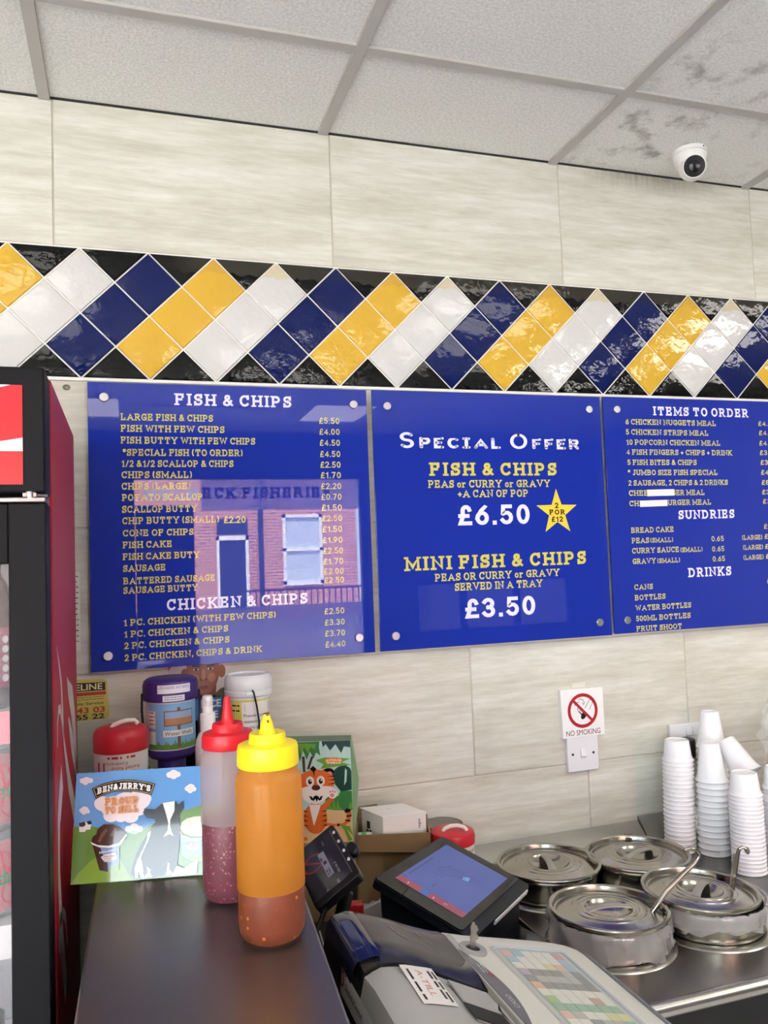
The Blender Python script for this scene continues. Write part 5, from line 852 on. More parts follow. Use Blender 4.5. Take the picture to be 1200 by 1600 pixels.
# ------------------------------------------------------------------ squeezy sauce bottles
def shell(name, c, clear):
    return thin(name, c, clear, .25, .5)
def sauce_bottle(lab_, x, y, r, zs, body, lid, sauce, fill, tip):
    t = thing('sauce_bottle', lab_, 'sauce bottle', (x, y, 1.15))
    sh, cb, ct, t2, t3, tp = zs        # shoulder, cap bottom, cap top, second tier top, cone start, tip (above the counter)
    mb = MB(); mb.lathe([(r*.55, .0012), (r*.82, 0), (r*.93, .003), (r*.985, .010), (r, .02), (r*.9985, fill-.0005), (r*.998, fill+.0005), (r*.992, sh*.62), (r*.985, sh-.012), (r*.95, sh-.004), (r*.86, sh+.001), (r*.84, cb+.006)], seg=56, mis=[1]*5+[0]*7); mb.build('bottle_body', [body, thin('wet_plastic_' + body.name, (190, 128, 90) if tip else (176, 128, 140), .9, .3)], t)
    mb = MB(); k = r - .0010; mb.lathe([(k*.5, .003), (k*.86, .0035), (k*.97, .011), (k, .02), (k*.99, fill-.004), (k*.97, fill), (k*.5, fill-.002), (.001, fill-.002)], seg=48); mb.build('sauce', sauce, t)
    R1 = r*.92
    mb = MB(); mb.lathe([(R1*.97, cb), (R1, cb+.002), (R1*.985, ct-.006), (R1*.95, ct-.001), (R1*.9, ct), (R1*.62, ct+.0015), (R1*.6, ct+.004), (R1*.585, t2-.002), (R1*.55, t2), (R1*.3, t3-.004), (R1*.245, t3), (R1*.2, t3+.008), (R1*.12, tp-.003), (R1*.09, tp), (R1*.03, tp)], seg=48); cap = mb.build('nozzle_cap', lid, t)
    if tip:
        mb = MB(); n = 12; z0 = t3 + .004
        for a0, a1, za, zb in ((-.5, .6, z0+.006, tp+.0006), (1.8, 2.6, z0+.012, tp+.0006), (3.6, 4.4, z0+.014, tp+.0006)):
            rows = []
            for i in range(5):
                z = za + (zb-za)*i/4; rr = R1*(.2 + (.09-.2)*min(1, max(0, (z-t3-.008)/(tp-t3-.011)))) + .0007; w = .25 + .75*i/4
                rows.append([(rr*math.sin((a0+a1)/2 + (a1-a0)/2*w*(q/5-1)), -rr*math.cos((a0+a1)/2 + (a1-a0)/2*w*(q/5-1)), z) for q in range(11)])
            mb.grid(rows)
        mb.lathe([(R1*.095, tp-.001), (R1*.09, tp+.001), (R1*.03, tp+.001)], seg=20)
        mb.build('dried_sauce', mat('dried_brown_sauce', (120, 56, 22), .35), cap, recalc=False)
def sauce_mat(n, c1, c2, spots, sc_):
    m = mat(n, c1, .35); nt = m.node_tree; N = nt.nodes; Lk = nt.links; tc = N.new('ShaderNodeTexCoord')
    vo = N.new('ShaderNodeTexVoronoi'); vo.inputs['Scale'].default_value = sc_; Lk.new(tc.outputs['Object'], vo.inputs[0])
    cr = N.new('ShaderNodeValToRGB'); e = cr.color_ramp.elements; e[0].position = spots; e[0].color = lin(c2); e[1].position = spots + .06; e[1].color = lin(c1)
    Lk.new(vo.outputs['Distance'], cr.inputs[0]); Lk.new(cr.outputs[0], N['Principled BSDF'].inputs['Base Color']); return m
def zr(d): return tuple(round(z - 1.15, 4) for z in d)
sauce_bottle('big amber sauce bottle with a yellow nozzle cap, nearest on the steel counter', .2965, -.7595, .0413, zr((1.3475, 1.355, 1.3815, 1.3945, 1.3965, 1.4165)), shell('amber_plastic', (236, 164, 56), .3), mat('yellow_cap', (250, 226, 30), .35, sss=0), sauce_mat('brown_red_sauce', (126, 56, 34), (232, 140, 60), .12, 75), .062, True)
sauce_bottle('cloudy clear sauce bottle with a red nozzle cap, half hidden behind the amber one', .2639, -.6204, .0390, zr((1.345, 1.352, 1.3725, 1.3845, 1.386, 1.4205)), shell('cloudy_plastic', (222, 204, 204), .42), mat('red_cap', (214, 30, 44), .35), sauce_mat('dark_red_sauce', (116, 52, 66), (200, 130, 134), .2, 190), .105, False)

# ------------------------------------------------------------------ collecting tins behind the ice cream board
Mwhite = mat('white_tin_paper', (236, 232, 226), .4)
t = thing('collection_tin', 'red lidded white collection tin with a white handle, left behind the ice cream board', 'collection tin', (.1185, -.178, 1.1505))
mb = MB(); mb.lathe([(.046, 0), (.0475, .002), (.0475, .122)], seg=44); mb.build('tin_body', Mwhite, t)
mb = MB(); mb.lathe([(.0475, .121), (.0492, .1215), (.0495, .147), (.0478, .155), (.043, .161), (.03, .1645), (.002, .165)], seg=44); mb.build('lid', mat('red_plastic_lid', (198, 32, 46), .35), t)
mb = MB(); mb.tube([(-.016, -.012, .163), (-.012, -.012, .168), (0, -.012, .172), (.012, -.011, .174), (.024, -.010, .173), (.030, -.01, .166)], .0042, 10); mb.build('handle', mat('white_handle', (238, 232, 224), .5), t)
mb = MB(); f_ = cylmap(0, 0, .0478, .072, .12, flip=True)
sans(mb, 'Account No: 0023527', -.045, -.005, .0075, f_, .085); sans(mb, 'Bank Name: Habib Bank', -.045, .007, .0075, f_, .085); mb.build('blue_print', mat('blue_print', (44, 84, 150), .4), t, recalc=False)
mb = MB(); sans(mb, 'Leeds U.K', -.022, -.019, .006, f_, .04); sans(mb, 'Contractor', -.006, -.035, .006, f_, .045); sans(mb, 'Relief fund', -.028, -.027, .006, f_, .05); wiggle_lines(mb, -.02, .03, -.045, 1, .01, .004, f_)
f2 = cylmap(0, 0, .0479, .072, .12); poly(mb, [(-.052, .018), (-.036, .018), (-.036, .034), (-.052, .034)], f2); mb.build('red_print', mat('red_print', (190, 50, 50), .4), t, recalc=False)
# purple water wells tin
t = thing('collection_tin', 'purple topped water wells collection tin hanging on a black cord', 'collection tin', (.211, -.12, 1.15))
Mpur = mat('purple_plastic', (58, 34, 112), .35); f_ = None
mb = MB(); mb.lathe([(.027, 0), (.027, .084), (.040, .088), (.0455, .094), (.0465, .106)], seg=44); mb.build('foot', Mpur, t)
mb = MB(); mb.lathe([(.0462, .105), (.0462, .197)], seg=44); mb.build('tin_body', mat('purple_tin_white', (230, 226, 232), .4), t)
mb = MB(); mb.lathe([(.0475, .196), (.052, .198), (.0528, .205), (.0528, .226), (.050, .234), (.044, .238), (.002, .2385)], seg=44); mb.build('lid', Mpur, t)
mb = MB(); f_ = cylmap(0, 0, .0466, .106, .1); wrap(mb, f_, -.056, .056, .002, .088); mb.build('sky_label', mat('tin_sky_blue', (128, 178, 222), .4), t, recalc=False)
f1 = cylmap(0, 0, .0469, .106, .1); f2 = cylmap(0, 0, .0471, .106, .1); f3 = cylmap(0, 0, .0473, .106, .1)
mb = MB(); wrap(mb, f1, -.056, .056, .002, .010)
for k in range(24): poly(mb, [(-.055+.0046*k, .010), (-.050+.0046*k, .010), (-.0535+.0046*k + .003*math.sin(k*2), .016 + .004*math.sin(k*1.7))], f1)
mb.build('printed_grass', mat('tin_grass', (96, 140, 60), .5), t, recalc=False)
mb = MB(); wrap(mb, f1, .005, .011, .006, .080); wrap(mb, f1, -.02, .040, .046, .0745); mb.build('printed_sign_post', mat('tin_post_brown', (120, 92, 62), .5), t, recalc=False)
mb = MB(); wrap(mb, f2, -.018, .038, .048, .060); mb.build('printed_desert', mat('tin_sand', (178, 130, 92), .5), t, recalc=False)
mb = MB(); wrap(mb, f2, -.018, .038, .060, .0727); mb.build('printed_sky', mat('tin_picture_sky', (150, 176, 214), .5), t, recalc=False)
mb = MB(); wrap(mb, f2, -.022, .042, .026, .038); wrap(mb, f2, -.056, -.038, .042, .074); wrap(mb, f2, -.056, -.038, .012, .036); mb.build('white_panels', Mwhite, t, recalc=False)
mb = MB(); sans(mb, 'Water Wells', -.019, .0285, .0075, f3, .056); wiggle_lines(mb, -.054, -.04, .070, 4, .007, .002, f3); mb.build('black_print', mat('sticker_black', (26, 24, 20), .5), t, recalc=False)
mb = MB(); f_ = cylmap(0, 0, .0530, .20, .05); wrap(mb, f_, -.03, .035, .014, .030); wrap(mb, f_, -.02, .022, -.001, .010)
mb.build('lid_sticker', mat('white_sticker', (226, 224, 232), .5), t, recalc=False)
mb = MB(); f_ = cylmap(0, 0, .0532, .20, .05, flip=True); sans(mb, 'PLEASE GIVE GENEROUSLY', -.032, -.0275, .0055, f_, .06); f_ = cylmap(0, 0, .0532, .20, .05); wiggle_lines(mb, -.016, .018, .006, 2, .004, .0014, f_); mb.build('lid_print', mat('blue_print', (44, 84, 150), .4), t, recalc=False)
mb = MB(); mb.tube([(-.0535, -.01, .212), (-.0545, -.012, .18), (-.051, -.018, .13), (-.049, -.024, .09), (-.038, -.034, .05), (-.03, -.036, .012)], .0022, 8); mb.tube([(.0535, -.01, .212), (.0538, -.012, .17), (.0505, -.02, .12), (.045, -.028, .08), (.04, -.034, .03), (.038, -.034, .006)], .0022, 8); mb.build('cord', mat('black_cord', (20, 20, 22), .7), t)
# spray bottle
t = thing('spray_bottle', 'small white pump spray bottle between the purple tin and the red sauce cap', 'spray bottle', (.269, -.26, 1.15))
Mwp = mat('white_bottle_plastic', (238, 238, 236), .3)
mb = MB(); mb.lathe([(.021, 0), (.0235, .003), (.0235, .125), (.022, .14), (.016, .152), (.0125, .157)], seg=36); mb.build('bottle_body', Mwp, t)
mb = MB(); mb.lathe([(.0138, .157), (.014, .158), (.0135, .186), (.0125, .187), (.0095, .188), (.0095, .2)], seg=30); mb.build('collar', Mwp, t)
mb = MB(); mb.lathe([(.0098, .2), (.0098, .213), (.0088, .218), (.006, .219)], seg=26); mb.box((-.003, -.014, .205), (.003, -.006, .211)); mb.build('pump_head', mat('milky_pump_cap', (222, 224, 226), .2), t)
mb = MB(); f_ = cylmap(0, 0, .0237, 0, -.35); sans(mb, 'SOL', -.010, .092, .008, f_, .017, bold=.01); wiggle_lines(mb, -.014, .02, .084, 2, .006, .0022, f_); wiggle_lines(mb, -.014, .02, .070, 7, .005, .0018, f_); mb.build('print', mat('sticker_black', (26, 24, 20), .5), t, recalc=False)
# white tub
t = thing('collection_bucket', 'white lidded collection bucket behind the red sauce cap', 'collection bucket', (.367, -.09, 1.15))
mb = MB(); mb.lathe([(.036, 0), (.0375, .003), (.0425, .19)], seg=44); mb.build('bucket_body', Mwp, t)
mb = MB(); mb.lathe([(.0425, .187), (.0485, .189), (.0495, .193), (.0495, .199), (.048, .2), (.049, .203), (.049, .2195), (.046, .226), (.041, .230), (.039, .2265), (.002, .2255)], seg=44); mb.box((-.012, -.0515, .193), (.010, -.0475, .2)); mb.build('lid', mat('milky_lid', (226, 230, 232), .25), t)
mb = MB(); f_ = cylmap(0, 0, .0402, .10, -.05, taper=.026); wrap(mb, f_, -.046, .05, .012, .082); mb.build('yellow_label', mat('lemon_label', (222, 208, 60), .5), t, recalc=False)
f1 = cylmap(0, 0, .0405, .10, -.05, taper=.026); f2 = cylmap(0, 0, .0408, .10, -.05, taper=.026)
mb = MB(); wrap(mb, f1, -.018, .046, .018, .0785); mb.build('label_panel', Mwhite, t, recalc=False)
mb = MB()
for k, s in enumerate(('Provide care and', 'assistance to the', 'poorly who have')): sans(mb, s, -.014, .049-.0115*k, .0062, f2, .056)
sans(mb, 'none', .006, .0165, .0055, f2); wiggle_lines(mb, -.04, -.022, .07, 2, .01, .003, f2); mb.build('black_print', mat('sticker_black', (26, 24, 20), .5), t, recalc=False)
mb = MB(); poly(mb, [(-.012, .060), (.042, .060), (.042, .074), (-.012, .074)], f2); mb.build('blue_band', mat('blue_print', (44, 84, 150), .4), t, recalc=False)
mb = MB(); f3 = cylmap(0, 0, .041, .10, -.05, taper=.026); sans(mb, 'Communities', -.004, .0615, .0045, f3, .044); sans(mb, 'Empowering', -.004, .068, .0045, f3, .044); mb.build('white_print', Mwhite, t, recalc=False)
mb = MB(); mb.tube([(.0, -.0505, .203), (.003, -.0515, .198), (.009, -.0475, .17), (.013, -.0455, .14), (.013, -.0435, .11), (.011, -.042, .08)], .0018, 8); mb.build('cord', mat('black_cord', (20, 20, 22), .7), t)
# appeal leaflet with a child's portrait
t = thing('appeal_poster', 'charity appeal poster with a child portrait, on the wall below the fish and chips board', 'poster', (.272, 0, 1.3))
mb = MB(); mb.box((.212, -.0012, 1.17), (.331, .0008, 1.45)); mb.build('paper', mat('poster_pale', (206, 196, 196), .3), t, world=True, smooth=0)
lay = lambda k: (lambda a, b: (a, -.0014 - .0002*k, b))
cx_, zt = .284, 1.372
def pp(name, c, k, draw):
    mb = MB(); draw(mb, lay(k)); mb.build(name, mat('poster_' + name, c, .3), t, world=True, smooth=0, recalc=False)
pp('red_corner', (176, 40, 50), 0, lambda m, f: poly(m, [(.213, 1.44), (.213, 1.385), (.222, 1.40), (.228, 1.44)], f))
pp('shirt', (92, 84, 56), 0, lambda m, f: poly(m, [(.235, 1.172), (.331, 1.172), (.331, 1.345), (.318, 1.34), (.30, 1.325), (.265, 1.32), (.248, 1.31)], f))
pp('blue_panel', (30, 110, 186), 0, lambda m, f: poly(m, [(.213, 1.172), (.29, 1.172), (.29, 1.33), (.213, 1.33)], f))
pp('blue_foot', (30, 110, 186), 1, lambda m, f: poly(m, [(.27, 1.172), (.331, 1.172), (.331, 1.245), (.27, 1.235)], f))
pp('ear', (140, 88, 66), 0, lambda m, f: disc(m, .246, 1.375, .008, .013, f)); pp('ear', (140, 88, 66), 0, lambda m, f: disc(m, .323, 1.378, .008, .014, f))
pp('neck', (112, 68, 50), 0, lambda m, f: poly(m, [(.262, 1.31), (.308, 1.31), (.312, 1.36), (.258, 1.36)], f))
pp('face', (138, 88, 64), 1, lambda m, f: poly(m, [(.284 + .0345*math.cos(a), 1.385 + (.048 if math.sin(a) > 0 else .056)*math.sin(a)*(1 if abs(math.cos(a)) > .3 else .97)) for a in [2*PI*k/28 for k in range(28)]], f))
pp('hair', (30, 22, 20), 2, lambda m, f: poly(m, [(.2485, 1.395), (.249, 1.42), (.262, 1.444), (.284, 1.449), (.306, 1.444), (.319, 1.42), (.3195, 1.395), (.311, 1.412), (.284, 1.418), (.257, 1.412)], f))
pp('cheeks', (168, 112, 84), 2, lambda m, f: (disc(m, .267, 1.366, .008, .010, f), disc(m, .302, 1.366, .008, .010, f), disc(m, .2845, 1.372, .0045, .014, f)))
pp('eyes', (226, 220, 214), 3, lambda m, f: (disc(m, .2695, 1.3845, .0055, .0021, f), disc(m, .2995, 1.3845, .0055, .0021, f)))
pp('pupils', (22, 16, 14), 4, lambda m, f: (disc(m, .2695, 1.3845, .003, .003, f), disc(m, .2995, 1.3845, .003, .003, f), poly(m, [(.261, 1.391), (.278, 1.389), (.277, 1.392), (.262, 1.394)], f), poly(m, [(.291, 1.389), (.308, 1.391), (.307, 1.394), (.292, 1.392)], f)))
pp('nose', (96, 56, 42), 3, lambda m, f: (disc(m, .2795, 1.3625, .0032, .002, f), disc(m, .2895, 1.3625, .0032, .002, f), poly(m, [(.2755, 1.362), (.284, 1.359), (.2935, 1.362), (.284, 1.3605)], f)))
pp('mouth', (110, 54, 52), 3, lambda m, f: poly(m, [(.2735, 1.3465), (.279, 1.350), (.2845, 1.349), (.290, 1.350), (.2955, 1.3465), (.290, 1.3425), (.2845, 1.3415), (.279, 1.3425)], f))
def ctext(m, f): sans(m, 'EMERGENCE', .2135, 1.304, .015, f, .106, bold=.03); sans(m, 'CASE', .2815, 1.281, .015, f, .03, bold=.03)
mb = MB(); mb.add([lay(3)(a, b) for a, b in ((.262, 1.300), (.3225, 1.300), (.3225, 1.323), (.262, 1.323))], [(0,1,2,3)]); mb.add([lay(3)(a, b) for a, b in ((.262, 1.278), (.316, 1.278), (.316, 1.2995), (.262, 1.2995))], [(0,1,2,3)]); mb.build('text_band', mat('poster_blue_panel', (30, 110, 186), .3), t, world=True, smooth=0, recalc=False)
mb = MB(); sans(mb, 'NCE', .279, 1.304, .0155, lay(5), .041, bold=.03); sans(mb, 'ASE', .279, 1.2815, .0145, lay(5), .034, bold=.03); mb.build('text', Mwhite, t, world=True, smooth=0, recalc=False)
# ------------------------------------------------------------------ lower work counter along the wall
t = thing('work_counter', 'low dark work counter under the till and the order screen', 'counter', (.62, -.6, 0))
mb = MB(); mb.prism([(.408, -.006), (.838, -.006), (.838, -1.34), (.325, -1.34)], lambda u, v, d: (u, v, d), .868, .90); mb.build('worktop', mat('black_worktop', (30, 30, 33), .3), t, world=True, bevel=.003)
mb = MB(); mb.prism([(.412, -.01), (.83, -.01), (.83, -1.32), (.332, -1.32)], lambda u, v, d: (u, v, d), 0, .8685); mb.build('cabinet', mat('black_cabinet', (24, 25, 28), .35), t, world=True)

# carton with its flaps, the boxes in it, the animal meal box on it
Mcard = mat('brown_cardboard', (150, 122, 86), .85, var=((4, 4, 30), (134, 106, 72), .35, .65)); Mcardin = mat('cardboard_inside', (120, 96, 64), .9); Mtape = mat('brown_parcel_tape', (126, 98, 62), .35)
cth = thing('cardboard_carton', 'open brown cardboard carton by the wall, holding the plain white box', 'carton', (.55, -.16, .9), rz=0)
ax = Vector((.956, -.293, 0)).normalized(); ay = Vector((-ax.y, ax.x, 0)); c0 = Vector((.566, -.151, .9003))
cf = lambda u, v, z: tuple(c0 + ax*u + ay*v + Vector((0, 0, z)))
def cbox(mb, u0, u1, v0, v1, z0, z1, mi=0):
    o = [cf(u, v, z) for z in (z0, z1) for u, v in ((u0, v0), (u1, v0), (u1, v1), (u0, v1))]
    mb.add(o, [(0,3,2,1),(4,5,6,7),(0,1,5,4),(1,2,6,5),(2,3,7,6),(3,0,4,7)], mi)
CW, CD, CH = .153, .106, .146
mb = MB(); cbox(mb, 0, CW, 0, .003, 0, CH); cbox(mb, 0, CW, CD-.003, CD, 0, CH+.004); cbox(mb, 0, .003, 0, CD, 0, CH-.006); cbox(mb, CW-.003, CW, 0, CD, 0, CH); cbox(mb, 0, CW, 0, CD, 0, .004)
mb.build('carton_walls', Mcard, cth, world=True, smooth=0)
mb = MB(); mb.add([cf(.001, CD-.001, CH+.003), cf(.05, CD-.001, CH+.003), cf(.045, CD+.008, CH+.028), cf(.004, CD+.006, CH+.024)], [(0,1,2,3)]); o = mb.build('back_flap', Mcard, cth, world=True, smooth=0, recalc=False); q = o.modifiers.new('s', 'SOLIDIFY'); q.thickness = .0025
mb = MB(); mb.add([cf(0, -.001, CH), cf(CW, -.001, CH), cf(CW-.004, -.012, CH-.035), cf(.004, -.014, CH-.028)], [(0,1,2,3)]); o = mb.build('front_flap', mat('cardboard_flap', (112, 86, 54), .85), cth, world=True, smooth=0, recalc=False); q = o.modifiers.new('s', 'SOLIDIFY'); q.thickness = .0025
mb = MB(); mb.add([cf(.055, -.0008, .0), cf(.055, -.0008, CH-.035), cf(.10, -.0008, CH-.035), cf(.10, -.0008, 0)], [(0,1,2,3)]); mb.build('parcel_tape', Mtape, cth, world=True, smooth=0, recalc=False)
wb = thing('white_box', 'plain white product box standing in the open brown carton', 'box', tuple(cf(.085, .06, .005)))
p_fl, p_fr, p_bl = Vector((.626, -.149, 0)), Vector((.719, -.155, 0)), Vector((.608, -.112, 0))
p_br = p_fr + (p_bl - p_fl)*1.6; p_bl = p_fl + (p_bl - p_fl)*1.6
mb = MB(); mb.prism([(p.x, p.y) for p in (p_fl, p_fr, p_br, p_bl)], lambda u, v, d: (u, v, d), .905, 1.076); mb.build('carton_body', mat('white_card', (232, 228, 224), .5), wb, world=True, smooth=0, bevel=.001, seg=1)
du = (p_fr - p_fl).normalized(); dv = (p_bl - p_fl).normalized()
mb = MB(); mb.add([tuple(p_fl - du*.001 - dv*.0006 + Vector((0,0,1.075))), tuple(p_fr + du*.001 - dv*.0006 + Vector((0,0,1.075))), tuple(p_fr + du*.001 + dv*.07 + Vector((0,0,1.0795))), tuple(p_fl - du*.001 + dv*.07 + Vector((0,0,1.0805)))], [(0,1,2,3)]); o = mb.build('lid_flap', mat('white_card', (232, 228, 224), .5), wb, world=True, smooth=0, recalc=False); q = o.modifiers.new('s', 'SOLIDIFY'); q.thickness = .0012
mb = MB(); f_ = lambda a, b: tuple(p_fl + du*(.040+a) + dv*(.036+b*.9) + Vector((0, 0, 1.0802))); sans(mb, 'nu', -.004, .0, .006, f_); f_ = lambda a, b: tuple(p_fl + du*(.075) - dv*.0014 + Vector((0,0,1.045)) + du*a + Vector((0,0,b))); wiggle_lines(mb, 0, .006, .016, 5, .004, .002, f_); mb.build('box_print', mat('sticker_black', (26, 24, 20), .5), wb, world=True, smooth=0, recalc=False)
mb = MB(); f_ = lambda a, b: tuple(p_bl - dv*a - du*.0012 + Vector((0, 0, 1.046 + b))); poly(mb, [(.018, -.003), (.028, -.003), (.028, .012), (.018, .012)], f_); wiggle_lines(mb, .016, .032, -.009, 2, .006, .004, f_); mb.build('side_print', mat('sticker_black', (26, 24, 20), .5), wb, world=True, smooth=0, recalc=False)
gb = thing('small_box', 'small white and green box tucked in the front corner of the carton', 'box', tuple(cf(.02, .02, .1)))
mb = MB(); cbox(mb, .005, .033, .008, .03, .005, .142); mb.build('box_body', mat('white_card', (232, 228, 224), .5), gb, world=True, smooth=0)
mb = MB(); cbox(mb, .012, .022, .0072, .0305, .1, .1428); mb.build('green_strip', mat('green_strip', (64, 178, 74), .4), gb, world=True, smooth=0)
ob_ = thing('storage_box', 'brown cardboard box under the animal meal box, hidden behind the leaning card machine', 'box', (.47, -.1, .9))
ux = Vector((.9535, -.301, 0)).normalized(); uy = Vector((-ux.y, ux.x, 0)); b0 = Vector((.4193, -.149, 0))
tf = lambda u, v, z: tuple(b0 + ux*u + uy*v + Vector((0, 0, z)))
mb = MB(); o = [tf(u, v, z) for z in (.9003, 1.048) for u, v in ((0.004, -.006), (.118, -.006), (.118, .072), (0.004, .072))]; mb.add(o, [(0,3,2,1),(4,5,6,7),(0,1,5,4),(1,2,6,5),(2,3,7,6),(3,0,4,7)]); mb.build('box_body', Mcard, ob_, world=True, smooth=0)
tg = thing('animal_meal_box', 'green childrens meal box printed with a waving cartoon tiger', 'meal box', tf(.07, .03, 1.049))
TW, TH = .1385, .198; Z0 = 1.0488
mb = MB(); out = [(0, 0), (TW, .004), (TW+.0005, .06), (TW+.001, .12), (TW, TH-.002), (0, TH)]
mb.prism(out, lambda u, v, d: tf(u, d + (.004 if 0 < v < TH-.01 and u > .1 else 0)*0, Z0+v), 0, .055, 0, 1)
mb.build('box_body', [mat('tiger_box_sky', (178, 214, 208), .3), mat('tiger_box_side', (46, 92, 62), .35)], tg, world=True, smooth=0)
mb = MB(); mb.add([tf(TW+.0012, 0, Z0+.0), tf(TW+.0012, .055, Z0), tf(TW+.014, .028, Z0+.115), tf(TW+.0012, 0, Z0+TH-.004), tf(TW+.0012, .055, Z0+TH-.004)], [(0,1,2),(0,2,3),(1,4,2),(3,2,4)]); mb.build('gusset', mat('tiger_box_gusset', (120, 164, 110), .35), tg, world=True, smooth=0, recalc=False)
TC = {'tsky': (182, 216, 208), 'tsand': (226, 190, 138), 'tbush': (60, 128, 62), 'tgrass': (104, 160, 56), 'tdark': (18, 62, 52), 'tleaf': (56, 124, 66), 'ttrunk': (72, 44, 34), 'torange': (218, 106, 44), 'torange2': (226, 128, 50), 'black': (22, 22, 24), 'tcream': (240, 232, 222), 'tpink': (220, 140, 160), 'white': (246, 246, 244)}
flat_art(TIGER, TC, lambda d: (lambda u, v: tf(u*TW, -d, Z0 + v*TH)), tg, lambda i, c: 'printed_scene', d0=.0003, dd=.00002, rough=.3)
mb = MB(); f_ = lambda u, v: tf(u*TW, -.0034, Z0 + v*TH); slab(mb, 'ANIMAL', .645, .802, .02, f_, .225, t=.24); slab(mb, 'WORLD', .655, .775, .02, f_, .205, t=.24); mb.build('title', mat('title_cream', (250, 240, 214), .4), tg, world=True, smooth=0, recalc=False)

# card machine leaning on its stand
cm = Vector((.437, -.435, 1.104)); X_ = Vector((.817, -.09, .569)).normalized(); Nq = Vector((-.573, -.233, .786)).normalized(); Y_ = Nq.cross(X_).normalized()
def mapf(c, x, y, n): return lambda u, v, d=0.: tuple(c + x*u + y*v + n*d)
kf = mapf(cm, X_, Y_, Nq); hw, hh = .043, .0735
t = thing('card_machine', 'black card machine tilted on a stand beside the amber sauce bottle, screen dark', 'card machine', tuple(cm - Nq*.02))
def rrect(x0, x1, y0, y1, r, n=5):
    P = []
    for cx, cy, a in ((x1-r, y1-r, 0), (x0+r, y1-r, 90), (x0+r, y0+r, 180), (x1-r, y0+r, 270)):
        for k in range(n+1): P.append((cx + r*math.cos(R(a+90*k/n)), cy + r*math.sin(R(a+90*k/n))))
    return P
Mbk = mat('black_device', (18, 18, 20), .35); Mscr = mat('dark_screen', (48, 48, 52), .08, spec=.6)
mb = MB(); mb.prism(rrect(-hw, hw, -hh, hh, .007), kf, -.016, 0); mb.build('case', Mbk, t, world=True, bevel=.001)
mb = MB(); mb.prism(rrect(-hw+.003, hw-.010, -hh+.014, hh-.004, .004), kf, 0, .0006); mb.build('screen', Mscr, t, world=True, smooth=0)
f2 = lambda k: (lambda u, v: kf(u, v, .0008 + k*.0001))
mb = MB(); n = 40; ci = (-.016, .020); vs = []
for k in range(n):
    a = 2*PI*k/n; vs += [f2(0)(ci[0]+.0205*math.cos(a), ci[1]+.0205*math.sin(a)), f2(0)(ci[0]+.017*math.cos(a), ci[1]+.017*math.sin(a))]
mb.add(vs, [(2*k, 2*((k+1) % n), 2*((k+1) % n)+1, 2*k+1) for k in range(n)]); strip(mb, [(-.028, .032), (-.004, .008)], .0034, f2(0), -9, 9, 0); mb.build('prohibition_mark', mat('dim_red', (140, 40, 46), .3), t, world=True, smooth=0, recalc=False)
mb = MB(); poly(mb, [(-.004, -.033), (.008, -.033), (.008, .03), (-.004, .03)], f2(1)); mb.build('screen_label', mat('screen_label_blue', (150, 156, 178), .3), t, world=True, smooth=0, recalc=False)
mb = MB(); g_ = lambda a, b: f2(3)(-b, a); poly(mb, [(-.002, -.003), (.006, -.003), (.006, .003), (-.002, .003)], lambda a, b: f2(3)(b+.002, a)); 
wiggle_lines(mb, -.03, -.012, .002, 2, .004, .002, lambda a, b: f2(3)(.002 - b, a)); wiggle_lines(mb, .010, .018, .002, 1, .004, .003, lambda a, b: f2(3)(.002 - b, a)); mb.build('label_print', mat('sticker_black', (26, 24, 20), .5), t, world=True, smooth=0, recalc=False)
mb = MB(); wiggle_lines(mb, -.04, -.012, 0, 1, .004, .0035, lambda a, b: f2(3)(.018 - b, a)); wiggle_lines(mb, -.06, -.05, 0, 1, .004, .004, lambda a, b: f2(3)(.01 - b, a)); wiggle_lines(mb, -.058, -.054, 0, 1, .004, .004, lambda a, b: f2(3)(-.012 - b, a)); wiggle_lines(mb, .04, .055, 0, 1, .004, .002, lambda a, b: f2(3)(.014 - b, a)); mb.build('faint_text', mat('grey_screen_text', (120, 120, 124), .4), t, world=True, smooth=0, recalc=False)
for y in (.050, .023, -.005, -.030):
    mb = MB(); disc(mb, .0382, y, .0026, .0042, f2(2)); mb.build('key_marker', mat('white_sticker', (226, 224, 232), .5), t, world=True, smooth=0, recalc=False)
mb = MB(); wiggle_lines(mb, -.06, .062, 0, 1, .004, .0012, lambda a, b: f2(2)(.0335 - b, a)); mb.build('key_text', mat('grey_screen_text', (120, 120, 124), .4), t, world=True, smooth=0, recalc=False)
mb = MB(); mb.lathe([(.012, -.004), (.0165, -.002), (.0165, .006), (.013, .009)], kf(.050, .0, -.016), 28, mx=Matrix((X_, Y_, Nq)).transposed(), sx=.6); mb.build('side_knob', Mbk, t, world=True)
mb = MB(); mb.tube([kf(0, -.02, -.014), kf(0, -.03, -.05), (.452, -.45, 1.0), (.455, -.45, .912)], .012, 12); mb.lathe([(.052, 0), (.054, .004), (.05, .010), (.015, .014)], (.46, -.45, .9002), 32); mb.build('stand', Mbk, t, world=True)
mb = MB(); mb.tube([kf(-.03, -.07, -.01), (.408, -.50, 1.03), (.415, -.53, .99), (.44, -.5, .93), (.45, -.46, .915)], .0045, 8); mb.build('cable', Mbk, t, world=True)

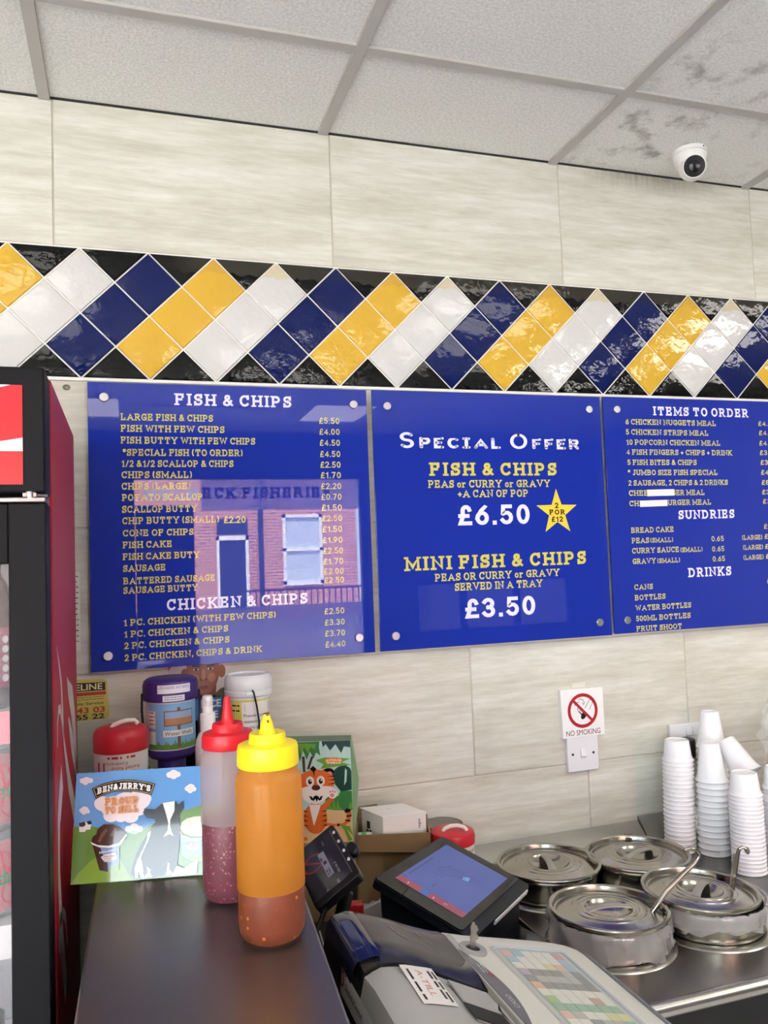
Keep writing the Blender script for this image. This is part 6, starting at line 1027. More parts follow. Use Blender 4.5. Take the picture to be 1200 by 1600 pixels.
# order screen: wedge shaped touch terminal
pc = Vector((.699, -.346, 1.011)); PX = Vector((.726, .685, -.052)).normalized(); PN = Vector((.266, -.21, .941)); PN = (PN - PX*PN.dot(PX)).normalized(); PY = PN.cross(PX)
sf = mapf(pc, PX, PY, PN); t = thing('order_terminal', 'black wedge shaped order terminal with a lit blue screen, between the carton and the till', 'order terminal', (pc.x, pc.y, .9))
Mpos = mat('black_terminal_glass', (10, 11, 14), .05, spec=.3); Mps = mat('black_terminal_case', (20, 24, 30), .45, spec=.25)
ox0, ox1, oy0, oy1 = -.147, .136, -.106, .092
face = rrect(ox0, ox1, oy0, oy1, .010)
mb = MB(); n = len(face); top_ = [sf(u, v, -.002) for u, v in face]; mid = [sf(u, v, -.016) for u, v in face]; bot = []
for u, v in face:
    q = Vector(sf(u*.9, v*.86, -.016)); bot.append((q.x, q.y, .9003))
mid2 = [sf(u*.92, v*.9, -.017) for u, v in face]
mb.add(top_ + mid + mid2 + bot, [tuple(range(n))] + [tuple(range(3*n, 4*n))[::-1]] + [(r*n+i, r*n+(i+1) % n, (r+1)*n+(i+1) % n, (r+1)*n+i) for r in range(3) for i in range(n)]); mb.build('case', Mps, t, world=True, smooth=30)
mb = MB(); mb.prism(rrect(ox0+.003, ox1-.003, oy0+.022, oy1-.003, .008), sf, -.002, 0); mb.build('bezel_glass', Mpos, t, world=True, smooth=0)
sc2 = lambda k: (lambda u, v: sf(u, v, .0003 + .0001*k))
mb = MB(); poly(mb, [(-.1085, -.068), (.1085, -.068), (.1085, .068), (-.1085, .068)], sc2(0)); scr = mb.build('screen', mat('lit_blue_screen', (62, 80, 150), .05, spec=.5, emit=.28), t, world=True, smooth=0, recalc=False)
Mr_ = mat('screen_red_tile', (136, 58, 84), .1, emit=.25)
mb = MB(); poly(mb, [(-.1085, .020), (-.092, .020), (-.088, .024), (-.088, .066), (-.1085, .068)][::-1], sc2(1)); poly(mb, [(-.1085, -.068), (-.088, -.068), (-.088, -.002), (-.092, .002), (-.1085, .002)], sc2(1)); mb.build('red_menu_tiles', Mr_, t, world=True, smooth=0, recalc=False)
mb = MB(); Mln = mat('screen_line_art', (60, 70, 104), .2)
for pts in ([(-.005,.026),(.004,.034),(.016,.032),(.024,.024),(.030,.012),(.034,-.002),(.030,-.012),(.018,-.014),(.012,-.004),(.004,.004),(-.004,.010),(-.008,.018),(-.005,.026)], [(-.01,.03),(-.022,.034)], [(-.012,.024),(-.026,.026)], [(-.012,.018),(-.022,.018)], [(.026,-.012),(.036,-.024),(.030,-.026)], [(.016,-.014),(.020,-.026),(.012,-.024)], [(.024,.022),(.036,.026),(.042,.018)], [(.030,.012),(.04,.008),(.04,-.002)]): strip(mb, pts, .0009, sc2(2), -9, 9, 0)
wiggle_lines(mb, -.07, .028, .058, 1, .01, .0026, sc2(2)); strip(mb, arc(-.083, .060, .004, .004, 0, 360), .0009, sc2(2), -9, 9, 0); strip(mb, arc(-.080, .012, .004, .004, 40, 320), .0009, sc2(2), -9, 9, 0); wiggle_lines(mb, -.07, -.05, .011, 1, .01, .002, sc2(2)); mb.build('screen_drawing', Mln, t, world=True, smooth=0, recalc=False)
mb = MB(); poly(mb, [(.012,-.012),(.026,-.010),(.032,-.020),(.016,-.024)], sc2(1)); mb.build('drawn_figure', mat('screen_cyan', (92, 140, 196), .15, emit=.4), t, world=True, smooth=0, recalc=False)
mb = MB(); strip(mb, arc(-.098, -.030, .003, .003, 0, 360), .0008, sc2(3), -9, 9, 0); wiggle_lines(mb, -.103, -.093, .044, 1, .01, .002, sc2(3)); wiggle_lines(mb, -.103, -.095, -.008, 1, .01, .002, sc2(3)); mb.build('menu_icons', mat('screen_pink', (190, 150, 170), .3), t, world=True, smooth=0, recalc=False)
mb = MB(); mb.prism([(-.045, -.0145), (.122, -.0145), (.122, -.0065), (-.045, -.0065)], lambda u, v, d: sf(u, d, v), oy0+.002, oy0-.0022); mb.build('white_side_strip', mat('white_side_strip', (236, 236, 238), .3), t, world=True)
# flat card reader pad lying beyond the terminal
t = thing('pin_pad', 'flat black pin pad lying between the order terminal and the nearest steel pot', 'pin pad', (.82, -.43, .9))
mb = MB(); mb.prism([(.776, -.430), (.822, -.360), (.858, -.476), (.808, -.512)], lambda u, v, d: (u, v, d), .9003, .912); mb.build('pad_case', mat('black_pad', (16, 16, 18), .25), t, world=True, bevel=.002)
mb = MB(); mb.prism([(.800, -.425), (.819, -.396), (.830, -.430), (.811, -.455)], lambda u, v, d: (u, v, d), .912, .913); mb.build('pad_display', mat('grey_pad_display', (70, 74, 80), .25), t, world=True, smooth=0)
# tins by the wall
t = thing('collection_tin', 'red lidded tin with a rope handle, behind the order terminal', 'collection tin', (.779, -.146, .9))
mb = MB(); mb.lathe([(.044, 0.0003), (.0455, .002), (.0455, .104)], seg=40); mb.build('tin_body', Mwhite, t)
mb = MB(); mb.lathe([(.0455, .103), (.0475, .104), (.0478, .118), (.0455, .126), (.040, .129), (.002, .131)], seg=40); mb.build('lid', mat('red_plastic_lid', (198, 32, 46), .35), t)
mb = MB(); mb.tube([(-.022, -.004, .1285), (-.018, -.004, .134), (-.006, -.008, .139), (.008, -.013, .140), (.02, -.018, .136), (.025, -.02, .129)], .0042, 10); mb.build('rope_handle', mat('white_rope', (232, 226, 216), .7, bump=(300, .6, .002)), t)
mb = MB(); f_ = cylmap(0, 0, .0458, .06, .5); sans(mb, 'Islamic Relief', -.03, .03, .007, f_, .05); wiggle_lines(mb, -.03, .02, .018, 5, .012, .004, f_); mb.build('print', mat('sticker_black', (26, 24, 20), .5), t, recalc=False)
t = thing('metal_tin', 'plain grey metal tin against the wall behind the red lidded tin', 'tin', (.797, -.0475, .9))
mb = MB(); mb.lathe([(.043, .0003), (.0445, .002), (.0445, .108), (.0435, .111), (.042, .1095), (.002, .109)], seg=40); mb.build('tin_body', mat('dull_grey_tin', (128, 126, 122), .45, metal=.5), t)
# torn paper and red wrapper beside the carton
t = thing('paper_scrap', 'torn white paper sticking up in front of the brown carton', 'paper', (.548, -.315, .9))
mb = MB(); mb.add([(.528, -.318, .9003), (.566, -.318, .9003), (.5715, -.318, .982), (.566, -.315, .985), (.560, -.313, .979), (.553, -.311, .981), (.545, -.310, .976), (.531, -.308, .978), (.535, -.312, .967)], [(0,1,2,3,4,5,6,7,8)]); o = mb.build('paper_sheet', mat('white_card', (232, 228, 224), .5), t, world=True, smooth=0, recalc=False); q = o.modifiers.new('s', 'SOLIDIFY'); q.thickness = .0006
t = thing('red_packet', 'small red packet behind the till, under the card machine', 'packet', (.506, -.325, .9))
mb = MB(); mb.prism([(.488, -.335), (.522, -.345), (.525, -.325), (.490, -.315)], lambda u, v, d: (u + (d-.9)*.05, v, d), .9003, .992); mb.build('packet_body', mat('red_packet', (190, 30, 36), .35), t, world=True, bevel=.003)

# ------------------------------------------------------------------ cash register, its operator side facing +X
t = thing('cash_register', 'grey cash register with colour coded flat keypad, cut by the bottom edge', 'cash register', (.6, -.85, .9))
Mcr = mat('light_grey_register', (206, 205, 196), .45, bump=(500, .1, .0006)); Mcg = mat('mid_grey_register', (168, 168, 164), .45, bump=(500, .1, .0006)); Mdg = mat('dark_grey_register', (92, 93, 98), .4)
PRF = [(.388, 1.045), (.392, 1.085), (.400, 1.104), (.424, 1.108), (.457, 1.099), (.487, 1.087), (.517, 1.073), (.549, 1.060), (.572, 1.0535), (.600, 1.0455), (.651, 1.0335), (.712, 1.0185), (.743, 1.010), (.766, 1.002), (.786, .992), (.796, .982)]
def surf(x):
    for (a, za), (b, zb) in zip(PRF, PRF[1:]):
        if a <= x <= b: return za + (zb-za)*(x-a)/(b-a)
    return PRF[0][1] if x < PRF[0][0] else PRF[-1][1]
Y0, Y1 = -.618, -1.06
body = [(x, z) for x, z in PRF if x >= .565]; body = [(.565, 1.0555)] + body
bp_ = [(.388, .955)] + [(.39, 1.03), (.45, 1.05), (.56, 1.035), (.565, 1.0555)] + body[1:] + [(.797, .955)]
def endround(k): return k
rows = []
for y, dz, dx in ((Y0, -.014, .008), (Y0-.004, -.006, .003), (Y0-.012, -.001, .001), (Y0-.03, 0, 0), (Y1, 0, 0)):
    rows.append([(x + (dx if x < .5 else -dx), y, z + (dz if z > .96 else 0)) for x, z in bp_])
mb = MB(); mb.grid(rows); n = len(bp_)
mb.f.append(tuple(range(n))); mb.m.append(0); mb.f.append(tuple(range(4*n, 5*n))[::-1]); mb.m.append(0)
mb.f.append((0, n, 2*n, 3*n, 4*n, 5*n-1, 4*n-1, 3*n-1, 2*n-1, n-1)); mb.m.append(0)
mb.build('housing', Mcr, t, world=True, smooth=38)
mb = MB(); mb.prism([(.392, Y0-.006), (.800, Y0-.006), (.800, Y1), (.392, Y1)], lambda u, v, d: (u, v, d), .9003, .9555); mb.build('cash_drawer', Mdg, t, world=True, bevel=.003)
mb = MB(); mb.prism([(.797, .957), (.797, .9805), (.800, .9835), (.815, .972), (.815, .957)], lambda u, v, d: (u, d, v), Y0-.01, Y1); mb.build('side_trim', mat('slate_side_trim', (120, 122, 128), .4), t, world=True, smooth=0)
# glossy black printer lid: curved over the rear half
def lidsheet(mb, x0, x1, ya, yb, lift, nx=14, ny=6, thick=.03, mi=0):
    rows = []; xs = [x0 + (x1-x0)*i/nx for i in range(nx+1)]
    for j in range(ny+1):
        r = []
        for x in xs:
            a, b = (ya(x) if callable(ya) else ya), (yb(x) if callable(yb) else yb); y = a + (b-a)*j/ny
            e = min(j, ny-j)/ny; z = surf(x) + lift - (.006 if e == 0 else 0)
            r.append((x, y, z))
        rows.append(r)
    o = len(mb.v); w = nx+1; mb.grid(rows, mi); lo = [(p[0], p[1], p[2]-thick) for r in rows for p in r]; o2 = len(mb.v); mb.v += lo
    ring = [j*w for j in range(ny+1)] + [ny*w+i for i in range(1, w)] + [j*w+nx for j in range(ny-1, -1, -1)] + [i for i in range(nx-1, 0, -1)]
    for a, b in zip(ring, ring[1:] + ring[:1]): mb.f.append((o+a, o+b, o2+b, o2+a)); mb.m.append(mi)
yb_ = lambda x: -.792 + .024*math.sin(max(0, min(1, (x-.39)/.17))*PI)
mb = MB(); lidsheet(mb, .390, .563, Y0, yb_, .001, thick=.05); mb.build('printer_lid', mat('gloss_black_lid', (34, 35, 38), .16, spec=.4), t, world=True, smooth=40)
mb = MB(); rows = []
for j in range(9):
    y = -.630 - .14*j/8; rows.append([(x - .0022, y, surf(x) + .0022 - (.0015 if j in (0, 8) else 0)) for x in [.3915, .3955, .401, .408, .416, .425, .433]])
mb.grid(rows); o = mb.build('customer_display', mat('blue_reflection_display', (14, 20, 52), .06, spec=.6, coat=.5), t, world=True, smooth=60, recalc=False)  # blue of the mirrored menu boards put into the display colour
mb = MB(); f_ = lambda a, b: (.3905 + .006*(b/.012), -.70 - a, 1.088 + b); sans(mb, '0.00', -.02, -.004, .012, lambda a, b: (.3885 - .0002 + .0035*max(0, b)/.012, -.735 - a, 1.084 + b), .04); mb.build('display_digits', mat('green_digits', (14, 58, 40), .4), o, smooth=0, recalc=False)
for v in t.children[-1].data.vertices: pass
dgo = o.children[0]
for v in dgo.data.vertices: v.co -= Vector(ORG[t.name])
mb = MB()
for pts in ([(.455, -.655), (.478, -.66), (.52, -.715)], [(.468, -.70), (.474, -.685), (.476, -.664)]): strip(mb, pts, .0007, lambda x, y: (x, y, surf(x) + .0014), -9, 9, 0)
wiggle_lines(mb, 0, .03, 0, 2, .004, .0016, lambda a, b: (.474 + a*.5 + b, -.668 - a, surf(.474 + a*.5 + b) + .0015)); wiggle_lines(mb, 0, .034, 0, 2, .004, .0016, lambda a, b: (.514 + a*.4 + b, -.66 - a, surf(.514 + a*.4 + b) + .0015)); mb.build('lid_scratches', mat('scuff_grey', (138, 138, 136), .6), t, world=True, smooth=0, recalc=False)
# printer cover in front of the lid with label and paper slot
mb = MB(); lidsheet(mb, .390, .560, lambda x: yb_(x) - .0025, -1.055, -.003, thick=.06); pcv = mb.build('printer_cover', Mcg, t, world=True, smooth=40)
lbm = lambda u, v: (lambda x, y: (x, y, surf(x) - .0015))(.446 + .046*u + .002*v, -.797 + .010*u - .108*(1-v) + .012)
mb = MB(); P = [(0, 0.25), (.1, .1), (.9, 0), (1, .05), (1, 1), (0, 1)]; mb.grid([[lbm(u/6, v) for u in range(7)] for v in (.12, .4, .7, 1)]); sub(mb, 'paper_label', mat('label_white', (232, 228, 224), .4), pcv, t, smooth=0, recalc=False)
mb = MB(); lm2 = lambda a, b: (lambda q: (q[0], q[1], q[2] + .0003))(lbm(b, 1 - a)); wiggle_lines(mb, .1, .8, .12, 1, .2, .07, lm2); wiggle_lines(mb, .1, .8, .88, 2, .13, .07, lm2); sub(mb, 'label_print', mat('sticker_black', (26, 24, 20), .5), pcv, t, smooth=0, recalc=False)
mb = MB(); sans(mb, 'A-TILL', .1, .38, .2, lm2, .62); sub(mb, 'label_title', mat('faded_red', (206, 140, 134), .5), pcv, t, smooth=0, recalc=False)
mb = MB(); mb.prism([(.505, -.800), (.553, -.812), (.553, -.905), (.505, -.892)], lambda u, v, d: (u, v, surf(u) - .003 + d), .0, .004); sub(mb, 'raised_panel', mat('mid_grey_panel', (160, 160, 156), .45), pcv, t, bevel=.0015)
mb = MB(); mb.prism([(.503, -.858), (.548, -.868), (.548, -.905), (.503, -.892)], lambda u, v, d: (u, v, surf(u) - .003 + d), .003, .0046); sub(mb, 'paper_slot', mat('black_slot', (20, 20, 20), .6), pcv, t, smooth=0)
mb = MB(); mb.add([(.545, -.862, surf(.545)+.0035), (.549, -.90, surf(.549)+.0035), (.549, -.90, surf(.549)+.001), (.545, -.862, surf(.545)+.012), (.5455, -.87, surf(.545)+.006)], [(0,1,4),(0,4,3)]); sub(mb, 'tear_blade', mat('dark_blade', (50, 50, 52), .4, metal=.6), pcv, t, smooth=0, recalc=False)
mb = MB(); g0 = lambda a, b: (.3875 + .0030*max(0, b-.01)/.02, -.745 - a, 1.052 + b); poly(mb, rrect(-.022, .12, -.004, .030, .004), g0); mb.build('supplier_sticker', mat('label_white', (232, 228, 224), .4), t, world=True, smooth=0, recalc=False)
g1 = lambda a, b: (lambda q: (q[0]-.0004, q[1], q[2]))(g0(a, b))
mb = MB(); strip(mb, [(-.017, .010), (-.017, .026), (-.011, .026), (-.006, .022), (-.006, .014), (-.011, .010), (-.017, .010)], .003, g1, -9, 9, 0); mb.build('sticker_logo', mat('sign_red', (176, 34, 44), .35), t, world=True, smooth=0, recalc=False)
mb = MB(); sans(mb, 'Supplied & Serviced', .004, .012, .008, g1, .075); mb.build('sticker_text', mat('sticker_black', (26, 24, 20), .5), t, world=True, smooth=0, recalc=False)
# light shoulder, key switch, name plate
on = lambda x, y, l=.001: (x, y, surf(x) + l)
mb = MB(); mb.grid([[on(.5635 + .012*i/2, y, .0012) for i in range(3)] for y in (Y0-.02, -.75, -.85, -.95, Y1)]); mb.build('shoulder_strip', Mcg, t, world=True, smooth=0, recalc=False)
mb = MB(); mb.lathe([(.0205, -.004), (.021, .0015), (.019, .0035), (.0105, .003), (.010, -.002)], (.5905, -.682, surf(.5905)), 36, mx=Matrix.Rotation(R(13), 3, 'Y'), sy=1.05, caps=False); mb.build('key_switch_ring', mat('grey_key_ring', (150, 150, 150), .35), t, world=True)
mb = MB(); mb.lathe([(.0103, -.002), (.0103, .0012), (.001, .0014)], (.5905, -.682, surf(.5905)), 24, mx=Matrix.Rotation(R(13), 3, 'Y')); mb.build('key_barrel', mat('black_slot', (20, 20, 20), .6), t, world=True)
mb = MB(); kz = surf(.5905); mb.prism([(-.0022, 0), (.0022, 0), (.0026, .010), (.0052, .012), (.0050, .015), (.0034, .016), (.0036, .019), (.0052, .021), (.0038, .025), (.0020, .026), (.0015, .029), (-.0006, .029), (-.0024, .024), (-.0016, .018), (-.0026, .012)], lambda u, v, d: (.5905 + u*1.35 + v*.08, -.682 + d - u*.6, kz + v*1.3), -.0009, .0009)
ky = mb.build('key', mat('nickel_key', (186, 180, 166), .3, metal=.9), None, smooth=0); tag(ky, 'small metal key standing in the till lock', 'key')
leaf = []
for k in range(17):
    s = k/16; leaf.append((.566 + .024*math.sin(s*PI)**.9*1.0, -.690 - .225*s))
P = [(.5655, -.69)] + leaf[1:-1] + [(.569, -.915)]
mb = MB(); mb.prism(P, lambda u, v, d: on(u, v, d), .0005, .0022); npl = mb.build('name_plate', mat('dark_name_plate', (88, 88, 94), .3), t, world=True, smooth=0)
fl = lambda a, b: on(.583 - b, -.845 + a, .003)
mb = MB(); sans(mb, 'CASIO', -.028, -.004, .0072, lambda a, b: on(.5775 - b, -.82 + a, .0026), .032); sub(mb, 'maker_lettering', mat('silver_lettering', (190, 190, 194), .35), npl, t, smooth=0, recalc=False)
mb = MB(); wiggle_lines(mb, -.014, .014, 0, 2, .005, .002, lambda a, b: on(.575 - b, -.745 + a, .0026)); sub(mb, 'model_print', mat('silver_lettering', (190, 190, 194), .35), npl, t, smooth=0, recalc=False)
mb = MB(); poly(mb, [(.580, -.752), (.584, -.758), (.583, -.772), (.5785, -.764)], lambda x, y: on(x, y, .0027)); sub(mb, 'red_mark', mat('dim_red', (140, 40, 46), .3), npl, t, smooth=0, recalc=False)
# keypad: frame, coloured cells under a clear cover
KX0, KX1, KY0 = .622, .742, -.667
mb = MB(); mb.grid([[on(KX0 + (KX1-KX0)*i/8, y, .0006) for i in range(9)] for y in (KY0, -.8, -.95, Y1+.004)]); kp = mb.build('keypad_frame', mat('keypad_frame_grey', (186, 190, 186), .3), t, world=True, smooth=0, recalc=False)
cols = {'w': (226, 226, 214), 'p': (222, 176, 160), 'b': (150, 186, 206), 'y': (216, 212, 140), 'g': (120, 124, 122), 'm': (184, 156, 176), 'o': (226, 170, 130), 'n': (128, 176, 146), 'e': (150, 190, 112), 'k': (176, 176, 170), 'r': (190, 140, 130)}
rowsK = ['pbwwwr', 'bwwwwb', 'wwwypb', 'mgggkg', 'gkkkkg', 'oggggg', 'wwwwww', 'ewwwrw', 'nnnnnn', 'pkwwyy', 'wwgkkn', 'ywwnnw', 'gwwkkk']
x0, x1 = KX0 + .010, KX1 - .014; cw = (x1-x0)/6
for i, rw in enumerate(rowsK):
    for j, ch in enumerate(rw):
        yy = KY0 - .013 - i*.0185; xx = x0 + j*cw
        mb = MB(); mb.prism([(xx+.0006, yy-.0178), (xx+cw-.0006, yy-.0178), (xx+cw-.0006, yy), (xx+.0006, yy)], lambda u, v, d: on(u, v, d), .0009, .0021)
        sub(mb, 'key_cell', mat('key_cell_' + ch, cols[ch], .4), kp, t, smooth=0)
mb = MB(); mb.grid([[on(KX0 + .005 + (KX1-KX0-.011)*i/8, y, .0030 if 0 < k < 4 else .001) for i in range(9)] for k, y in enumerate((KY0-.005, KY0-.008, -.8, -.95, Y1+.006))]); mb.build('clear_cover', thin('clear_key_cover', (216, 220, 214), .74, .15), t, world=True, smooth=0, recalc=False)
mb = MB(); mb.tube([on(KX0+.003, KY0-.01, .0015), on(KX0+.006, KY0-.0035, .0015), on((KX0+KX1)/2, KY0-.0025, .0015), on(KX1-.008, KY0-.0035, .0015), on(KX1-.004, KY0-.01, .0015), on(KX1-.004, -.8, .0015), on(KX1-.004, -1.0, .0015)], .0022, 8); mb.build('cover_rim', mat('clear_rim_grey', (176, 186, 196), .15), t, world=True)
# ------------------------------------------------------------------ steel bain-marie along the wall
Mst = mat('brushed_stainless', (186, 183, 176), .26, metal=1., bump=((8, 260, 260), .05, .0008)); Mst2 = mat('dull_stainless', (150, 147, 141), .33, metal=1., bump=((8, 220, 220), .06, .0008))
Mstp = mat('pot_steel', (160, 156, 147), .18, metal=1., bump=((30, 30, 240), .04, .0005)); Mstl = mat('lid_steel', (170, 166, 156), .2, metal=1., bump=((160, 160, 160), .05, .0004))
Mup = mat('satin_steel_upstand', (160, 157, 150), .42, metal=.8)
t = thing('bain_marie', 'stainless steel bain marie counter holding four lidded pots along the wall', 'bain marie', (1.45, -.33, 0))
BX0, BX1, BY = .846, 2.15, -.655
mb = MB(); mb.box((BX0, BY, .874), (BX1, -.014, .90)); mb.build('steel_top', Mst2, t, world=True, bevel=.002)
mb = MB(); mb.tube([(BX0, BY, .8895), (BX1, BY, .8895)], .0125, 18); mb.build('rolled_front_edge', Mst, t, world=True)
mb = MB(); mb.box((BX0+.004, BY+.004, .0), (BX1-.004, -.016, .8745)); mb.build('black_body', mat('black_steel_body', (20, 20, 23), .3, metal=.3), t, world=True, bevel=.002)
mb = MB(); mb.prism([(-.0015, .86), (-.0015, .935), (-.005, .936), (-.014, .928), (-.034, .911), (-.040, .904), (-.045, .9006), (-.045, .86)], lambda u, v, d: (d, u, v), BX0, 1.328); mb.tube([(BX0+.002, -.047, .9025), (1.327, -.047, .9025)], .0042, 10); mb.build('upstand', Mup, t, world=True, smooth=30)
mb = MB(); mb.prism([(-.0015, .86), (-.0015, .945), (-.005, .946), (-.014, .937), (-.034, .914), (-.040, .9055), (-.046, .9006), (-.046, .86)], lambda u, v, d: (d, u, v), 1.331, BX1); mb.build('upstand', Mup, t, world=True, smooth=30)
POTS = {'BL': (.966, -.213), 'BR': (1.163, -.243), 'FL': (.952, -.456), 'FR': (1.161, -.462)}
for k, (x, y) in POTS.items():
    mb = MB(); mb.lathe([(.092, .8995), (.096, .904), (.103, .9055), (.112, .9035), (.116, .9)], (x, y, 0), 64, caps=False); mb.build('pot_ring', Mst, t, world=True, recalc=False)
def pot(k, lab_):
    x, y = POTS[k]; p_ = thing('steel_pot', lab_, 'pot', (x, y, .906), group='bain marie pots')
    mb = MB(); mb.lathe([(.001, .0002), (.0985, 0), (.1, .004), (.1, .040), (.1035, .041), (.1045, .0435), (.1035, .046), (.1, .0455), (.097, .043), (.096, .006), (.001, .004)], seg=72, caps=False); mb.build('pot_body', Mstp, p_)
    return p_
def lid(lab_, c, ang, rad, tilt=None, notch=None):
    l = thing('pot_lid', lab_, 'lid', c, group='steel pot lids', rot=None)
    if tilt: l.rotation_euler = tilt
    s = rad/.105
    prof = [(.0985*s, -.006), (.0995*s, -.001), (.104*s, -.0005), (.1062*s, .0012), (.1068*s, .0034), (.1058*s, .0056), (.1035*s, .0064), (.1005*s, .0058), (.0988*s, .004), (.0972*s, -.0035), (.094*s, -.0046), (.072*s, .0014), (.066*s, .0020), (.0645*s, .0032), (.060*s, .0040), (.0585*s, .0032), (.054*s, .0036), (.0525*s, .0048), (.048*s, .0052), (.0465*s, .0042), (.0425*s, .0036), (.039*s, -.001), (.030*s, -.0075), (.015*s, -.0105), (.0008, -.011)]
    mb = MB(); mb.lathe(prof, seg=80, caps=False); mb.build('lid_plate', Mstl, l, recalc=False, smooth=25)
    mb = MB(); mx = Matrix.Rotation(R(ang), 3, 'Z'); rows = []
    for i in range(13):
        a = -1 + i/6; u = a*.0415*s; h = .0022 + .0046*(1 - a*a); w = .0072 + .002*abs(a)**3
        rows.append([tuple(mx @ Vector((u, v*w, h + dz))) for v, dz in ((-1, -.0012), (-.95, .0006), (-.5, .0016), (0, .0019), (.5, .0016), (.95, .0006), (1, -.0012), (0, -.0016), (-1, -.0012))])
    mb.grid(rows); mb.f.append(tuple(range(8))); mb.m.append(0); mb.f.append(tuple(range(12*9, 12*9+8))); mb.m.append(0); mb.build('lid_handle', mat('satin_handle_steel', (176, 172, 162), .45, metal=.65), l, smooth=50)
    if notch is not None:
        a = R(notch); mb = MB(); q = [(.1062*s, -.09), (.0945*s, -.07), (.090*s, 0), (.0945*s, .07), (.1062*s, .09)]
        mb.add([(r_*math.cos(a+d), r_*math.sin(a+d), .0067 if r_ > .1*s else -.0012) for r_, d in q] , [(0,1,2,3,4)]); mb.build('ladle_notch', mat('notch_black', (12, 12, 12), .7), l, smooth=0, recalc=False)
    return l
pot('BL', 'steel pot at the back left of the bain marie, nearest the order terminal'); pot('BR', 'steel pot at the back beside the leftmost cup stack')
pot('FL', 'steel pot at the front left, wrapped in a clear liner bag with the long ladle'); pot('FR', 'steel pot at the front right, lined with a bag and holding the flat handled scoop')
lid('flat steel lid with its handle pointing at the wall, back left pot', (.966, -.213, .954), 74, .107, None, -98)
lid('flat steel lid with a slanting handle, on the back pot beside the cups', (1.163, -.243, .954), 22, .107, None, 66)
lid('tilted steel lid with the long ladle beside it, on the front left pot', (.946, -.468, .963), -8, .1045, (R(-.8), R(1.5), 0), -22)
lid('tilted steel lid on the front right pot below the white cups', (1.147, -.461, .962), 40, .1045, (R(.8), R(2.5), 0), 28)
def liner(k, lab_, zb, seed, amp):
    x, y = POTS[k]; rr = random.Random(seed); o = thing('liner_bag', lab_, 'plastic bag', (x, y, .93), group='clear liner bags')
    mb = MB(); rows = []; n = 96; ph = [rr.uniform(0, 6.28) for _ in range(8)]
    zs = [(.1000, .951), (.1035, .9565), (.1065, .957), (.1085, .953), (.1085, .944), (.1085, .932), (.109, zb+.006), (.1075, zb)]
    for i, (r_, z) in enumerate(zs):
        row = []
        for j in range(n+1):
            a = 2*PI*j/n; e = amp*(.25 + .75*i/7)*(math.sin(7*a+ph[0]+i*.5)*.4 + math.sin(13*a+ph[1]-i*.7)*.35 + math.sin(23*a+ph[2]+i)*.3 + math.sin(41*a+ph[3]-i*1.3)*.25)
            zz = z + (.004*math.sin(5*a+ph[4]) + .0025*math.sin(11*a+ph[5]) if i == 7 else .0008*math.sin(29*a + ph[6]) + .0006*math.sin(53*a))
            row.append(((r_ + max(e, -.003))*math.cos(a), (r_ + max(e, -.003))*math.sin(a), zz - .93))
        rows.append(row)
    mb.grid(rows); mb.build('film', thin('clear_liner_film', (240, 239, 238), .66, .2), o, smooth=40, recalc=False)
liner('FL', 'clear plastic liner folded over the front left pot, hanging low', .9085, 3, .0085); liner('FR', 'clear plastic liner folded over the rim of the front right pot', .926, 5, .005)
l = thing('ladle', 'long thin steel ladle with a hooked end, leaning across the front right lid', 'ladle', (1.03, -.50, .96))
mb = MB(); mb.tube([(1.002, -.502, .945), (1.0085, -.503, .958), (1.040, -.507, .9935), (1.078, -.511, 1.0225), (1.0985, -.513, 1.0365), (1.1075, -.5140, 1.0460), (1.1085, -.514, 1.054), (1.1025, -.5130, 1.0605), (1.092, -.5115, 1.0625), (1.081, -.510, 1.061)], [.0046, .0046, .0044, .0044, .0044, .0042, .0042, .0041, .004, .003], 12); mb.build('handle_rod', Mstp, l, world=True, smooth=60)
mb = MB(); mb.lathe([(.001, -.03), (.015, -.027), (.022, -.016), (.025, 0), (.0242, 0), (.021, -.015), (.014, -.0255), (.001, -.028)], (.992, -.478, .944), 28, caps=False); mb.build('bowl', Mst, l, world=True, recalc=False)
l = thing('serving_scoop', 'steel scoop with a flat upright handle and curled tip, in the front right pot', 'ladle', (1.223, -.43, .95))
mb = MB(); A_ = [Vector(p_) for p_ in ((1.2235, -.455, .935), (1.2265, -.458, .965), (1.2325, -.4665, 1.020), (1.2345, -.470, 1.029), (1.2395, -.473, 1.0325), (1.2455, -.476, 1.0300))]
sd = Vector((.95, .3, 0))
rows = [[tuple(p_ + sd*u + Vector((-.3, .95, 0))*(.0014*(1-(u/.0095)**2) if i < 4 else 0)) for u in (-.0095, -.005, 0, .005, .0095)] for i, p_ in enumerate(A_[:4])]
mb.grid(rows); o = mb.build('flat_handle', Mst, l, world=True, recalc=False, smooth=60); q = o.modifiers.new('s', 'SOLIDIFY'); q.thickness = .002
mb = MB(); mb.tube(A_[3:], .0028, 10); mb.lathe([(.001, -.002), (.0065, -.0015), (.0072, 0), (.0065, .0015), (.001, .002)], (1.2465, -.477, 1.0265), 20, mx=Matrix.Rotation(R(70), 3, 'X'), sx=.75); mb.build('curled_tip', Mst, l, world=True)
mb = MB(); mb.lathe([(.001, -.018), (.015, -.016), (.021, 0), (.0203, 0), (.0145, -.015), (.001, -.0165)], (1.214, -.432, .932), 24, caps=False); mb.build('bowl', Mst, l, world=True, recalc=False)

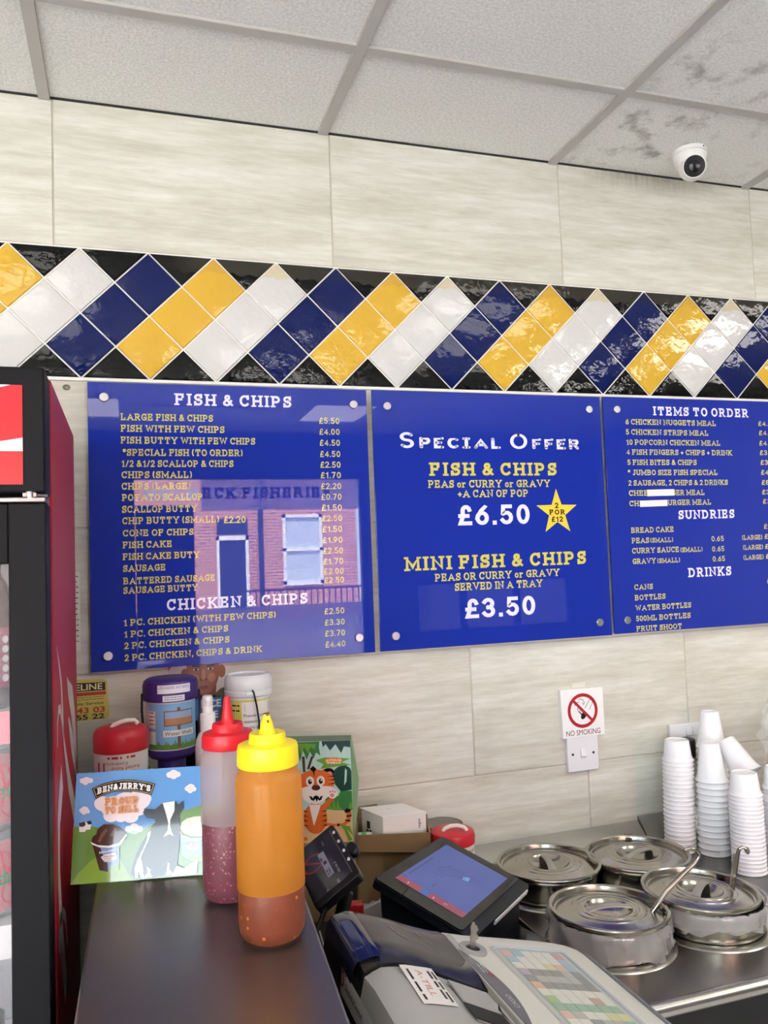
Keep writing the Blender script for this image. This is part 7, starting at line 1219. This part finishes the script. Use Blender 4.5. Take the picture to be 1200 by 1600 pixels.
# ------------------------------------------------------------------ white foam cups, upside down in stacks
Mcup = mat('white_foam_cup', (245, 245, 248), .38, spec=.5)
def cup_mesh(kind):
    rim, base, H = {'small': (.0356, .0262, .0475), 'tall': (.0362, .0205, .0865)}[kind]; d = .0012
    pr = [(rim-.0015, .0), (rim, .0004), (rim+.0003, .0022), (rim-.0012, .0034), (rim-.0016, .004)]
    if kind == 'small': pr += [(rim-.0022, .0042), (rim-.0032, .0092), (rim-.0042, .0098)]
    else: pr += [(rim-.004, .010), (rim-.0052, .0125)]
    pr += [(base+.0008, H-.002), (base-.0012, H), (base-.003, H), (base-.0042, H-.0016), (.001, H-.0016)]
    mb = MB(); mb.lathe(pr + [], seg=32, caps=False)
    mb.lathe([(rim-.0015, 0), (rim-.003, .002), (base-.0012, H-.004), (.001, H-.0045)], seg=32, caps=False)
    return mb
ORD = ['top', 'second', 'third', 'fourth', 'fifth', 'sixth', 'seventh', 'eighth', 'ninth', 'tenth', 'eleventh', 'twelfth', 'thirteenth', 'fourteenth', 'fifteenth', 'sixteenth', 'seventeenth', 'eighteenth', 'nineteenth', 'twentieth', 'twenty-first', 'twenty-second', 'twenty-third']
protos = {}
def stack(kind, x, y, n, pitch, where, group, lean=(0, 0)):
    for i in range(n):
        if kind not in protos: o = cup_mesh(kind).build('foam_cup', Mcup, recalc=False, smooth=40); protos[kind] = o
        else: o = protos[kind].copy(); COL.objects.link(o)
        o.location = (x + lean[0]*i/n + random.uniform(-.0004, .0004), y + lean[1]*i/n + random.uniform(-.0004, .0004), .9006 + pitch*i); o.rotation_euler = (0, 0, random.random()*6)
        k = n - 1 - i; pos = 'topmost cup' if k == 0 else ('bottom cup' if i == 0 else ORD[k] + ' cup from the top')
        tag(o, 'upturned white foam %s of %s' % (pos, where), 'cup', group)
stack('small', 1.3585, -.127, 22, .0098, 'the leftmost stack', 'cups in the leftmost stack', (.006, -.001))
stack('tall', 1.4165, -.1735, 13, .0136, 'the tall tapered stack, second from left', 'cups in the second stack', (.004, 0))
stack('small', 1.4095, -.292, 20, .0086, 'the front stack by the scoop', 'cups in the front stack')
stack('tall', 1.484, -.1, 17, .0136, 'the rearmost stack, against the socket', 'cups in the rearmost stack')
stack('tall', 1.474, -.212, 7, .0136, 'the short stack under the fallen cup', 'cups in the short stack')
stack('small', 1.508, -.285, 20, .0086, 'the stack cut by the right edge', 'cups in the right edge stack')
o = protos['tall'].copy(); COL.objects.link(o); a = Vector((1.4765, -.1600, 1.146)); b = Vector((1.4900, -.2100, 1.078)); o.rotation_mode = 'QUATERNION'
o.rotation_quaternion = Vector((0, 0, 1)).rotation_difference((a-b).normalized()); o.location = b
tag(o, 'white foam cup lying tilted on top of the short stack', 'cup')
# clear bag of spare cups at the right edge
bg_ = thing('plastic_bag', 'crinkled clear plastic bag standing at the right edge beside the cups', 'plastic bag', (1.735, -.13, .9))
mb = MB(); rows = []; rr = random.Random(11); ph = [rr.uniform(0, 6.28) for _ in range(12)]
for i in range(29):
    z = .001 + .36*i/28; row = []
    for j in range(73):
        a = 2*PI*j/72; e = 1 + .10*math.sin(3*a+ph[0]+z*9) + .07*math.sin(7*a+ph[1]-z*40) + .05*math.sin(13*a+ph[2]+z*70) + .035*math.sin(21*a+ph[3]-z*120) + .03*math.sin(z*160+ph[4]+4*a)
        r_ = .098*e*(1 - .55*(max(0, i-20)/8)**1.3)*(.8 + .2*min(1, i/3)); row.append((1.735 + r_*math.cos(a), max(-.225, -.13 + r_*.85*math.sin(a)) if False else -.13 + r_*.8*math.sin(a), .9 + z))
    rows.append(row)
mb.grid(rows); mb.build('film', thin('clear_bag_film', (240, 240, 240), .80, .07), bg_, world=True, smooth=20, recalc=False)
